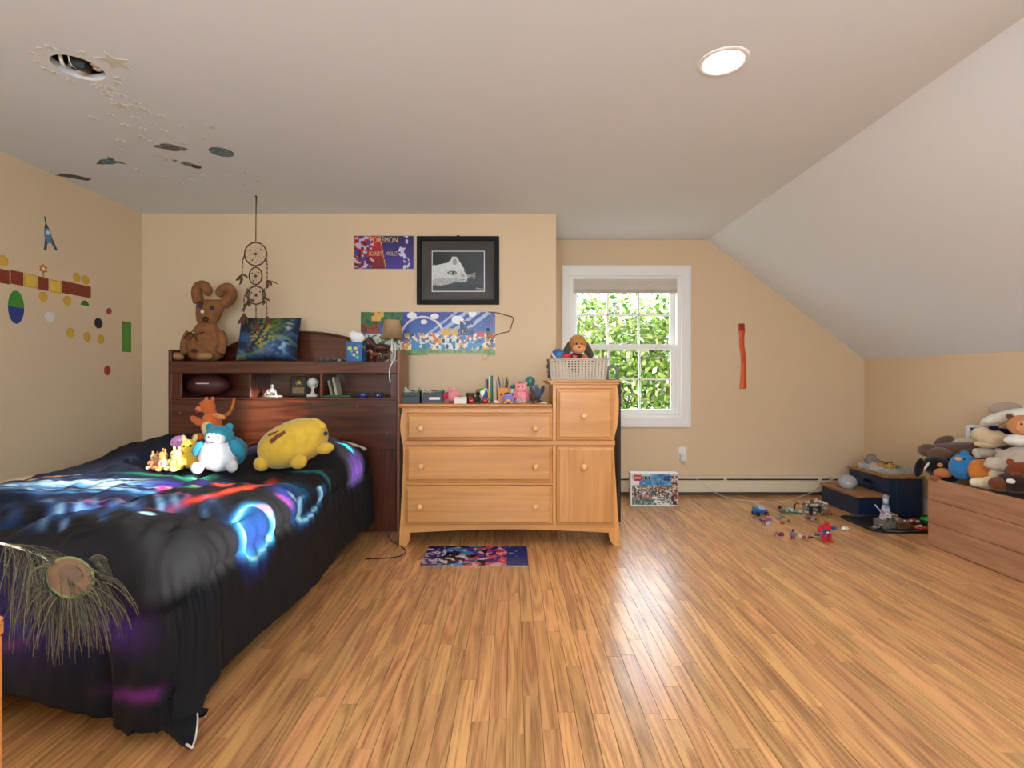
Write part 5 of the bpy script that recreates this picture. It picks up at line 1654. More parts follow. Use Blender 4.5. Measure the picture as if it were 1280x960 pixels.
# ------------------------------------------------------------------ soft toys on the bed
# teal and white bear
c0 = W(268, 584, 2.68)
toy('plush_bear', 'round white and teal plush bear sitting at the middle of bed', (c0.x, 2.72, 0.622), 0.05, [
    ('body', (0, 0, 0.088), (0.098, 0.080, 0.090), '#d2d4d8'), ('head', (0.004, -0.004, 0.188), (0.072, 0.058, 0.056), '#2c8299'),
    ('face', (0.004, -0.042, 0.180), (0.052, 0.022, 0.040), '#d4d0d2'), ('muzzle', (0.004, -0.062, 0.168), (0.022, 0.010, 0.012), '#e8dcdc'),
    ('mouth', (0.004, -0.070, 0.163), (0.012, 0.004, 0.004), '#a8444c'), ('eye', (-0.020, -0.062, 0.190), (0.004, 0.003, 0.004), '#2a2a32'), ('eye', (0.028, -0.062, 0.190), (0.004, 0.003, 0.004), '#2a2a32'),
    ('ear', (-0.046, 0, 0.236), (0.022, 0.014, 0.020), '#2c8299'), ('ear', (0.054, 0, 0.236), (0.022, 0.014, 0.020), '#2c8299'),
    ('arm', (-0.092, -0.020, 0.122), (0.030, 0.030, 0.044), '#2c8299', (0, 0.5, 0)), ('arm', (0.098, -0.012, 0.122), (0.032, 0.032, 0.055), '#2c8299', (0, -0.6, 0)),
    ('foot', (-0.078, -0.060, 0.030), (0.032, 0.028, 0.032), '#c9c4c4'), ('foot', (0.092, -0.050, 0.036), (0.028, 0.026, 0.034), '#c4c0c0'), ('back', (0.03, 0.05, 0.10), (0.095, 0.05, 0.085), '#2c8299')])
# big yellow cushion toy lying on its belly
c0 = W(352, 590, 2.66)
t = toy('yellow_plush', 'big plump yellow plush cushion with stubby feet on the bed', (c0.x, 2.80, 0.632), 0.0, [
    ('foot', (-0.130, -0.085, 0.032), (0.040, 0.040, 0.040), '#c8a23c', (0, 0.3, 0)), ('foot', (0.080, -0.115, 0.046), (0.044, 0.032, 0.036), '#c8a23c', (0, -0.4, 0)),
    ('paw', (0.185, -0.03, 0.105), (0.050, 0.032, 0.030), '#c8a23c', (0, -0.2, 0)), ('ear', (0.140, -0.02, 0.235), (0.055, 0.028, 0.026), '#c8a23c', (0, 0.5, 0)), ('nose', (0.196, -0.05, 0.188), (0.012, 0.010, 0.012), '#2a2422')])
mb = MB(); mb.ell((0, 0, 0.130), (0.195, 0.130, 0.120), (0, -0.42, 0), None, 28, 18, lump=0.03, power=0.92)
mb.build('body', fur('#cba63c', 0.2), t)
brs = pm('felt_brown', '#6b3f20', 0.9)
MB().tube(smooth_path([(-0.065, -0.120, 0.150), (-0.03, -0.118, 0.180), (0.005, -0.105, 0.200)]), 0.012, 6).build('brown_stripe', brs, t)
MB().tube(smooth_path([(-0.085, -0.105, 0.185), (-0.02, -0.095, 0.205), (0.06, -0.098, 0.196)]), 0.006, 6).build('brown_stripe', brs, t)
MB().tube(smooth_path([(0.02, -0.098, 0.200), (0.05, -0.110, 0.185)]), 0.005, 6).build('brown_stripe', brs, t)
# orange toy with outstretched arms propped on the pillow
c0 = W(267, 530, 3.16)
t = toy('orange_plush', 'orange plush toy with cream belly and outstretched arms by headboard', (c0.x, 3.14, 0.735), -0.15, [
    ('body', (0, 0, 0.095), (0.062, 0.052, 0.085), '#c9662f'), ('belly', (0.004, -0.030, 0.078), (0.042, 0.028, 0.055), '#e6c98a'),
    ('head', (-0.02, -0.012, 0.208), (0.048, 0.044, 0.042), '#c9662f', (0, 0.2, 0)), ('muzzle', (-0.048, -0.034, 0.196), (0.028, 0.024, 0.020), '#d27a40'),
    ('neck', (-0.006, 0, 0.165), (0.034, 0.030, 0.036), '#c9662f'), ('ear', (0.008, 0.0, 0.252), (0.012, 0.010, 0.018), '#c9662f'), ('ear', (-0.034, 0.0, 0.250), (0.012, 0.010, 0.018), '#c9662f'),
    ('eye', (-0.040, -0.050, 0.218), (0.005, 0.004, 0.006), '#1a1a1a'), ('arm', (-0.082, -0.02, 0.118), (0.052, 0.020, 0.021), '#c9662f', (0, 0.55, 0)), ('arm', (0.070, -0.025, 0.150), (0.044, 0.018, 0.018), '#d8874c', (0, 0.25, 0)),
    ('leg', (-0.055, -0.04, 0.022), (0.034, 0.040, 0.026), '#c9662f'), ('leg', (0.066, -0.035, 0.050), (0.034, 0.034, 0.042), '#c9662f'), ('foot', (0.092, -0.062, 0.014), (0.032, 0.026, 0.018), '#d8874c', (0, 0.4, 0)), ('inner_mouth', (-0.058, -0.048, 0.182), (0.010, 0.010, 0.013), '#a83040')])
MB().tube(smooth_path([(0.05, 0.03, 0.14), (0.09, 0.035, 0.165), (0.118, 0.03, 0.205), (0.138, 0.02, 0.262)]), 0.012, 7, r2=0.007).build('tail', fur('#c07030'), t)
# cluster of small pastel toys
def small_toy(name, label, px, py, Y, z, s, c1, c2, ear, rz=0.0):
    c0 = W(px, py, Y)
    return toy(name, label, (c0.x, Y, z), rz, [
        ('body', (0, 0, 0.40), (0.42, 0.36, 0.40), c1), ('head', (0, -0.05, 0.95), (0.34, 0.30, 0.31), c2), ('ear', (-0.22, 0, 1.30), (0.10, 0.07, 0.17), ear, (0, -0.3, 0)), ('ear', (0.22, 0, 1.30), (0.10, 0.07, 0.17), ear, (0, 0.3, 0)),
        ('arm', (-0.42, -0.14, 0.50), (0.13, 0.13, 0.22), c1, (0, 0.5, 0)), ('arm', (0.42, -0.14, 0.50), (0.13, 0.13, 0.22), c1, (0, -0.5, 0)), ('leg', (-0.28, -0.36, 0.14), (0.17, 0.24, 0.15), c2), ('leg', (0.28, -0.36, 0.14), (0.17, 0.24, 0.15), c2),
        ('eye', (-0.12, -0.34, 1.0), (0.045, 0.03, 0.055), '#181818'), ('eye', (0.12, -0.34, 1.0), (0.045, 0.03, 0.055), '#181818')], scale=s)
small_toy('small_plush', 'small golden yellow plush toy standing left of the white teal bear', 237, 570, 2.78, 0.628, 0.125, '#d8aa3c', '#e0b948', '#e2d08c', 0.3)
small_toy('small_plush', 'small pale lemon plush toy slumped among the pastel toys', 221, 577, 2.74, 0.625, 0.088, '#e6d67c', '#e6d67c', '#e6d67c', -0.4)
small_toy('small_plush', 'small orange and white plush toy at the end of the pastel row', 205, 578, 2.76, 0.622, 0.080, '#dfd6bc', '#d88a4c', '#d88a4c', -0.7)
small_toy('small_plush', 'small coral plush toy tucked nearest the bedroom wall', 194, 579, 2.80, 0.622, 0.066, '#d98352', '#e4b48c', '#d98352', -0.2)
c0 = W(222, 548, 2.84)
toy('lilac_plush', 'lilac pink round plush toy perched among the pastel toys', (c0.x, 2.86, 0.62), 0.0, [('head', (0, 0, 0.140), (0.046, 0.042, 0.036), '#c58ac0'), ('body', (0, 0.0, 0.055), (0.042, 0.040, 0.055), '#d9a0b8'), ('eye', (-0.015, -0.042, 0.144), (0.004, 0.003, 0.005), '#2a1a2a'), ('eye', (0.015, -0.042, 0.144), (0.004, 0.003, 0.005), '#2a1a2a'), ('foot', (-0.025, -0.034, 0.012), (0.018, 0.024, 0.014), '#d9a0b8'), ('foot', (0.025, -0.034, 0.012), (0.018, 0.024, 0.014), '#d9a0b8')])

# ------------------------------------------------------------------ things on the dresser
DT = dz_of(505)          # dresser top
def on_top(px, Y): return ((px-641)*Y/F, Y, DT)
blk = pm('case_black', '#141517', 0.45, 0.1)
paper = pm('paper_white', '#dcd8d0', 0.8, 0.03)
for px, wd_, dpt, hh, lb, Y in ((515.5, 0.115, 0.12, 0.075, 'black open box with curled papers at the dresser end', 3.52), (542, 0.14, 0.12, 0.072, 'black box with white label strip and papers on dresser', 3.58)):
    t = thing('paper_box', lb, 'box', on_top(px, Y), 0.06)
    m = MB()
    m.bb(-wd_/2, wd_/2, -dpt/2, -dpt/2+0.004, 0, hh, 0.001); m.bb(-wd_/2, wd_/2, dpt/2-0.004, dpt/2, 0, hh+0.012, 0.001)
    m.bb(-wd_/2, -wd_/2+0.004, -dpt/2, dpt/2, 0, hh, 0.001); m.bb(wd_/2-0.004, wd_/2, -dpt/2, dpt/2, 0, hh, 0.001); m.bb(-wd_/2, wd_/2, -dpt/2, dpt/2, 0, 0.004)
    m.build('case', blk, t)
    for k in range(3):
        vs = []; fs = []
        for i in range(9):
            u = i/8; z = hh*0.80 + 0.008*k + 0.022*(2*u-1)**2*(1+0.2*k)
            x = -wd_/2+0.008+u*(wd_-0.016)
            for (y, dz2) in ((-dpt/2+0.008+0.01*k, 0), (dpt/2-0.008, 0), (dpt/2-0.008, 0.0015), (-dpt/2+0.008+0.01*k, 0.0015)): vs.append((x, y, z+dz2))
        for i in range(8):
            for e in range(4):
                g2 = (e+1) % 4; fs.append((i*4+e, i*4+g2, i*4+4+g2, i*4+4+e))
        MB().add(vs, fs, None, True).build('sheet', paper, t)
    if px > 530: MB().box((0.012, -dpt/2-0.001, 0.032), (0.075, 0.002, 0.018)).build('label_strip', paper, t)
    else: MB().box((-0.01, -dpt/2-0.004, 0.05), (0.09, 0.008, 0.006), 0.002).build('clasp', blk, t)
# pink piggy figure with red snout disc
t = toy('pig_figure', 'pink piggy figure with bright red snout on the dresser', on_top(564, 3.56), -0.2, [
    ('body', (0.012, 0.01, 0.050), (0.052, 0.045, 0.042), '#e08a92'), ('snout', (-0.030, -0.034, 0.048), (0.022, 0.014, 0.022), '#c22a38'), ('ear', (-0.012, -0.01, 0.096), (0.010, 0.008, 0.016), '#e08a92'), ('ear', (0.022, -0.01, 0.098), (0.010, 0.008, 0.016), '#e9a0a6'),
    ('leg', (-0.02, -0.02, 0.012), (0.014, 0.014, 0.014), '#c9606c'), ('leg', (0.036, -0.02, 0.012), (0.014, 0.014, 0.014), '#c9606c'), ('leg', (-0.012, 0.03, 0.012), (0.014, 0.014, 0.014), '#c9606c'), ('leg', (0.036, 0.03, 0.012), (0.014, 0.014, 0.014), '#c9606c'), ('eye', (-0.012, -0.038, 0.072), (0.004, 0.003, 0.005), '#221416')], cat='figurine')
# small white boxes stacked
for k, (dz2, lb) in enumerate(((0.0, 'small flat white carton lying on the dresser, lower of two'), (0.022, 'small flat white carton resting on the other white carton'))):
    t = thing('small_carton', lb, 'box', (on_top(576, 3.47)[0], 3.47, DT+dz2), 0.02*k)
    MB().box((0, 0, 0.011), (0.082, 0.05, 0.0218), 0.001).build('carton', paper, t)
    MB().box((0, -0.0253, 0.011), (0.07, 0.001, 0.002)).build('lid_seam', pm('seam_grey', '#9a948a', 0.8), t)
t = thing('wooden_block', 'little brown wooden box behind the white cartons', 'box', on_top(589, 3.60), 0.5)
MB().box((0, 0, 0.032), (0.06, 0.05, 0.064), 0.002).build('box_body', wood('walnut_box', '#6a4630', '#3d271a', 'X', 0.5), t); MB().box((0, 0, 0.0655), (0.064, 0.054, 0.006), 0.002).build('lid', wood('walnut_box', '#6a4630', '#3d271a', 'X', 0.5), t)
# striped play ball with gores as parts
t = thing('beach_ball', 'small ball with white green blue and yellow panels on dresser', 'ball', (on_top(603, 3.56)[0], 3.56, DT+0.055), rot=(0.5, 0.4, 0.2))
gcol = ['#3fa244', '#e6e4d8', '#2f4fa0', '#d8c93f', '#3fa244', '#e6e4d8', '#2f4fa0', '#d8c93f']
for g in range(8):
    vs = []; fs = []
    for j in range(11):
        th = PI*j/10
        for i in range(4):
            a = 2*PI*(g+i/3)/8; r = 0.0545
            vs.append((r*math.sin(th)*math.cos(a), r*math.sin(th)*math.sin(a), r*math.cos(th)))
    for j in range(10):
        for i in range(3): fs.append((j*4+i, j*4+i+1, j*4+4+i+1, j*4+4+i))
    MB().add(vs, fs, None, True).build('panel', pm('ball'+gcol[g][1:], gcol[g], 0.3), t)
MB().cyl((0, 0, 0.054), 0.008, 0.003, 12).build('valve_cap', paper, t)
for px, lb in ((589.5, 'shiny red bauble beside the white cartons'), (606, 'shiny red bauble in front of the small play ball')):
    t = thing('red_bauble', lb, 'ornament', (on_top(px, 3.46)[0], 3.46, DT+0.019))
    MB().ell((0, 0, 0), (0.019, 0.019, 0.019)).build('bauble', pm('bauble_red', '#b02a26', 0.2, coat=0.6), t)
    MB().cyl((0, 0, 0.019), 0.006, 0.007, 10).build('bauble_cap', pm('brass', '#a8905c', 0.4, metal=0.8), t)
toy('dark_figure', 'small black figure with tan paws between the red baubles', on_top(597.5, 3.47), 0.0, [('body', (0, 0, 0.028), (0.020, 0.018, 0.028), '#1c2a1e'), ('head', (0, -0.004, 0.066), (0.017, 0.016, 0.016), '#20201c'), ('paw', (-0.018, -0.012, 0.052), (0.008, 0.008, 0.008), '#b98d62'), ('paw', (0.018, -0.012, 0.052), (0.008, 0.008, 0.008), '#b98d62'), ('hat', (0.0, 0.0, 0.086), (0.014, 0.014, 0.012), '#a85a2c'), ('foot', (-0.012, -0.012, 0.007), (0.010, 0.012, 0.007), '#24482c'), ('foot', (0.012, -0.012, 0.007), (0.010, 0.012, 0.007), '#24482c')], cat='figurine')
# upright books / folders
for k, (px, hx_, w2, h2, lb) in enumerate(((608.5, '#5c6270', 0.016, 0.165, 'slate grey slim book upright on dresser'), (612, '#cfd6d8', 0.010, 0.185, 'pale grey slim book upright on dresser'), (614.8, '#2f7a5c', 0.010, 0.190, 'green slim book upright on dresser'), (619, '#c9bfb4', 0.022, 0.150, 'cream thick book upright on dresser'), (623.5, '#7a5a40', 0.018, 0.145, 'brown book upright beside the orange pencil cup'))):
    x, y, z = on_top(px, 3.66)
    t = thing('book', lb, 'book', (x, y, z))
    MB().box((0, 0, h2/2), (w2, 0.11, h2), 0.002).build('cover', pm('spine'+hx_[1:], hx_, 0.6), t)
    MB().box((0, 0.003, h2/2+0.001), (w2*0.7, 0.108, h2), 0).build('pages', paper, t)
# orange square pencil cup with pencils
t = thing('pencil_cup', 'orange square pencil cup with two dark dots on dresser', 'pencil cup', on_top(628.5, 3.58), 0.08)
cu_ = pm('cup_orange', '#cf7f22', 0.5, 0.05); m = MB()
for sx in (-1, 1): m.bb(sx*0.037-0.003, sx*0.037+0.003, -0.04, 0.04, 0, 0.105, 0.001); m.bb(-0.04, 0.04, sx*0.037-0.003, sx*0.037+0.003, 0, 0.105, 0.001)
m.bb(-0.04, 0.04, -0.04, 0.04, 0, 0.004); m.build('cup', cu_, t)
for dx2 in (-0.014, 0.012): MB().cyl((dx2, -0.0405, 0.058), 0.007, 0.002, 12, (PI/2, 0, 0)).build('dot', dk, t)
MB().box((0, -0.0405, 0.035), (0.02, 0.002, 0.005)).build('dot', dk, t)
rt = random.Random(21)
pc = on_top(628.5, 3.58)
pens = [('#1c1c1e', 'black'), ('#8f2a2a', 'maroon'), ('#2a2a30', 'charcoal'), ('#d8b24a', 'yellow'), ('#e2ded6', 'white'), ('#30486e', 'navy'), ('#9a9388', 'grey'), ('#231f1f', 'soot black')]
for k, (hx_, cn) in enumerate(pens):
    a = 2*PI*k/len(pens); r = 0.022
    ln_ = rt.uniform(0.140, 0.185)
    t = thing('pencil', cn + ' pencil standing in the orange pencil cup', 'pencil', (pc[0]+r*math.cos(a)*0.6, pc[1]+r*math.sin(a)*0.6, DT+0.006), rot=(-0.16*math.sin(a), 0.16*math.cos(a), 0))
    MB().cyl((0, 0, ln_/2), 0.0042, ln_, 6, smooth=False).build('shaft', pm('pen'+hx_[1:], hx_, 0.4), t)
    MB().lathe([(0.0042, 0.0), (0.001, 0.014), (0.0, 0.015)], 6, (0, 0, ln_)).build('tip', pm('pen_tip', '#c9a982', 0.6), t)
toy('purple_figure', 'lilac round figure with yellow beak and dark cap on the dresser', on_top(635.5, 3.46), 0.0, [('body', (0, 0, 0.030), (0.042, 0.034, 0.030), '#8a78b8'), ('head', (-0.002, -0.004, 0.054), (0.028, 0.024, 0.018), '#8f80c0'), ('cap', (-0.010, -0.010, 0.068), (0.018, 0.016, 0.008), '#1d3236'), ('beak', (0.0, -0.034, 0.020), (0.017, 0.012, 0.010), '#e0a45c'), ('ear', (0.026, 0, 0.062), (0.009, 0.009, 0.010), '#5a4a88'), ('foot', (-0.02, -0.024, 0.006), (0.012, 0.014, 0.006), '#d9c067'), ('foot', (0.02, -0.024, 0.006), (0.012, 0.014, 0.006), '#d9c067')], cat='figurine')
toy('pink_bear_figure', 'pink smiling bear figure with small green hat on the dresser', on_top(651, 3.53), 0.0, [('body', (0, 0, 0.045), (0.044, 0.034, 0.046), '#e38f98'), ('head', (0, -0.004, 0.104), (0.040, 0.034, 0.034), '#e8969e'), ('ear', (-0.032, 0, 0.132), (0.014, 0.010, 0.016), '#e38f98'), ('ear', (0.032, 0, 0.132), (0.014, 0.010, 0.016), '#e38f98'), ('hat', (-0.002, 0, 0.141), (0.018, 0.016, 0.008), '#5b7a50'), ('arm', (-0.045, -0.012, 0.055), (0.014, 0.016, 0.028), '#d9707c', (0, 0.3, 0)), ('arm', (0.045, -0.012, 0.055), (0.014, 0.016, 0.028), '#d9707c', (0, -0.3, 0)), ('foot', (-0.02, -0.03, 0.013), (0.016, 0.020, 0.014), '#eab2b2'), ('foot', (0.02, -0.03, 0.013), (0.016, 0.020, 0.014), '#eab2b2'), ('eye', (-0.013, -0.036, 0.112), (0.004, 0.003, 0.005), '#2a1a1c'), ('eye', (0.013, -0.036, 0.112), (0.004, 0.003, 0.005), '#2a1a1c')], cat='figurine')
toy('teal_bottle_figure', 'tiny cream figure with teal cap behind the lilac figure', on_top(641, 3.56), 0.0, [('body', (0, 0, 0.05), (0.016, 0.015, 0.05), '#d9cfbc'), ('cap', (0, 0, 0.112), (0.018, 0.016, 0.015), '#3f7f86'), ('foot', (-0.01, -0.012, 0.008), (0.012, 0.012, 0.008), '#b5a48c')], cat='figurine')
t = thing('hand_mirror', 'teal round disc ornament on a slim stand atop the dresser', 'ornament', on_top(662.5, 3.66))
MB().lathe([(0.0, -0.006), (0.030, -0.007), (0.037, -0.004), (0.037, 0.004), (0.0, 0.006)], 26, (0, 0, 0.148), (PI/2, 0, 0)).build('disc', pm('mirror_teal', '#3f7a6c', 0.3, 0.15, 30), t)
MB().lathe([(0.026, 0.0), (0.024, 0.006), (0.006, 0.014), (0.005, 0.115)], 16).build('stand', pm('mirror_teal', '#3f7a6c', 0.3, 0.15, 30), t)
toy('blue_grey_figure', 'blue grey winged figurine beside the cabinet side', on_top(672, 3.62), 0.2, [('body', (0, 0, 0.055), (0.024, 0.022, 0.055), '#59677c'), ('head', (-0.012, -0.008, 0.112), (0.018, 0.016, 0.016), '#6a788c'), ('wing', (0.034, 0.004, 0.085), (0.014, 0.010, 0.038), '#454f62', (0, 0.3, 0)), ('wing', (-0.036, 0.004, 0.082), (0.014, 0.010, 0.034), '#4c5a70', (0, -0.4, 0)), ('foot', (0.0, -0.014, 0.010), (0.026, 0.022, 0.010), '#3b404c')], cat='figurine')
toy('brown_bear_figure', 'small brown crouching figure before the blue grey figurine', on_top(667, 3.50), 0.0, [('body', (0, 0, 0.026), (0.030, 0.024, 0.026), '#4a2c22'), ('head', (-0.012, -0.012, 0.056), (0.018, 0.016, 0.017), '#5c3a2a'), ('ear', (-0.024, -0.008, 0.072), (0.006, 0.005, 0.008), '#5c3a2a'), ('ear', (0.0, -0.008, 0.073), (0.006, 0.005, 0.008), '#5c3a2a'), ('paw', (-0.02, -0.024, 0.010), (0.010, 0.012, 0.009), '#8a6248'), ('paw', (0.012, -0.024, 0.010), (0.010, 0.012, 0.009), '#8a6248')], cat='figurine')
toy('grey_figure', 'tiny pale grey mouse figure in front of the pink bear', on_top(649.5, 3.435), 0.0, [('body', (0, 0, 0.011), (0.014, 0.012, 0.011), '#a9aab0'), ('head', (0, -0.006, 0.024), (0.010, 0.009, 0.009), '#b4b5ba'), ('ear', (-0.007, 0, 0.033), (0.004, 0.003, 0.005), '#8f9096'), ('ear', (0.007, 0, 0.033), (0.004, 0.003, 0.005), '#8f9096')], cat='figurine')
toy('shell_ornament', 'tiny pinkish white shell ornament by the pencil cup', on_top(620, 3.45), 0.0, [('shell', (0, 0, 0.012), (0.018, 0.014, 0.012), '#dcc3ba'), ('shell', (0.016, 0.002, 0.009), (0.012, 0.010, 0.009), '#cfae9f')], cat='ornament')
t = thing('coaster', 'little round cream coaster at the foot of the cabinet side', 'coaster', on_top(679.5, 3.46))
MB().lathe([(0.0, 0.0), (0.024, 0.0), (0.026, 0.004), (0.024, 0.008), (0.0, 0.006)], 22).build('rim', pm('coaster_cream', '#d6c2a8', 0.5), t)
MB().lathe([(0.0, 0.0075), (0.017, 0.0085), (0.018, 0.0)], 20).build('cork', pm('coaster_cork', '#b0926a', 0.8), t)

# basket on the cabinet top
CT = dz_of(475.0)
bkx = (721.5-641)*3.52/F
bk = thing('storage_basket', 'beige woven plastic basket on the dresser cabinet top', 'basket', (bkx, 3.55, CT))
bm2 = pm('basket_plastic', '#b3a793', 0.5, 0.04)
bw, bdp, bh = 0.390, 0.24, 0.142
def basket_wall(p0, p1, t0, t1, n, rows):
    """a wall of the basket made of uprights and bands, leaving real holes"""
    mb = MB()
    p0, p1, t0, t1 = (Vector(v) for v in (p0, p1, t0, t1))
    nrm_ = (p1-p0).cross(t0-p0).normalized()
    def pt(u, v): return p0.lerp(p1, u).lerp(t0.lerp(t1, u), v)
    def bar(u0, u1, v0, v1, th):
        a, b, c, d = pt(u0, v0), pt(u1, v0), pt(u1, v1), pt(u0, v1)
        k = nrm_*th
        mb.add([a-k, b-k, c-k, d-k, a+k, b+k, c+k, d+k], [(0, 1, 2, 3), (7, 6, 5, 4), (0, 4, 5, 1), (1, 5, 6, 2), (2, 6, 7, 3), (3, 7, 4, 0)])
    du = 1.0/n
    for i in range(n+1):
        bar(max(0, (i-0.30)*du), min(1, (i+0.30)*du), 0, 1, 0.0016)
    for j in range(rows+1):
        v = 0.04 + j*0.90/rows
        bar(0, 1, v-0.036, v+0.036, 0.0022)
    return mb
o_ = 0.012
basket_wall((-bw/2+o_, -bdp/2+o_, 0.004), (bw/2-o_, -bdp/2+o_, 0.004), (-bw/2, -bdp/2, bh), (bw/2, -bdp/2, bh), 17, 7).build('woven_front', bm2, bk)
basket_wall((-bw/2+o_, bdp/2-o_, 0.004), (bw/2-o_, bdp/2-o_, 0.004), (-bw/2, bdp/2, bh), (bw/2, bdp/2, bh), 17, 7).build('woven_back', bm2, bk)
for sx in (-1, 1):
    basket_wall((sx*(bw/2-o_), -bdp/2+o_, 0.004), (sx*(bw/2-o_), bdp/2-o_, 0.004), (sx*bw/2, -bdp/2, bh), (sx*bw/2, bdp/2, bh), 10, 7).build('woven_side', bm2, bk)
MB().bb(-bw/2+o_, bw/2-o_, -bdp/2+o_, bdp/2-o_, 0.0, 0.006).build('base', bm2, bk)
rim = [(-bw/2, -bdp/2, bh), (bw/2, -bdp/2, bh), (bw/2, bdp/2, bh), (-bw/2, bdp/2, bh)]
mb = MB()
for i in range(4):
    a, b = Vector(rim[i]), Vector(rim[(i+1) % 4]); mb.tube([a, b], 0.006, 8)
    mb.ell(a, (0.006, 0.006, 0.006), n=8, m=6)
mb.build('rim', bm2, bk)
# chain of charms hung from the basket corner
t = thing('charm_chain', 'thin dark chain with charms hanging from the basket corner', 'keychain', (bkx-bw/2-0.006, 3.50, CT+bh))
for k in range(7):
    MB().tube([(0.004*math.cos(a), 0.0, -0.010-0.016*k+0.008*math.sin(a)) for a in [2*PI*i/10 for i in range(10)]], 0.0016, 5, closed=True).build('link', pm('chain_dark', '#4a3f38', 0.4, metal=0.6), t)
for k, (z, hx_) in enumerate(((-0.05, '#3a2f2a'), (-0.085, '#6a5a4c'), (-0.118, '#2a2320'))):
    MB().ell((0.004*(k-1), -0.006, z), (0.009, 0.005, 0.012), lump=0.2, seed=k).build('charm', pm('charm'+hx_[1:], hx_, 0.4), t)
# contents of the basket: dog toy, ball, red toys, sticks
BT = CT+0.065
toy('plush_dog', 'long-eared brown plush dog with tan face sitting in the basket', (bkx+0.012, 3.60, BT), 0.05, [
    ('body', (0, 0.02, 0.06), (0.075, 0.055, 0.07), '#4a4034'), ('head', (0, -0.01, 0.185), (0.064, 0.056, 0.068), '#a8763c'), ('muzzle', (0.0, -0.050, 0.150), (0.046, 0.030, 0.034), '#d9946a'),
    ('ear', (-0.075, -0.005, 0.135), (0.028, 0.020, 0.088), '#4c4436', (0, 0.42, 0)), ('ear', (0.075, -0.005, 0.135), (0.030, 0.020, 0.088), '#4c4436', (0, -0.42, 0)), ('eye', (-0.018, -0.066, 0.184), (0.006, 0.004, 0.007), '#14100c'), ('eye', (0.018, -0.066, 0.184), (0.006, 0.004, 0.007), '#14100c'), ('nose', (0.0, -0.078, 0.160), (0.008, 0.005, 0.006), '#6a3a2c'),
    ('arm', (-0.05, -0.05, 0.05), (0.022, 0.03, 0.04), '#8a6234'), ('arm', (0.05, -0.05, 0.05), (0.022, 0.03, 0.04), '#8a6234')])
t = thing('toy_ball', 'blue white and red banded soft ball at the basket corner', 'ball', (bkx-0.130, 3.53, CT+bh+0.022), rot=(0.3, 0.8, 0))
for nm, z0, z1, hx_ in (('blue_cap', -1.0, 0.1, '#2f5f94'), ('white_band', 0.1, 0.42, '#dfe3e8'), ('red_cap', 0.42, 1.0, '#c8343a')):
    zz = [z0+(z1-z0)*i/6 for i in range(7)]
    MB().lathe([(0.052*math.sqrt(max(0, 1-z*z)), -0.052*z) for z in zz], 20, cap=False).build(nm, pm('tball'+hx_[1:], hx_, 0.5), t)
for k, (dx2, hx_, r, lb) in enumerate(((-0.08, '#d0303a', 0.036, 'glossy red toy in the basket beside the banded ball'), (-0.035, '#c4473a', 0.030, 'dull red toy in the basket below the dog'), (0.05, '#d63c46', 0.030, 'rose red toy in the basket beneath the dog paw'), (0.125, '#e4e0d8', 0.028, 'cream toy in the basket next to the green stick'), (0.10, '#3a6a58', 0.034, 'dark green toy in the basket behind the dog ear'))):
    toy('basket_toy', lb, (bkx+dx2, 3.50 if k != 4 else 3.63, CT+bh+0.004 + (0.02 if k == 4 else 0)), k*0.7, [('body', (0, 0, 0), (r, r*0.8, r*0.85), hx_), ('knob', (r*0.6, -r*0.4, r*0.4), (r*0.4, r*0.4, r*0.4), hx_), ('knob', (-r*0.6, -r*0.3, r*0.45), (r*0.35, r*0.35, r*0.35), ('#7a5a2a', '#4a2030', '#8f9a3a', '#c9b08a', '#2a4a3c')[k])], cat='toy')
t = thing('toy_stick', 'olive wooden stick poking out of the basket end', 'stick', (bkx+bw/2-0.022, 3.52, CT+0.02))
MB().tube([(0, 0, 0), (0.002, 0, 0.1), (0.004, 0, 0.175)], 0.0075, 8).build('shaft', pm('stick_olive', '#8a7c3e', 0.6), t); MB().ell((0.004, 0, 0.178), (0.0085, 0.0085, 0.012), n=10, m=8).build('tip', pm('stick_tip', '#6a5c2c', 0.6), t)
# grey arched handle standing at the end of the cabinet top
hx0 = (765.5-641)*3.6/F
t = thing('arched_handle', 'grey green padded arch shaped handle standing beside the basket', 'handle toy', (hx0, 3.60, CT))
ah = [(-0.034, 0, 0.004), (-0.034, 0, 0.05)] + [(0.034*-math.cos(a), 0, 0.06+0.036*math.sin(a)) for a in [PI*i/12 for i in range(13)]] + [(0.034, 0, 0.05), (0.036, 0, 0.004)]
MB().tube(ah, 0.0115, 10).build('arch', pm('handle_grey', '#74756a', 0.7, 0.05), t)
MB().box((0, 0, 0.004), (0.095, 0.05, 0.008), 0.002).build('base_plate', pm('handle_base', '#5c5c54', 0.7), t)

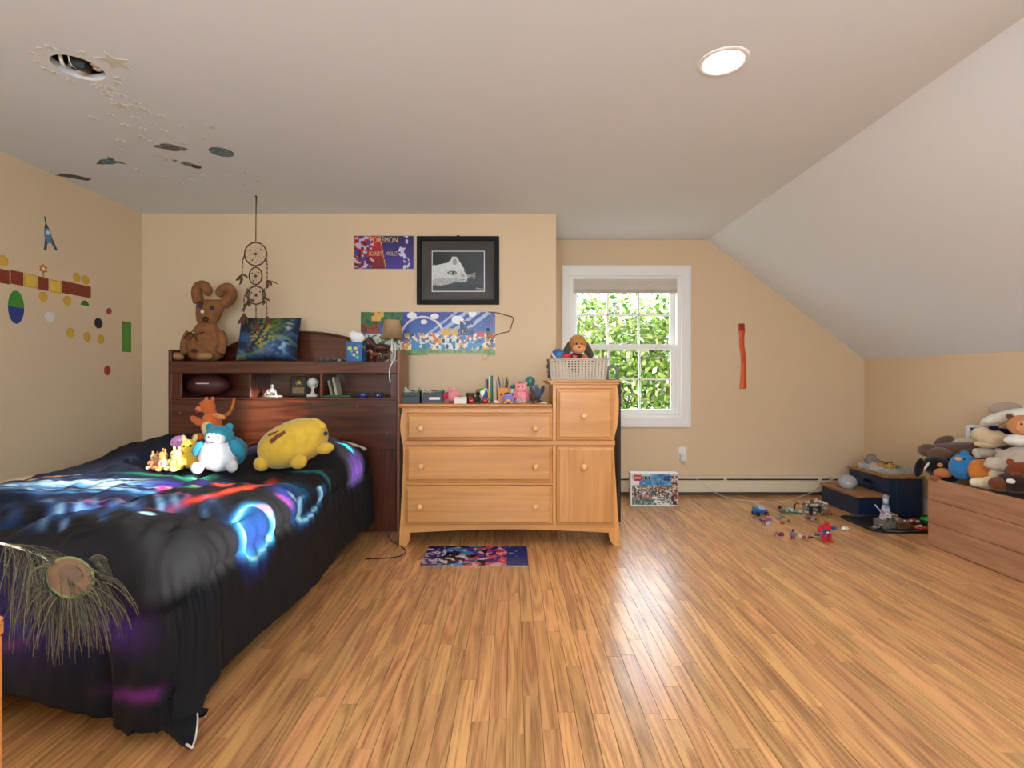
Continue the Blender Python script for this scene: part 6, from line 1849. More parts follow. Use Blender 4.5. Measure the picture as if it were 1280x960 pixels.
# ------------------------------------------------------------------ printed mat and cable on the floor
def matprint(u, v):
    n2 = float(vnoise(u*46+3, v*18))
    w1 = float(vnoise(u*9+v*4, v*5-u*3)); w2 = float(vnoise(u*14-v*5+20, v*6+u*4)); w3 = float(vnoise(u*22+v*9+50, v*8-u*8))
    c = L3(C('#2f1f5e'), C('#1c2c72'), min(1, u*1.1))
    if 0.15 < u < 0.55:
        if w1 > 0.55: c = C('#14141c')
        if w2 > 0.66: c = C('#3f7fb8')
        if w3 > 0.72: c = C('#c9c0c4')
    if 0.40 < u < 0.80:
        if w2 < 0.52: c = C('#a8365a')
        if w2 < 0.34: c = C('#d04a5c')
        if w3 > 0.66: c = C('#dba6a6')
        if w1 > 0.62 and u < 0.6: c = C('#17151f')
        if w1 < 0.25: c = C('#5a2a88')
    if u < 0.2 and 0.45 < v < 0.85 and n2 > 0.62: c = C('#c4b4cc')
    if u < 0.18 and 0.08 < v < 0.35 and n2 > 0.5: c = C('#a9a0b8')
    if u > 0.82 and n2 > 0.84: c = C('#9aa4d8')
    return c
pa, pb = W(525, 708, 3.04), W(660, 707, 3.04)
ya, yb = CAMH*F/(708-472), CAMH*F/(683.5-472)
wd_ = (660-525)*ya/F; 
o = grid_print(0.645, yb-ya, 110, 36, matprint, 'XY', 0.003).build('play_mat', vcm('mat_print', 0.35))
o.location = (((525+660)/2-641)*ya/F + 0.0, (ya+yb)/2, 0.003)
tag(o, 'thin purple and pink printed play mat lying before the dresser', 'mat')
cb = thing('charging_cable', 'thin black charging cable trailing on floor by the headboard leg', 'cable', (0, 0, 0))
pp = smooth_path([Vector((-0.90, 3.68, 0.004)), Vector((-0.84, 3.52, 0.004)), Vector((-0.72, 3.36, 0.004)), Vector((-0.685, 3.26, 0.004)), Vector((-0.72, 3.19, 0.004)), Vector((-0.82, 3.16, 0.004)), Vector((-0.875, 3.155, 0.004))])
MB().tube(pp, 0.0032, 6).build('wire', pm('cable_black', '#151212', 0.5), cb)
MB().box((-0.89, 3.153, 0.006), (0.035, 0.012, 0.009), 0.002, rot=(0, 0, 0.1)).build('connector', pm('cable_black', '#151212', 0.5), cb)

# toy set carton standing by the heater
lb_ = thing('toy_set_box', 'white toy brick set carton with busy picture under the window', 'box', (1.235, 4.50, 0), -0.03)
lw_, lh_, ld_ = 0.41, 0.29, 0.075
def legoart(u, v):
    n = float(vnoise(u*22, v*16)); n2 = float(vnoise(u*46+7, v*34)); n3 = float(vnoise(u*30+2, v*30+4))
    if u < 0.02 or v < 0.03 or v > 0.965 or u > 0.99: return C('#e6e6e8')
    if u > 0.86:
        c = C('#c9c2b6')
        if n3 > 0.55: c = C('#4a2c24')
        if n2 > 0.7: c = C('#9a2c30')
        if math.hypot(u-0.93, (v-0.11)*0.7) < 0.042: c = C('#1a1a1e')
        return c
    c = C('#dfe3e6')
    if v > 0.60 and u > 0.18: c = L3(C('#7fb2cf'), C('#2a76ac'), min(1, max(0, n*1.3)))
    if v > 0.80 and u < 0.42: c = C('#b7c4c0')
    if 0.16 < v <= 0.64:
        c = C('#9aa49a')
        if n2 > 0.55: c = C('#3a2f2c')
        if n3 > 0.66: c = C('#a8583a')
        if n3 < 0.25: c = C('#d8d2c2')
        if n < 0.28: c = C('#30586a')
    if v <= 0.20:
        c = C('#3f5a58') if n2 > 0.4 else C('#8fa89a')
        if u > 0.5 and n3 > 0.5: c = C('#e0dcd4')
    if 0.45 < u < 0.56 and 0.22 < v < 0.29: c = C('#dfe6ea')
    if 0.70 < u < 0.83 and 0.76 < v < 0.92 and n3 > 0.3: c = C('#24356e')
    if 0.18 < u < 0.42 and 0.80 < v < 0.90 and math.sin(u*150) > -0.5: c = C('#2b2b30')
    return c
MB().box((0, 0, lh_/2), (lw_, ld_, lh_), 0.002).build('carton', pm('carton_white', '#dcdce0', 0.4, 0.03), lb_)
grid_print(lw_*0.995, lh_*0.99, 84, 60, legoart).build('front_picture', vcm('box_print', 0.3), lb_, loc=(0, -ld_/2-0.0012, lh_/2))
def sideart(u, v):
    n2 = float(vnoise(u*8+3, v*24))
    if v < 0.5 and n2 > 0.45: return C('#28345c')
    return C('#c9c6d4') if n2 < 0.7 else C('#8d88a8')
grid_print(ld_*0.96, lh_*0.98, 12, 36, sideart).build('side_picture', vcm('box_print', 0.3), lb_, loc=(-lw_/2-0.0012, 0, lh_/2), rot=(0, 0, -PI/2))
MB().box((-lw_*0.5+0.058, -ld_/2-0.003, lh_-0.044), (0.064, 0.002, 0.052)).build('logo_square', pm('logo_red', '#c4242a', 0.4), lb_)
text('logo_lettering', 'LEGO', 0.026, white_m, lb_, (-lw_*0.5+0.058, -ld_/2-0.0046, lh_-0.044), sx=0.9)

# ------------------------------------------------------------------ step stool with storage
navy = pm('stool_navy', '#0d2340', 0.45, 0.10, 10)
tread_m = wood('stool_tread', '#a8794c', '#7d5530', 'Y', 0.5, 1.0, 0.5)
sx0, sx1, sxm, sy0, sy1 = 2.785, 3.31, 3.035, 4.13, 4.62
stl = thing('step_stool', 'navy two-step storage stool with wooden treads in the corner', 'step stool', (sx0, sy0, 0))
def sbx(name, x0, x1, y0, y1, z0, z1, mat, bev=0.003): return MB().bb(x0-sx0, x1-sx0, y0-sy0, y1-sy0, z0, z1, bev).build(name, mat, stl)
sbx('lower_box', sx0, sxm+0.01, sy0, sy1, 0, 0.152, navy)
sbx('upper_box', sxm+0.06, sx1, sy0+0.001, sy1, 0, 0.305, navy)
rz_ = MB()   # riser with a real hand slot in front of a hollow
for (y0_, y1_, z0_, z1_) in ((sy0+0.001, sy0+0.19, 0, 0.305), (sy0+0.30, sy1, 0, 0.305), (sy0+0.19, sy0+0.30, 0, 0.225), (sy0+0.19, sy0+0.30, 0.250, 0.305)):
    rz_.bb(sxm-sx0, sxm+0.014-sx0, y0_-sy0, y1_-sy0, z0_, z1_)
for (y0_, y1_) in ((sy0+0.001, sy0+0.013), (sy1-0.012, sy1)):
    rz_.bb(sxm+0.013-sx0, sxm+0.061-sx0, y0_-sy0, y1_-sy0, 0, 0.305)
rz_.build('riser', navy, stl)
sbx('lower_tread', sx0-0.016, sxm, sy0-0.016, sy1+0.005, 0.152, 0.172, tread_m, 0.004)
sbx('upper_tread', sxm-0.016, sx1+0.008, sy0-0.016, sy1+0.005, 0.305, 0.327, tread_m, 0.004)
# oval smart speaker
sp = thing('smart_speaker', 'light grey rounded smart speaker on the lower stool tread', 'speaker', (2.875, 4.40, 0.172))
MB().lathe([(0.0, 0.0), (0.042, 0.0), (0.058, 0.012), (0.069, 0.036), (0.071, 0.056), (0.064, 0.082), (0.046, 0.102), (0.024, 0.111), (0.0, 0.113)], 28).build('fabric_shell', pm('speaker_grey', '#a9abae', 0.7, 0.05, 90, 0.3, 400), sp)
MB().lathe([(0.045, -0.001), (0.05, 0.001), (0.047, 0.006)], 24, cap=False).build('light_ring', pm('speaker_ring', '#85888c', 0.4), sp)
MB().box((-0.030, -0.062, 0.052), (0.022, 0.004, 0.012), 0.001, rot=(0.1, 0, -0.45)).build('display', pm('speaker_display', '#e6eaf0', 0.2), sp)
# clear tray and its contents
tr = thing('plastic_tray', 'shallow clear plastic tray on the upper stool tread', 'tray', (3.17, 4.36, 0.327), 0.1)
tw, td, th_ = 0.21, 0.34, 0.048
m = MB()
m.bb(-tw/2, tw/2, -td/2, td/2, 0, 0.003); m.bb(-tw/2, -tw/2+0.003, -td/2, td/2, 0, th_); m.bb(tw/2-0.003, tw/2, -td/2, td/2, 0, th_); m.bb(-tw/2, tw/2, -td/2, -td/2+0.003, 0, th_); m.bb(-tw/2, tw/2, td/2-0.003, td/2, 0, th_)
m.build('tray_body', plastic_clear(), tr)
m = MB()
for (a, b) in (((-tw/2, -td/2), (tw/2, -td/2)), ((tw/2, -td/2), (tw/2, td/2)), ((tw/2, td/2), (-tw/2, td/2)), ((-tw/2, td/2), (-tw/2, -td/2))): m.tube([(a[0], a[1], th_), (b[0], b[1], th_)], 0.004, 6)
m.build('tray_rim', plastic_clear(), tr)
tray_items = [('yellow brick piece heap corner', '#c9a43c', 0.0, -0.06, 0.04), ('brown wooden toy piece', '#5a3424', 0.03, -0.02, 0.045), ('tan toy piece', '#b08a50', -0.03, 0.0, 0.04), ('dark rust toy piece', '#6a2f20', 0.01, 0.05, 0.042), ('mustard toy piece', '#b8902f', -0.02, -0.1, 0.032), ('olive toy piece', '#6f6a3a', 0.05, -0.1, 0.034), ('black toy piece', '#201a18', 0.05, 0.04, 0.038), ('cream toy piece', '#cfc0a0', -0.05, 0.06, 0.036)]
for k, (lb, hx_, dx2, dy2, r) in enumerate(tray_items):
    t = thing('toy_piece', lb + ' lying in the clear plastic tray', 'toy piece', (3.17+dx2, 4.36+dy2, 0.331), k*0.9)
    MB().box((0, 0, r*0.7), (r*1.6, r*1.1, r*1.4), 0.006, rot=(0.2*k % 0.5, 0.1, 0)).build('block', pm('piece'+hx_[1:], hx_, 0.5), t)
    MB().cyl((0.0, 0, r*1.45), r*0.35, r*0.5, 10).build('stud', pm('piece'+hx_[1:], hx_, 0.5), t)
t = thing('knit_bundle', 'crumpled grey white knitted bundle at the far end of the clear tray', 'bundle', (3.155, 4.50, 0.335))
for k, (dx2, dy2, dz2, r) in enumerate(((0, 0, 0.05, 0.05), (0.03, -0.03, 0.04, 0.038), (-0.03, -0.02, 0.045, 0.04), (0.0, 0.01, 0.085, 0.034))):
    MB().ell((dx2, dy2, dz2), (r, r, r*0.8), lump=0.3, seed=k+3).build('fold', pm('knit_grey', '#8d847c', 0.95, 0.3, 50, 0.6, 120), t)

# ------------------------------------------------------------------ toy bricks on the floor
brick_m = vcm('toy_plastic', 0.3)
def brick_heap(mb, n, sx, sy, sz, cols, seed, z0=0.0, u=0.014):
    r = random.Random(seed)
    for k in range(n):
        x = r.uniform(-sx, sx); y = r.uniform(-sy, sy)
        top = sz*(1-0.6*max(abs(x)/sx, abs(y)/sy))
        z = z0 + u/2 + r.random()*max(0.0, top-u)
        c = C(r.choice(cols)); w2 = u*r.choice((1, 1, 2)); d2 = u*r.choice((1, 1, 2))
        a = r.choice((0, PI/2, r.uniform(0, 3)))
        mb.box((x, y, z), (w2, d2, u*0.9), 0.001, rot=(r.uniform(-0.3, 0.3), r.uniform(-0.3, 0.3), a), col=c)
        if r.random() < 0.4: mb.cyl((x, y, z+u*0.55), u*0.28, u*0.25, 6, None, c)
def floor_at(px, py):
    Y = CAMH*F/(py-472); return ((px-641)*Y/F, Y, 0.0006)
x, y, z = floor_at(1019, 643)
t = thing('brick_building', 'grey and white toy brick building scattered with red pieces on floor', 'toy building', (x, y, z), 0.25)
g_ = ['#8a8880', '#6d6b66', '#c9c6bc', '#55544f']
m = MB()
for lx in (-0.075, -0.035, 0.0, 0.04, 0.075):
    for k in range(6): m.box((lx, 0.02*math.sin(lx*50), 0.008+k*0.015), (0.022, 0.022, 0.0145), 0.001, col=C(g_[(k+int(lx*100)) % 4]))
for k in range(5): m.box((-0.075+k*0.038, 0.03, 0.05), (0.03, 0.016, 0.10), 0.001, col=C(g_[k % 4]))
m.build('walls', brick_m, t)
m = MB(); brick_heap(m, 55, 0.09, 0.035, 0.075, ['#8f2f28', '#d6d2c6', '#7a776f', '#c9a06a', '#3a3836', '#b8b4aa', '#6a4030'], 3, 0.07); m.build('battlements', brick_m, t)
m = MB()
for lx in (-0.055, 0.02): m.box((lx, -0.02, 0.035), (0.026, 0.008, 0.07), 0.001, col=C('#2a2624'))
m.build('gate', brick_m, t)
m = MB(); brick_heap(m, 14, 0.10, 0.05, 0.03, ['#8f2f28', '#d6d2c6', '#a9b03a', '#7a776f'], 5); m.build('loose_bricks', brick_m, t)
def minifig(name, label, px, py, hexs, s=1.0, lie=False, rz=0.0):
    x, y, z = floor_at(px, py)
    t = thing(name, label, 'toy figure', (x, y, z + (0.012*s if lie else 0)), rot=((PI/2) if lie else 0, 0, rz))
    h1, h2, h3, h4 = hexs
    for sx in (-1, 1):
        MB().box((sx*0.0045*s, 0, 0.008*s), (0.0075*s, 0.008*s, 0.016*s), 0.001).build('leg', pm('fig'+h3[1:], h3, 0.3), t)
        MB().tube([(sx*0.009*s, 0, 0.028*s), (sx*0.013*s, -0.003*s, 0.020*s), (sx*0.012*s, -0.009*s, 0.017*s)], 0.0026*s, 6).build('arm', pm('fig'+h2[1:], h2, 0.3), t)
    MB().prism([(-0.009*s, 0.016*s), (0.009*s, 0.016*s), (0.0065*s, 0.030*s), (-0.0065*s, 0.030*s)], -0.004*s, 0.004*s).build('torso', pm('fig'+h2[1:], h2, 0.3), t)
    MB().lathe([(0.0, 0.030*s), (0.0048*s, 0.031*s), (0.0052*s, 0.038*s), (0.004*s, 0.040*s), (0.0, 0.0405*s)], 12).build('head', pm('fig'+h1[1:], h1, 0.3), t)
    MB().lathe([(0.0058*s, 0.036*s), (0.006*s, 0.041*s), (0.003*s, 0.044*s), (0.0, 0.0445*s)], 12).build('headgear', pm('fig'+h4[1:], h4, 0.3), t)
    return t
minifig('toy_figure', 'purple and white toy figure standing before the blue toy vehicle', 960, 656, ('#c9a58c', '#8a5a90', '#c9b8c8', '#7a2c3c'), 1.9, rz=0.3)
minifig('toy_figure', 'grey and red toy figure standing in the front row of toys', 991, 674, ('#9a3c34', '#5a6a84', '#7a2a34', '#3f4a5c'), 1.6, rz=-0.3)
minifig('toy_figure', 'cream and dark red toy figure beside the grey figure', 998, 673, ('#d9cfbc', '#8f2f32', '#d0c8b8', '#7a2428'), 1.6, True, 0.8)
minifig('toy_figure', 'white and slate toy figure lying next to the red robot', 1018, 672, ('#dcdcd6', '#8f96a4', '#4a5068', '#e4e4e0'), 1.9, True, 1.3)
minifig('toy_figure', 'tiny olive toy figure standing at the brick building corner', 1036, 648, ('#8a8a4a', '#7a2f34', '#8f8a50', '#5a3a30'), 1.5, rz=0.0)
minifig('toy_figure', 'maroon toy figure lying before the blue vehicle', 950, 652, ('#5a3848', '#6a3a50', '#4a3444', '#7a4a58'), 1.3, True, 0.4)
minifig('toy_figure', 'dark toy figure lying below the brick building', 1008, 651, ('#201e20', '#8a8894', '#26242a', '#9a4a44'), 1.9, True, 1.0)
minifig('toy_figure', 'grey green toy figure lying alone mid floor', 970, 649, ('#8f8c94', '#6a6f64', '#a09aa4', '#55585a'), 1.5, True, 1.5)
# blue vehicle
x, y, z = floor_at(950, 644)
t = thing('toy_vehicle', 'bright blue toy vehicle with black wheels on the floor', 'toy vehicle', (x, y, z), 0.15)
MB().box((0, 0, 0.032), (0.11, 0.05, 0.026), 0.006).build('chassis', pm('veh_blue', '#2a55b0', 0.3), t)
MB().box((0.01, 0, 0.055), (0.05, 0.042, 0.028), 0.008).build('cabin', pm('veh_light', '#9fb4d8', 0.3), t)
MB().prism([(-0.055, 0.045), (-0.02, 0.045), (-0.03, 0.072), (-0.06, 0.066)], -0.02, 0.02).build('rear_wing', pm('veh_teal', '#2a7a98', 0.3), t)
for sx in (-1, 1):
    for sy in (-1, 1): MB().cyl((sx*0.038, sy*0.027, 0.018), 0.018, 0.014, 16, (PI/2, 0, 0)).build('wheel', pm('veh_wheel', '#1b1d2a', 0.5), t)
# green based garden piece with flags
x, y, z = floor_at(988, 641)
t = thing('brick_garden', 'low toy brick garden piece with green base and brown arch', 'toy building', (x, y, z), -0.2)
MB().box((0, 0, 0.004), (0.16, 0.06, 0.008), 0.001).build('base_plate', pm('garden_green', '#5c7048', 0.4), t)
m = MB(); brick_heap(m, 26, 0.07, 0.022, 0.05, ['#8fa0b0', '#d8d2bc', '#4a6aa0', '#7a8a6a', '#b0a890'], 12, 0.008); m.build('brick_walls', brick_m, t)
MB().tube([(0.03, 0, 0.0), (0.03, 0, 0.06), (0.045, 0, 0.085), (0.065, 0, 0.075)], 0.007, 6).build('arch', pm('garden_brown', '#4a2a22', 0.4), t)
MB().ell((-0.085, 0, 0.04), (0.014, 0.012, 0.014), lump=0.2).build('bush', pm('garden_rust', '#4a2820', 0.6), t)
# red and blue robot
x, y, z = floor_at(1033, 677)
t = thing('toy_robot', 'red and blue toy robot standing on the floorboards', 'toy robot', (x, y, z), -0.2)
rd, bl_ = pm('robot_red', '#b8202c', 0.3), pm('robot_blue', '#3a4a96', 0.3)
for sx in (-1, 1):
    MB().box((sx*0.018, 0.002, 0.028), (0.024, 0.028, 0.056), 0.005, rot=(0, sx*0.1, 0)).build('leg', rd, t)
    MB().box((sx*0.02, -0.008, 0.007), (0.028, 0.042, 0.014), 0.003).build('foot', rd, t)
    MB().tube([(sx*0.032, 0, 0.108), (sx*0.046, -0.005, 0.09), (sx*0.05, -0.02, 0.07 if sx < 0 else 0.102)], 0.011, 8).build('arm', rd if sx < 0 else bl_, t)
MB().box((0, 0, 0.064), (0.042, 0.03, 0.03), 0.006).build('waist', bl_, t)
MB().box((0, 0, 0.097), (0.062, 0.04, 0.042), 0.010).build('chest', rd, t)
MB().box((0.0, -0.002, 0.128), (0.026, 0.026, 0.024), 0.006).build('head', rd, t)
MB().cyl((0.0, -0.022, 0.066), 0.009, 0.006, 12, (PI/2, 0, 0)).build('belt_disc', pm('robot_silver', '#c0c4d0', 0.3), t)
# spider-like purple toy, white shell piece, loose bricks
x, y, z = floor_at(975, 671)
t = thing('bug_toy', 'magenta toy bug with thin bent legs on the floor', 'toy figure', (x, y, z))
MB().ell((0.012, 0, 0.018), (0.018, 0.016, 0.015)).build('body', pm('bug_magenta', '#8a2a5c', 0.3), t); MB().ell((-0.010, -0.004, 0.016), (0.010, 0.010, 0.009)).build('head', pm('bug_dark', '#5a1f40', 0.3), t)
for k in range(6):
    a = PI*(0.55+0.18*k) if k < 3 else -PI*(0.55+0.18*(k-3))
    MB().tube([(0, 0, 0.016), (0.03*math.cos(a), 0.03*math.sin(a), 0.026), (0.046*math.cos(a), 0.046*math.sin(a), 0.001)], 0.002, 5).build('leg', pm('bug_leg', '#9a5a5c', 0.4), t)
x, y, z = floor_at(1056, 663)
t = thing('shell_toy', 'small white curved toy wing piece lying near the black tray', 'toy piece', (x, y, z), 0.4)
MB().ell((0, 0, 0.014), (0.030, 0.018, 0.014), lump=0.12).build('wing', pm('toy_white', '#e4e0d6', 0.4), t)
for k in range(3): MB().tube([(-0.018+0.018*k, -0.012, 0.018), (-0.02+0.02*k, -0.02, 0.004)], 0.004, 5).build('claw', pm('toy_white', '#e4e0d6', 0.4), t)
for px, py, hx_, cn in ((978, 655, '#a8402c', 'red'), (986, 652, '#6a4a38', 'brown'), (942, 648, '#5a564e', 'grey'), (1013, 672.5, '#241f1d', 'black')):
    x, y, z = floor_at(px, py)
    t = thing('toy_brick', cn + ' single toy brick lying loose on the floorboards', 'toy brick', (x, y, z), px)
    MB().box((0, 0, 0.005), (0.016, 0.03, 0.0095), 0.001).build('brick', pm('lb'+hx_[1:], hx_, 0.3), t)
    for k in (-1, 1): MB().cyl((0, 0.0075*k, 0.0105), 0.0045, 0.003, 8).build('stud', pm('lb'+hx_[1:], hx_, 0.3), t)

# black tray with a toy castle
ty = thing('black_tray', 'black flat tray on floor carrying a toy brick scene', 'tray', (2.615, 3.68, 0.0))
tp = [(0.0, 0.05), (0.06, 0.0), (0.70, 0.0), (0.70, 0.42), (0.04, 0.42), (0.0, 0.40)]
MB().prism(tp, 0.001, 0.012, 'Z').build('tray_base', pm('tray_black', '#121416', 0.35), ty)
m = MB()
for i in range(len(tp)):
    a, b = tp[i], tp[(i+1) % len(tp)]; m.tube([(a[0], a[1], 0.014), (b[0], b[1], 0.014)], 0.006, 6)
m.build('tray_rim', pm('tray_black', '#121416', 0.35), ty)
ct = thing('toy_castle', 'white grey toy brick tower with orange bits on the black tray', 'toy building', (2.80, 3.82, 0.012), 0.1)
MB().box((0, 0, 0.025), (0.15, 0.11, 0.05), 0.003).build('rock_base', pm('castle_rock', '#6f685e', 0.6, 0.2, 60), ct)
m = MB()
for k in range(5): m.box((-0.02, 0.0, 0.06+k*0.022), (0.062-k*0.007, 0.05-k*0.005, 0.0215), 0.002, col=C(('#b9bfcc', '#c9ced8', '#aab0c0', '#c2c6d0', '#9aa0b0')[k]))
m.cyl((-0.02, 0, 0.19), 0.018, 0.05, 12, None, C('#b0b6c4')); m.lathe([(0.024, 0.0), (0.0, 0.03)], 12, (-0.02, 0, 0.212), None, C('#8a94a8'))
m.build('tower', brick_m, ct)
m = MB(); brick_heap(m, 45, 0.06, 0.045, 0.11, ['#c96a2c', '#d8d2c6', '#7a776f', '#5c5a54', '#a89a80', '#c99a78'], 31, 0.04); m.build('side_turrets', brick_m, ct)
for k, (a, hx_) in enumerate(((0.0, '#c9c6d8'), (0.03, '#c03a6a'))): MB().tube([(-0.05+a, -0.02, 0.08), (-0.13+a, -0.03, 0.17-a)], 0.004, 6).build('banner_pole', pm('pole'+hx_[1:], hx_, 0.4), ct)
MB().box((0.055, -0.06, 0.02), (0.09, 0.05, 0.04), 0.003).build('chest_step', wood('castle_wood', '#6a4a28', '#3f2a16', 'X', 0.5), ct)
t = thing('green_wheel_toy', 'bright green ring shaped toy on the black tray', 'toy', (3.16, 3.90, 0.012))
MB().tube([(0.036*math.cos(2*PI*i/24), 0.036*math.sin(2*PI*i/24), 0.030) for i in range(24)], 0.011, 8, closed=True).build('ring', pm('toy_green', '#2fae3c', 0.3), t); MB().ell((0, 0, 0.022), (0.02, 0.02, 0.02)).build('hub', pm('toy_hub', '#8fb8a8', 0.3), t)
MB().cyl((0, 0, 0.008), 0.022, 0.016, 14).build('foot', pm('toy_green', '#2fae3c', 0.3), t)
for k, (dx2, dy2, cols, lb) in enumerate(((3.05, 3.90, ['#b04a4a', '#d6d0c8', '#7a3030'], 'red and white'), (3.00, 3.74, ['#e4e0d6', '#c4342c', '#e08a2c'], 'white red and orange'), (2.97, 3.98, ['#2f6a3c', '#3f5a44', '#22332c'], 'dark green'), (3.17, 3.75, ['#c8ccd8', '#44506c', '#1c2230'], 'blue grey'), (2.70, 3.76, ['#7a756c', '#5c5850', '#8f8a80'], 'stone grey'))):
    t = thing('brick_cluster', lb + ' cluster of toy bricks on the black tray', 'toy bricks', (dx2, dy2, 0.012))
    m = MB(); brick_heap(m, 16, 0.05, 0.035, 0.04, cols, 40+k); m.build('bricks', brick_m, t)
t = thing('toy_brick', 'orange flat toy piece at the front of the black tray', 'toy brick', (3.05, 3.70, 0.012), 0.2)
MB().ell((0, 0, 0.008), (0.022, 0.014, 0.008)).build('piece', pm('toy_orange', '#d07a3c', 0.4), t); MB().cyl((0, 0, 0.016), 0.005, 0.004, 8).build('stud', pm('toy_orange', '#d07a3c', 0.4), t)

# ------------------------------------------------------------------ toy chest and its heap of soft toys
chest_m = wood('chest_pine', '#b58461', '#94664a', 'Y', 0.55, 1.0, 0.5, stops=(0.25, 0.75))
X0, X1, CY0, CY1, CH = 2.78, 3.32, 2.05, 3.43, 0.455
chs = thing('toy_chest', 'long open pine plank toy chest filled with soft toys', 'toy chest', (X0, CY0, 0))
def cbx(name, x0, x1, y0, y1, z0, z1, bev=0.003): return MB().bb(x0-X0, x1-X0, y0-CY0, y1-CY0, z0, z1, bev).build(name, chest_m, chs)
zz = [0.004, 0.158, 0.310, CH]
for k in range(3):
    cbx('plank', X0, X0+0.02, CY0, CY1, zz[k], zz[k+1]-0.003)
    cbx('plank', X1-0.02, X1, CY0, CY1, zz[k], zz[k+1]-0.003)
    cbx('end_plank', X0+0.02, X1-0.02, CY1-0.02, CY1, zz[k], zz[k+1]-0.003)
    cbx('end_plank', X0+0.02, X1-0.02, CY0, CY0+0.02, zz[k], zz[k+1]-0.003)
cbx('bottom_board', X0+0.02, X1-0.02, CY0+0.02, CY1-0.02, 0.01, 0.03)
cbx('lid_rest', X0+0.02, X1-0.02, CY0+0.02, CY1-0.02, 0.24, 0.26)
PL = 'stuffed toys in the wooden chest'
def pt_(name, label, px, py, X, parts, rz=-0.6, scale=1.0, tilt=(0, 0)):
    Y = X*F/(px-641); p = (X, Y, CAMH-(py-472)*Y/F)
    return toy(name, label, p, rz, parts, group=PL, scale=scale, tilt=tilt)
pt_('plush_dog', 'black plush puppy with droopy ear and tan muzzle hanging over chest corner', 1170, 582, 2.83, [('head', (0, 0, 0), (0.075, 0.068, 0.064), '#161414'), ('muzzle', (0.03, -0.06, -0.036), (0.050, 0.034, 0.032), '#b5713f'), ('ear', (-0.09, -0.02, -0.02), (0.026, 0.022, 0.066), '#141212', (0, 0.2, 0)), ('ear', (0.085, 0.02, 0.0), (0.026, 0.022, 0.06), '#141212'), ('brow', (0.015, -0.064, 0.014), (0.015, 0.010, 0.014), '#b87a4c'), ('body', (0.05, 0.06, -0.06), (0.08, 0.08, 0.07), '#1a1616'), ('paw', (-0.01, -0.065, -0.075), (0.03, 0.03, 0.022), '#8f4f2c'), ('stripe', (-0.052, -0.05, 0.0), (0.007, 0.010, 0.03), '#dcd8d2', (0, 0.5, 0))])
pt_('plush_otter', 'dark brown long plush animal draped along the top of the chest', 1185, 562, 2.95, [('body', (0.05, -0.02, 0), (0.20, 0.075, 0.055), '#5c4438', (0, -0.12, 0)), ('paw', (-0.10, -0.06, -0.01), (0.06, 0.05, 0.045), '#5a4236'), ('paw', (-0.04, -0.09, -0.02), (0.07, 0.05, 0.04), '#644a3c'), ('tail', (-0.02, 0.04, 0.05), (0.06, 0.03, 0.035), '#5c483c', (0, -0.5, 0)), ('back', (0.12, 0.04, 0.05), (0.13, 0.05, 0.04), '#bfb09a', (0, -0.15, 0)), ('leg', (0.14, -0.09, -0.015), (0.10, 0.045, 0.042), '#543c30', (0, -0.1, 0))], rz=-0.75)
pt_('plush_bird', 'bright blue round plush bird with tiny beak in the chest', 1205, 584, 2.88, [('body', (0, 0, 0), (0.080, 0.075, 0.084), '#2f78b4'), ('crest', (0.0, -0.01, 0.085), (0.022, 0.018, 0.025), '#2f78b4'), ('beak', (-0.040, -0.055, 0.058), (0.018, 0.018, 0.012), '#d9a468'), ('wing', (0.070, -0.02, -0.005), (0.02, 0.05, 0.05), '#2a86b4'), ('eye', (-0.012, -0.058, 0.058), (0.006, 0.005, 0.006), '#101014')], rz=-0.5)
pt_('plush_penguin', 'small black plush with pale collar squeezed beside the blue bird', 1185, 576, 2.93, [('head', (0, 0, 0), (0.05, 0.045, 0.045), '#17161a'), ('collar', (0.03, -0.035, -0.01), (0.022, 0.018, 0.010), '#cdd6dc', (0, 0.5, 0)), ('beak', (0.032, -0.035, 0.006), (0.016, 0.014, 0.010), '#d8b088'), ('body', (0.01, 0.02, -0.07), (0.055, 0.05, 0.05), '#5a2230')])
pt_('plush_lion', 'fluffy orange round plush ball toy beside the blue bird', 1228, 589, 2.90, [('body', (0, 0, 0), (0.074, 0.068, 0.072), '#c9782f', None, True), ('tuft', (0.02, -0.05, 0.03), (0.035, 0.025, 0.028), '#b8641f', None, True), ('paw', (-0.02, -0.055, -0.05), (0.03, 0.026, 0.022), '#d68a3c', None, True)])
pt_('plush_duck', 'cream and orange plush duck slumped at the chest rim', 1232, 604, 2.86, [('body', (0, 0, 0), (0.055, 0.045, 0.034), '#dfd2b4'), ('foot', (0.065, -0.01, -0.012), (0.05, 0.034, 0.026), '#d68a34'), ('head', (-0.045, 0.0, 0.0), (0.03, 0.03, 0.026), '#e6dcc4'), ('wing', (0.02, 0.0, 0.030), (0.03, 0.025, 0.012), '#e0d2b0')])
pt_('plush_lamb', 'cream ball shaped plush between orange ball and grey shaggy toy', 1249, 593, 2.92, [('body', (0, 0, 0), (0.050, 0.048, 0.046), '#dcd0b6'), ('tuft', (-0.01, -0.02, 0.035), (0.03, 0.028, 0.02), '#e2d8c4'), ('paw', (0.03, -0.03, -0.03), (0.022, 0.022, 0.018), '#cfc0a0')])
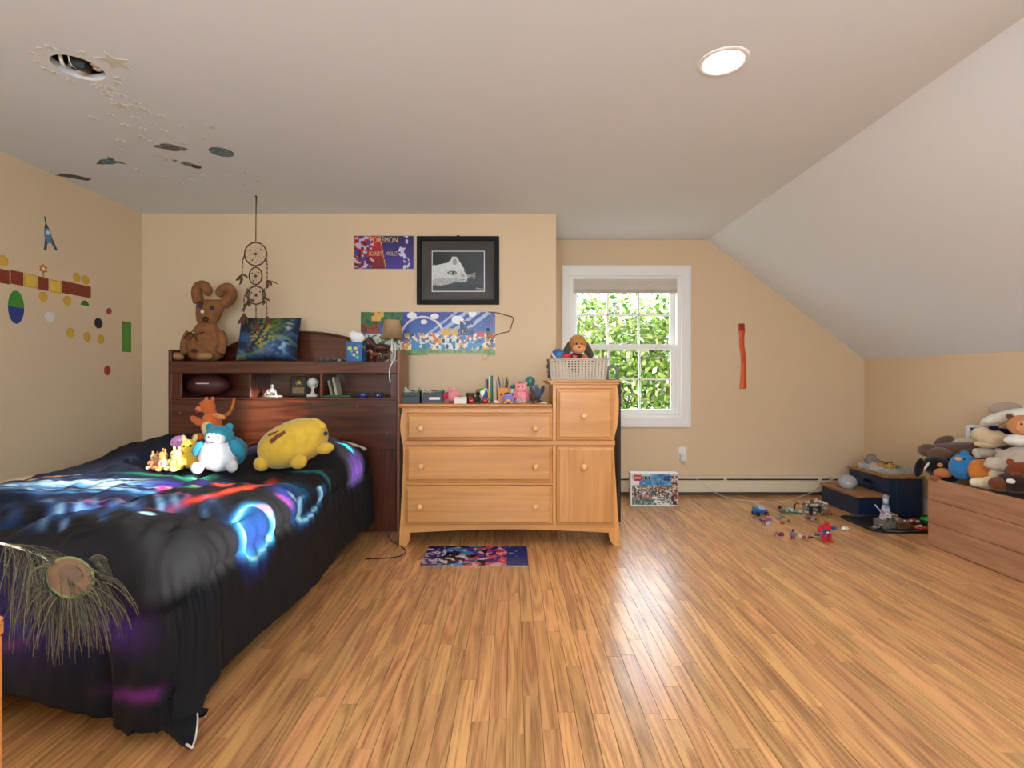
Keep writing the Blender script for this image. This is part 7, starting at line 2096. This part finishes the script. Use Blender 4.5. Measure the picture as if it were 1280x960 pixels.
pt_('plush_hound', 'big cream snouted plush hound with black nose lying on the heap', 1248, 548, 3.05, [('snout', (-0.045, -0.045, 0.01), (0.095, 0.062, 0.055), '#cdb795', (0, 0.25, 0)), ('nose', (-0.030, -0.090, 0.070), (0.026, 0.020, 0.016), '#101010', (0, 0, 0)), ('head', (0.06, 0.03, -0.03), (0.13, 0.09, 0.055), '#5e4436'), ('cheek', (0.055, -0.055, 0.0), (0.062, 0.030, 0.034), '#d3b99a'), ('eye', (0.03, -0.085, 0.008), (0.010, 0.006, 0.005), '#1a1412'), ('jaw', (-0.06, -0.06, -0.035), (0.06, 0.035, 0.025), '#c4ad8a'), ('ear', (0.17, -0.02, -0.015), (0.05, 0.04, 0.07), '#4f382c')], rz=-0.65)
pt_('plush_bear', 'long white plush polar bear lying across the hound', 1262, 522, 3.12, [('body', (0.0, 0, 0), (0.15, 0.06, 0.048), '#dedbd4', (0, -0.35, 0)), ('arm', (-0.05, -0.05, -0.005), (0.08, 0.035, 0.03), '#d6cfc2', (0, -0.4, 0)), ('ear', (-0.02, 0.03, 0.055), (0.08, 0.018, 0.04), '#a59084', (0, -0.1, 0)), ('under', (0.03, -0.04, -0.03), (0.09, 0.035, 0.03), '#c4a680', (0, -0.3, 0))], rz=-0.7)
pt_('plush_seal', 'royal blue plush with white trimmed edge behind the hound snout', 1221, 541, 3.10, [('body', (0, 0, 0), (0.060, 0.05, 0.042), '#1f3a86'), ('trim', (-0.045, -0.02, -0.005), (0.016, 0.035, 0.045), '#d9dde6'), ('trim', (0.0, -0.01, 0.042), (0.055, 0.04, 0.012), '#cfcfcf'), ('base', (0.02, 0.0, -0.045), (0.08, 0.05, 0.03), '#d8d4cc')])
pt_('plush_scarf', 'navy blue plush bulk showing between polar bear and hound', 1263, 538, 3.16, [('body', (0, 0, 0), (0.085, 0.05, 0.038), '#16244e'), ('fold', (0.03, -0.02, 0.02), (0.05, 0.03, 0.02), '#1c2d5e')])
pt_('plush_monkey', 'peach faced plush monkey looking out above the grey toy', 1278, 532, 2.98, [('head', (0, 0, 0), (0.068, 0.06, 0.062), '#c58452'), ('ear', (-0.055, 0.0, 0.05), (0.018, 0.012, 0.018), '#6a4632'), ('face', (0.0, -0.045, -0.005), (0.042, 0.024, 0.04), '#d69a6c'), ('eye', (-0.022, -0.062, 0.012), (0.006, 0.005, 0.006), '#1c1210'), ('eye', (0.016, -0.068, 0.012), (0.006, 0.005, 0.006), '#1c1210'), ('collar', (-0.01, -0.02, -0.085), (0.08, 0.05, 0.034), '#e0ded8')], rz=-0.5)
pt_('plush_sheep', 'grey shaggy curly plush sheep in the middle of the chest heap', 1266, 572, 2.92, [('body', (0.02, 0, 0), (0.11, 0.075, 0.062), '#b3a596', (0, -0.4, 0), True), ('leg', (-0.08, -0.03, -0.04), (0.05, 0.04, 0.038), '#beb0a0', None, True), ('head', (0.09, -0.02, 0.05), (0.055, 0.05, 0.05), '#b8ab9c', None, True), ('leg', (0.02, -0.05, -0.06), (0.05, 0.04, 0.04), '#a89a8a', None, True), ('eye', (0.07, -0.068, 0.05), (0.006, 0.005, 0.006), '#141210')])
pt_('plush_paw_toy', 'ribbed grey beige plush paw lying under the hound jaw', 1233, 567, 2.97, [('paw', (0, 0, 0), (0.062, 0.042, 0.036), '#aaa094', (0, 0.1, 0)), ('toe', (-0.05, -0.015, 0.005), (0.020, 0.020, 0.026), '#c0b6a8'), ('toe', (-0.045, -0.025, -0.014), (0.018, 0.018, 0.020), '#b8aea0'), ('cuff', (0.055, 0.01, 0.0), (0.03, 0.04, 0.038), '#d8ceb8')])
pt_('plush_moose', 'dark chocolate brown plush with white eye at the chest rim', 1268, 604, 2.86, [('head', (0, 0, 0), (0.085, 0.06, 0.055), '#33201a', None, True), ('eye_white', (-0.025, -0.055, 0.018), (0.020, 0.012, 0.014), '#e4ded4'), ('snout', (-0.07, -0.02, -0.01), (0.045, 0.04, 0.04), '#6a3c22', None, True), ('ear', (0.06, -0.01, 0.04), (0.03, 0.025, 0.03), '#7a4a30', None, True)])
pt_('plush_fox', 'rust red shaggy plush tucked behind the chocolate plush', 1278, 588, 2.92, [('body', (0, 0, 0), (0.075, 0.06, 0.058), '#7a3a20', None, True), ('ear', (-0.05, -0.01, 0.045), (0.022, 0.016, 0.026), '#8a4526', (0, -0.4, 0), True), ('paw', (-0.03, -0.05, -0.03), (0.03, 0.026, 0.022), '#6a301a', None, True)])
# lower layer that fills the chest
rt = random.Random(77)
for k in (3, 5, 7):
    yy = 2.16 + k*0.145
    hx_, cn = [('#8a6a4c', 'fawn'), ('#4a3a5c', 'plum'), ('#b09a7c', 'sand'), ('#3a4a5c', 'slate'), ('#7a4a3a', 'russet'), ('#a89a90', 'ash'), ('#5a6a4a', 'moss'), ('#6a5040', 'cocoa'), ('#9a7a5a', 'camel')][k]
    toy('plush_rabbit', cn + ' coloured plush rabbit half buried in the chest heap', (3.10 + 0.04*math.sin(k*2), yy, 0.26), k*1.1, [('body', (0, 0, 0.09), (0.14, 0.085, 0.09), hx_), ('head', (-0.06, -0.03, 0.19), (0.065, 0.06, 0.058), hx_), ('ear', (-0.08, 0.0, 0.25), (0.016, 0.012, 0.04), hx_), ('ear', (-0.04, 0.0, 0.25), (0.016, 0.012, 0.04), hx_), ('eye', (-0.08, -0.085, 0.20), (0.006, 0.005, 0.006), '#141210')], group=PL)

# ------------------------------------------------------------------ desk corner and peacock feather in the foreground
desk_m = wood('desk_pine', '#c98a4c', '#a8652c', 'Z', 0.45, 0.9, 0.5)
dkx, dky, dkz = -0.742, 0.75, 0.773
dsk = thing('wooden_desk', 'orange pine desk whose corner shows beside the bed foot', 'desk', (dkx, dky, 0))
MB().bb(-0.9, 0, -0.55, 0, dkz-0.028, dkz, 0.004).build('desktop', wood('desk_pine_top', '#c98a4c', '#a8652c', 'X', 0.45, 0.9, 0.5), dsk)
MB().bb(-0.022, -0.001, -0.53, -0.002, 0, dkz-0.028, 0.003).build('side_panel', desk_m, dsk)
MB().bb(-0.9, -0.879, -0.53, -0.01, 0, dkz-0.028, 0.003).build('side_panel', desk_m, dsk)
MB().bb(-0.88, -0.022, -0.025, -0.008, 0.25, dkz-0.028, 0.003).build('back_panel', desk_m, dsk)
vz = thing('pen_vase', 'small brown ceramic vase on the desk holding a feather', 'vase', (-1.05, 0.52, dkz))
MB().lathe([(0.0, 0.0), (0.04, 0.0), (0.05, 0.04), (0.045, 0.09), (0.024, 0.13), (0.026, 0.15), (0.022, 0.15), (0.02, 0.13), (0.0, 0.02)], 22).build('vessel', pm('vase_brown', '#6a4030', 0.3), vz)
MB().lathe([(0.046, 0.072), (0.0505, 0.076), (0.046, 0.080)], 22, cap=False).build('glaze_band', pm('vase_band', '#c9b08a', 0.3), vz)
FY = 0.63
fo = Vector((-1.05, 0.52, dkz+0.04))
pf = thing('peacock_feather', 'olive brown peacock feather arching over the bed foot', 'feather', fo)
rach = [Vector((-1.05, 0.52, dkz+0.04)), Vector((-0.95, 0.55, 0.955)), Vector((-0.80, 0.58, 0.975)), W(-60, 668, 0.62), W(0, 679, FY), W(45, 692, FY), W(72, 708, FY), W(90, 722, FY)]
rp_ = smooth_path(rach, 8)
MB().tube([p-fo for p in rp_], 0.0022, 6, r2=0.0009).build('quill', pm('quill_cream', '#c9bda4', 0.5), pf)
barb_cols = [C('#3d3220'), C('#4a3d26'), C('#2f2618'), C('#544a2c'), C('#38331f')]
rb_ = random.Random(9)
mb = MB()
def barb(p0, d0, ln_, droop, r=0.00042):
    P = []; p = Vector(p0); d = Vector(d0).normalized(); st_ = ln_/9
    for i in range(10):
        P.append(p.copy()); p = p + d*st_
        d = (d + Vector((rb_.uniform(-0.10, 0.10), rb_.uniform(-0.06, 0.06), -droop))).normalized()
    c = rb_.choice(barb_cols)
    mb.tube([q_-fo for q_ in P], r*1.3, 4, c, r2=r*0.6)
    # short barbules give each barb its downy edge
    for i in range(2, 9):
        for sgn in (-1, 1):
            e = P[i] + Vector((sgn*rb_.uniform(0.001, 0.0025), rb_.uniform(-0.001, 0.001), -rb_.uniform(0.001, 0.004)))
            mb.add([P[i]-fo, (P[i]+Vector((0, 0.0, 0.0012)))-fo, e-fo], [(0, 1, 2)], c)
n_r = len(rp_)
for k in range(230):
    t_ = rb_.uniform(0.60, 1.0)
    p0 = rp_[int(t_*(n_r-1))]
    side = rb_.choice((-1, 1))
    ln_ = rb_.uniform(0.055, 0.12) if side < 0 else rb_.uniform(0.04, 0.085)
    barb(p0, (0.25*side+0.35, rb_.uniform(-0.5, 0.5), 0.05 if side > 0 else -0.6), ln_, 0.26)
eye_c = W(88, 722, FY-0.014)
for k in range(190):
    a = rb_.uniform(-2.5, 2.5)
    p0 = eye_c + Vector((0.026*math.sin(a), rb_.choice((-0.005, 0.008, 0.008)), -0.024*math.cos(a)))
    barb(p0, (math.sin(a)*0.8, rb_.uniform(-0.2, 0.2), -math.cos(a)*0.6), rb_.uniform(0.03, 0.08)*(1.0 if abs(a) < 1.6 else 0.35), 0.24)
ob = mb.build('barbs', vcm('barb_tint', 0.7), pf, fix=False)
ob['kind'] = 'stuff'
def eyedisc(nm, rx, rz, dy, hx_, dx2=0, dz2=0, rot=0.25):
    MB().lathe([(0.0, -0.0008), (1.0, 0.0), (0.0, 0.0008)], 26, eye_c-fo+Vector((dx2, dy, dz2)), (PI/2, rot, 0), cap=False, sx=rx, sy=rz, smooth=False).build(nm, pm('eye'+hx_[1:], hx_, 0.8, 0.2, 300), pf)
eyedisc('eye_rim', 0.0300, 0.0255, 0.0, '#5c5c30'); eyedisc('eye_band', 0.0265, 0.0220, -0.0012, '#5a3c20', 0, 0.001); eyedisc('eye_core', 0.0150, 0.0110, -0.0024, '#4c331e', 0.002, 0.005)

# ------------------------------------------------------------------ garden outside the alcove window
gr = MB().bb(-40, 40, 5.3, 60, -3.3, -3.0).build('ground', pm('lawn', '#5c6448', 0.95, 0.2, 2)); gr['kind'] = 'structure'
def leaf_mat(name, hx_):
    m, t, N, L, b = nt(name)
    a = N.new('ShaderNodeVertexColor'); a.layer_name = 'Col'
    tcx = N.new('ShaderNodeTexCoord'); no = N.new('ShaderNodeTexNoise'); no.inputs['Scale'].default_value = 3.0
    L.new(tcx.outputs['Object'], no.inputs['Vector'])
    mxn = N.new('ShaderNodeMix'); mxn.data_type = 'RGBA'; mxn.blend_type = 'MULTIPLY'; mxn.inputs['Factor'].default_value = 0.4
    L.new(a.outputs['Color'], mxn.inputs['A']); L.new(no.outputs['Color'], mxn.inputs['B'])
    df = N.new('ShaderNodeBsdfDiffuse'); tl = N.new('ShaderNodeBsdfTranslucent'); mx = N.new('ShaderNodeMixShader'); mx.inputs['Fac'].default_value = 0.4
    L.new(a.outputs['Color'], df.inputs['Color']); L.new(a.outputs['Color'], tl.inputs['Color'])
    L.new(df.outputs[0], mx.inputs[1]); L.new(tl.outputs[0], mx.inputs[2]); L.new(mx.outputs[0], N['Material Output'].inputs['Surface'])
    return m
lfm = leaf_mat('leaf', '#a8b860')
rnp = np.random.RandomState(12)
def tree(label, x, y, z0, h, r, n, hexs, seed):
    t = thing('garden_tree', label, 'tree', (x, y, z0))
    rt = random.Random(seed)
    MB().tube([(0, 0, 0), (0.05, 0.03, h*0.4), (-0.04, 0.0, h*0.9)], 0.16, 8, r2=0.05).build('trunk', pm('bark', '#5c4a3a', 0.9, 0.2, 8), t)
    bo = MB()
    for k in range(9):
        a = rt.uniform(0, 6.28); zz_ = h*rt.uniform(0.35, 0.8); l = r*rt.uniform(0.5, 0.8)
        bo.tube([(0, 0, zz_), (l*0.5*math.cos(a), l*0.5*math.sin(a), zz_+0.25*l), (l*math.cos(a), l*math.sin(a), zz_+0.55*l)], 0.05, 5, r2=0.012)
    bo.build('branches', pm('bark', '#5c4a3a', 0.9, 0.2, 8), t)
    # leaves in clumps
    nc = 60
    cc = rnp.normal(size=(nc, 3)); cc /= np.linalg.norm(cc, axis=1, keepdims=True)
    cc *= (rnp.rand(nc, 1)**0.4)*np.array([[r, r, h*0.42]])*0.95
    cc[:, 2] += h*0.62
    ci = rnp.randint(0, nc, n)
    p = cc[ci] + rnp.normal(size=(n, 3))*r*0.15
    d1 = rnp.normal(size=(n, 3)); d1 /= np.linalg.norm(d1, axis=1, keepdims=True)
    d2 = rnp.normal(size=(n, 3)); d2 = np.cross(d1, d2); d2 /= np.linalg.norm(d2, axis=1, keepdims=True)
    s = (0.045+0.045*rnp.rand(n, 1))
    quad = np.stack([p-d1*s, p+d2*s*0.5, p+d1*s, p-d2*s*0.5], 1).reshape(-1, 3)
    q = np.arange(4*n).reshape(-1, 4)
    pal = np.array([C(h_) for h_ in hexs])*0.36
    col = np.repeat(pal[rnp.randint(0, len(hexs), n)]*(0.8+0.4*rnp.rand(n, 1)), 4, 0)
    o = quad_mesh('leaves', quad, q, col, lfm, t)
    o['kind'] = 'stuff'
    o.data.polygons.foreach_set('use_smooth', np.zeros(len(o.data.polygons), bool))
lv = ['#a8c458', '#ced884', '#86ac48', '#ecefba', '#5f8c38']
tree('bright leafy maple tree seen straight through the alcove window', 2.3, 11.0, -3.0, 6.3, 2.4, 22000, lv, 1)
tree('yellow green leafy tree standing left of the window maple', -3.8, 13.0, -3.0, 6.2, 2.4, 11000, ['#a3b848', '#c9cf74', '#7f9c3a'], 2)
tree('darker green tree standing right of the window maple', 8.2, 13.5, -3.0, 6.0, 2.4, 11000, ['#5f8a34', '#7fa040', '#a3b85a'], 3)
tree('pale sunlit tree far behind the window maple', 3.8, 20.0, -3.0, 8.2, 3.8, 18000, ['#dde0a0', '#f2f0c4', '#b4c870'], 4)
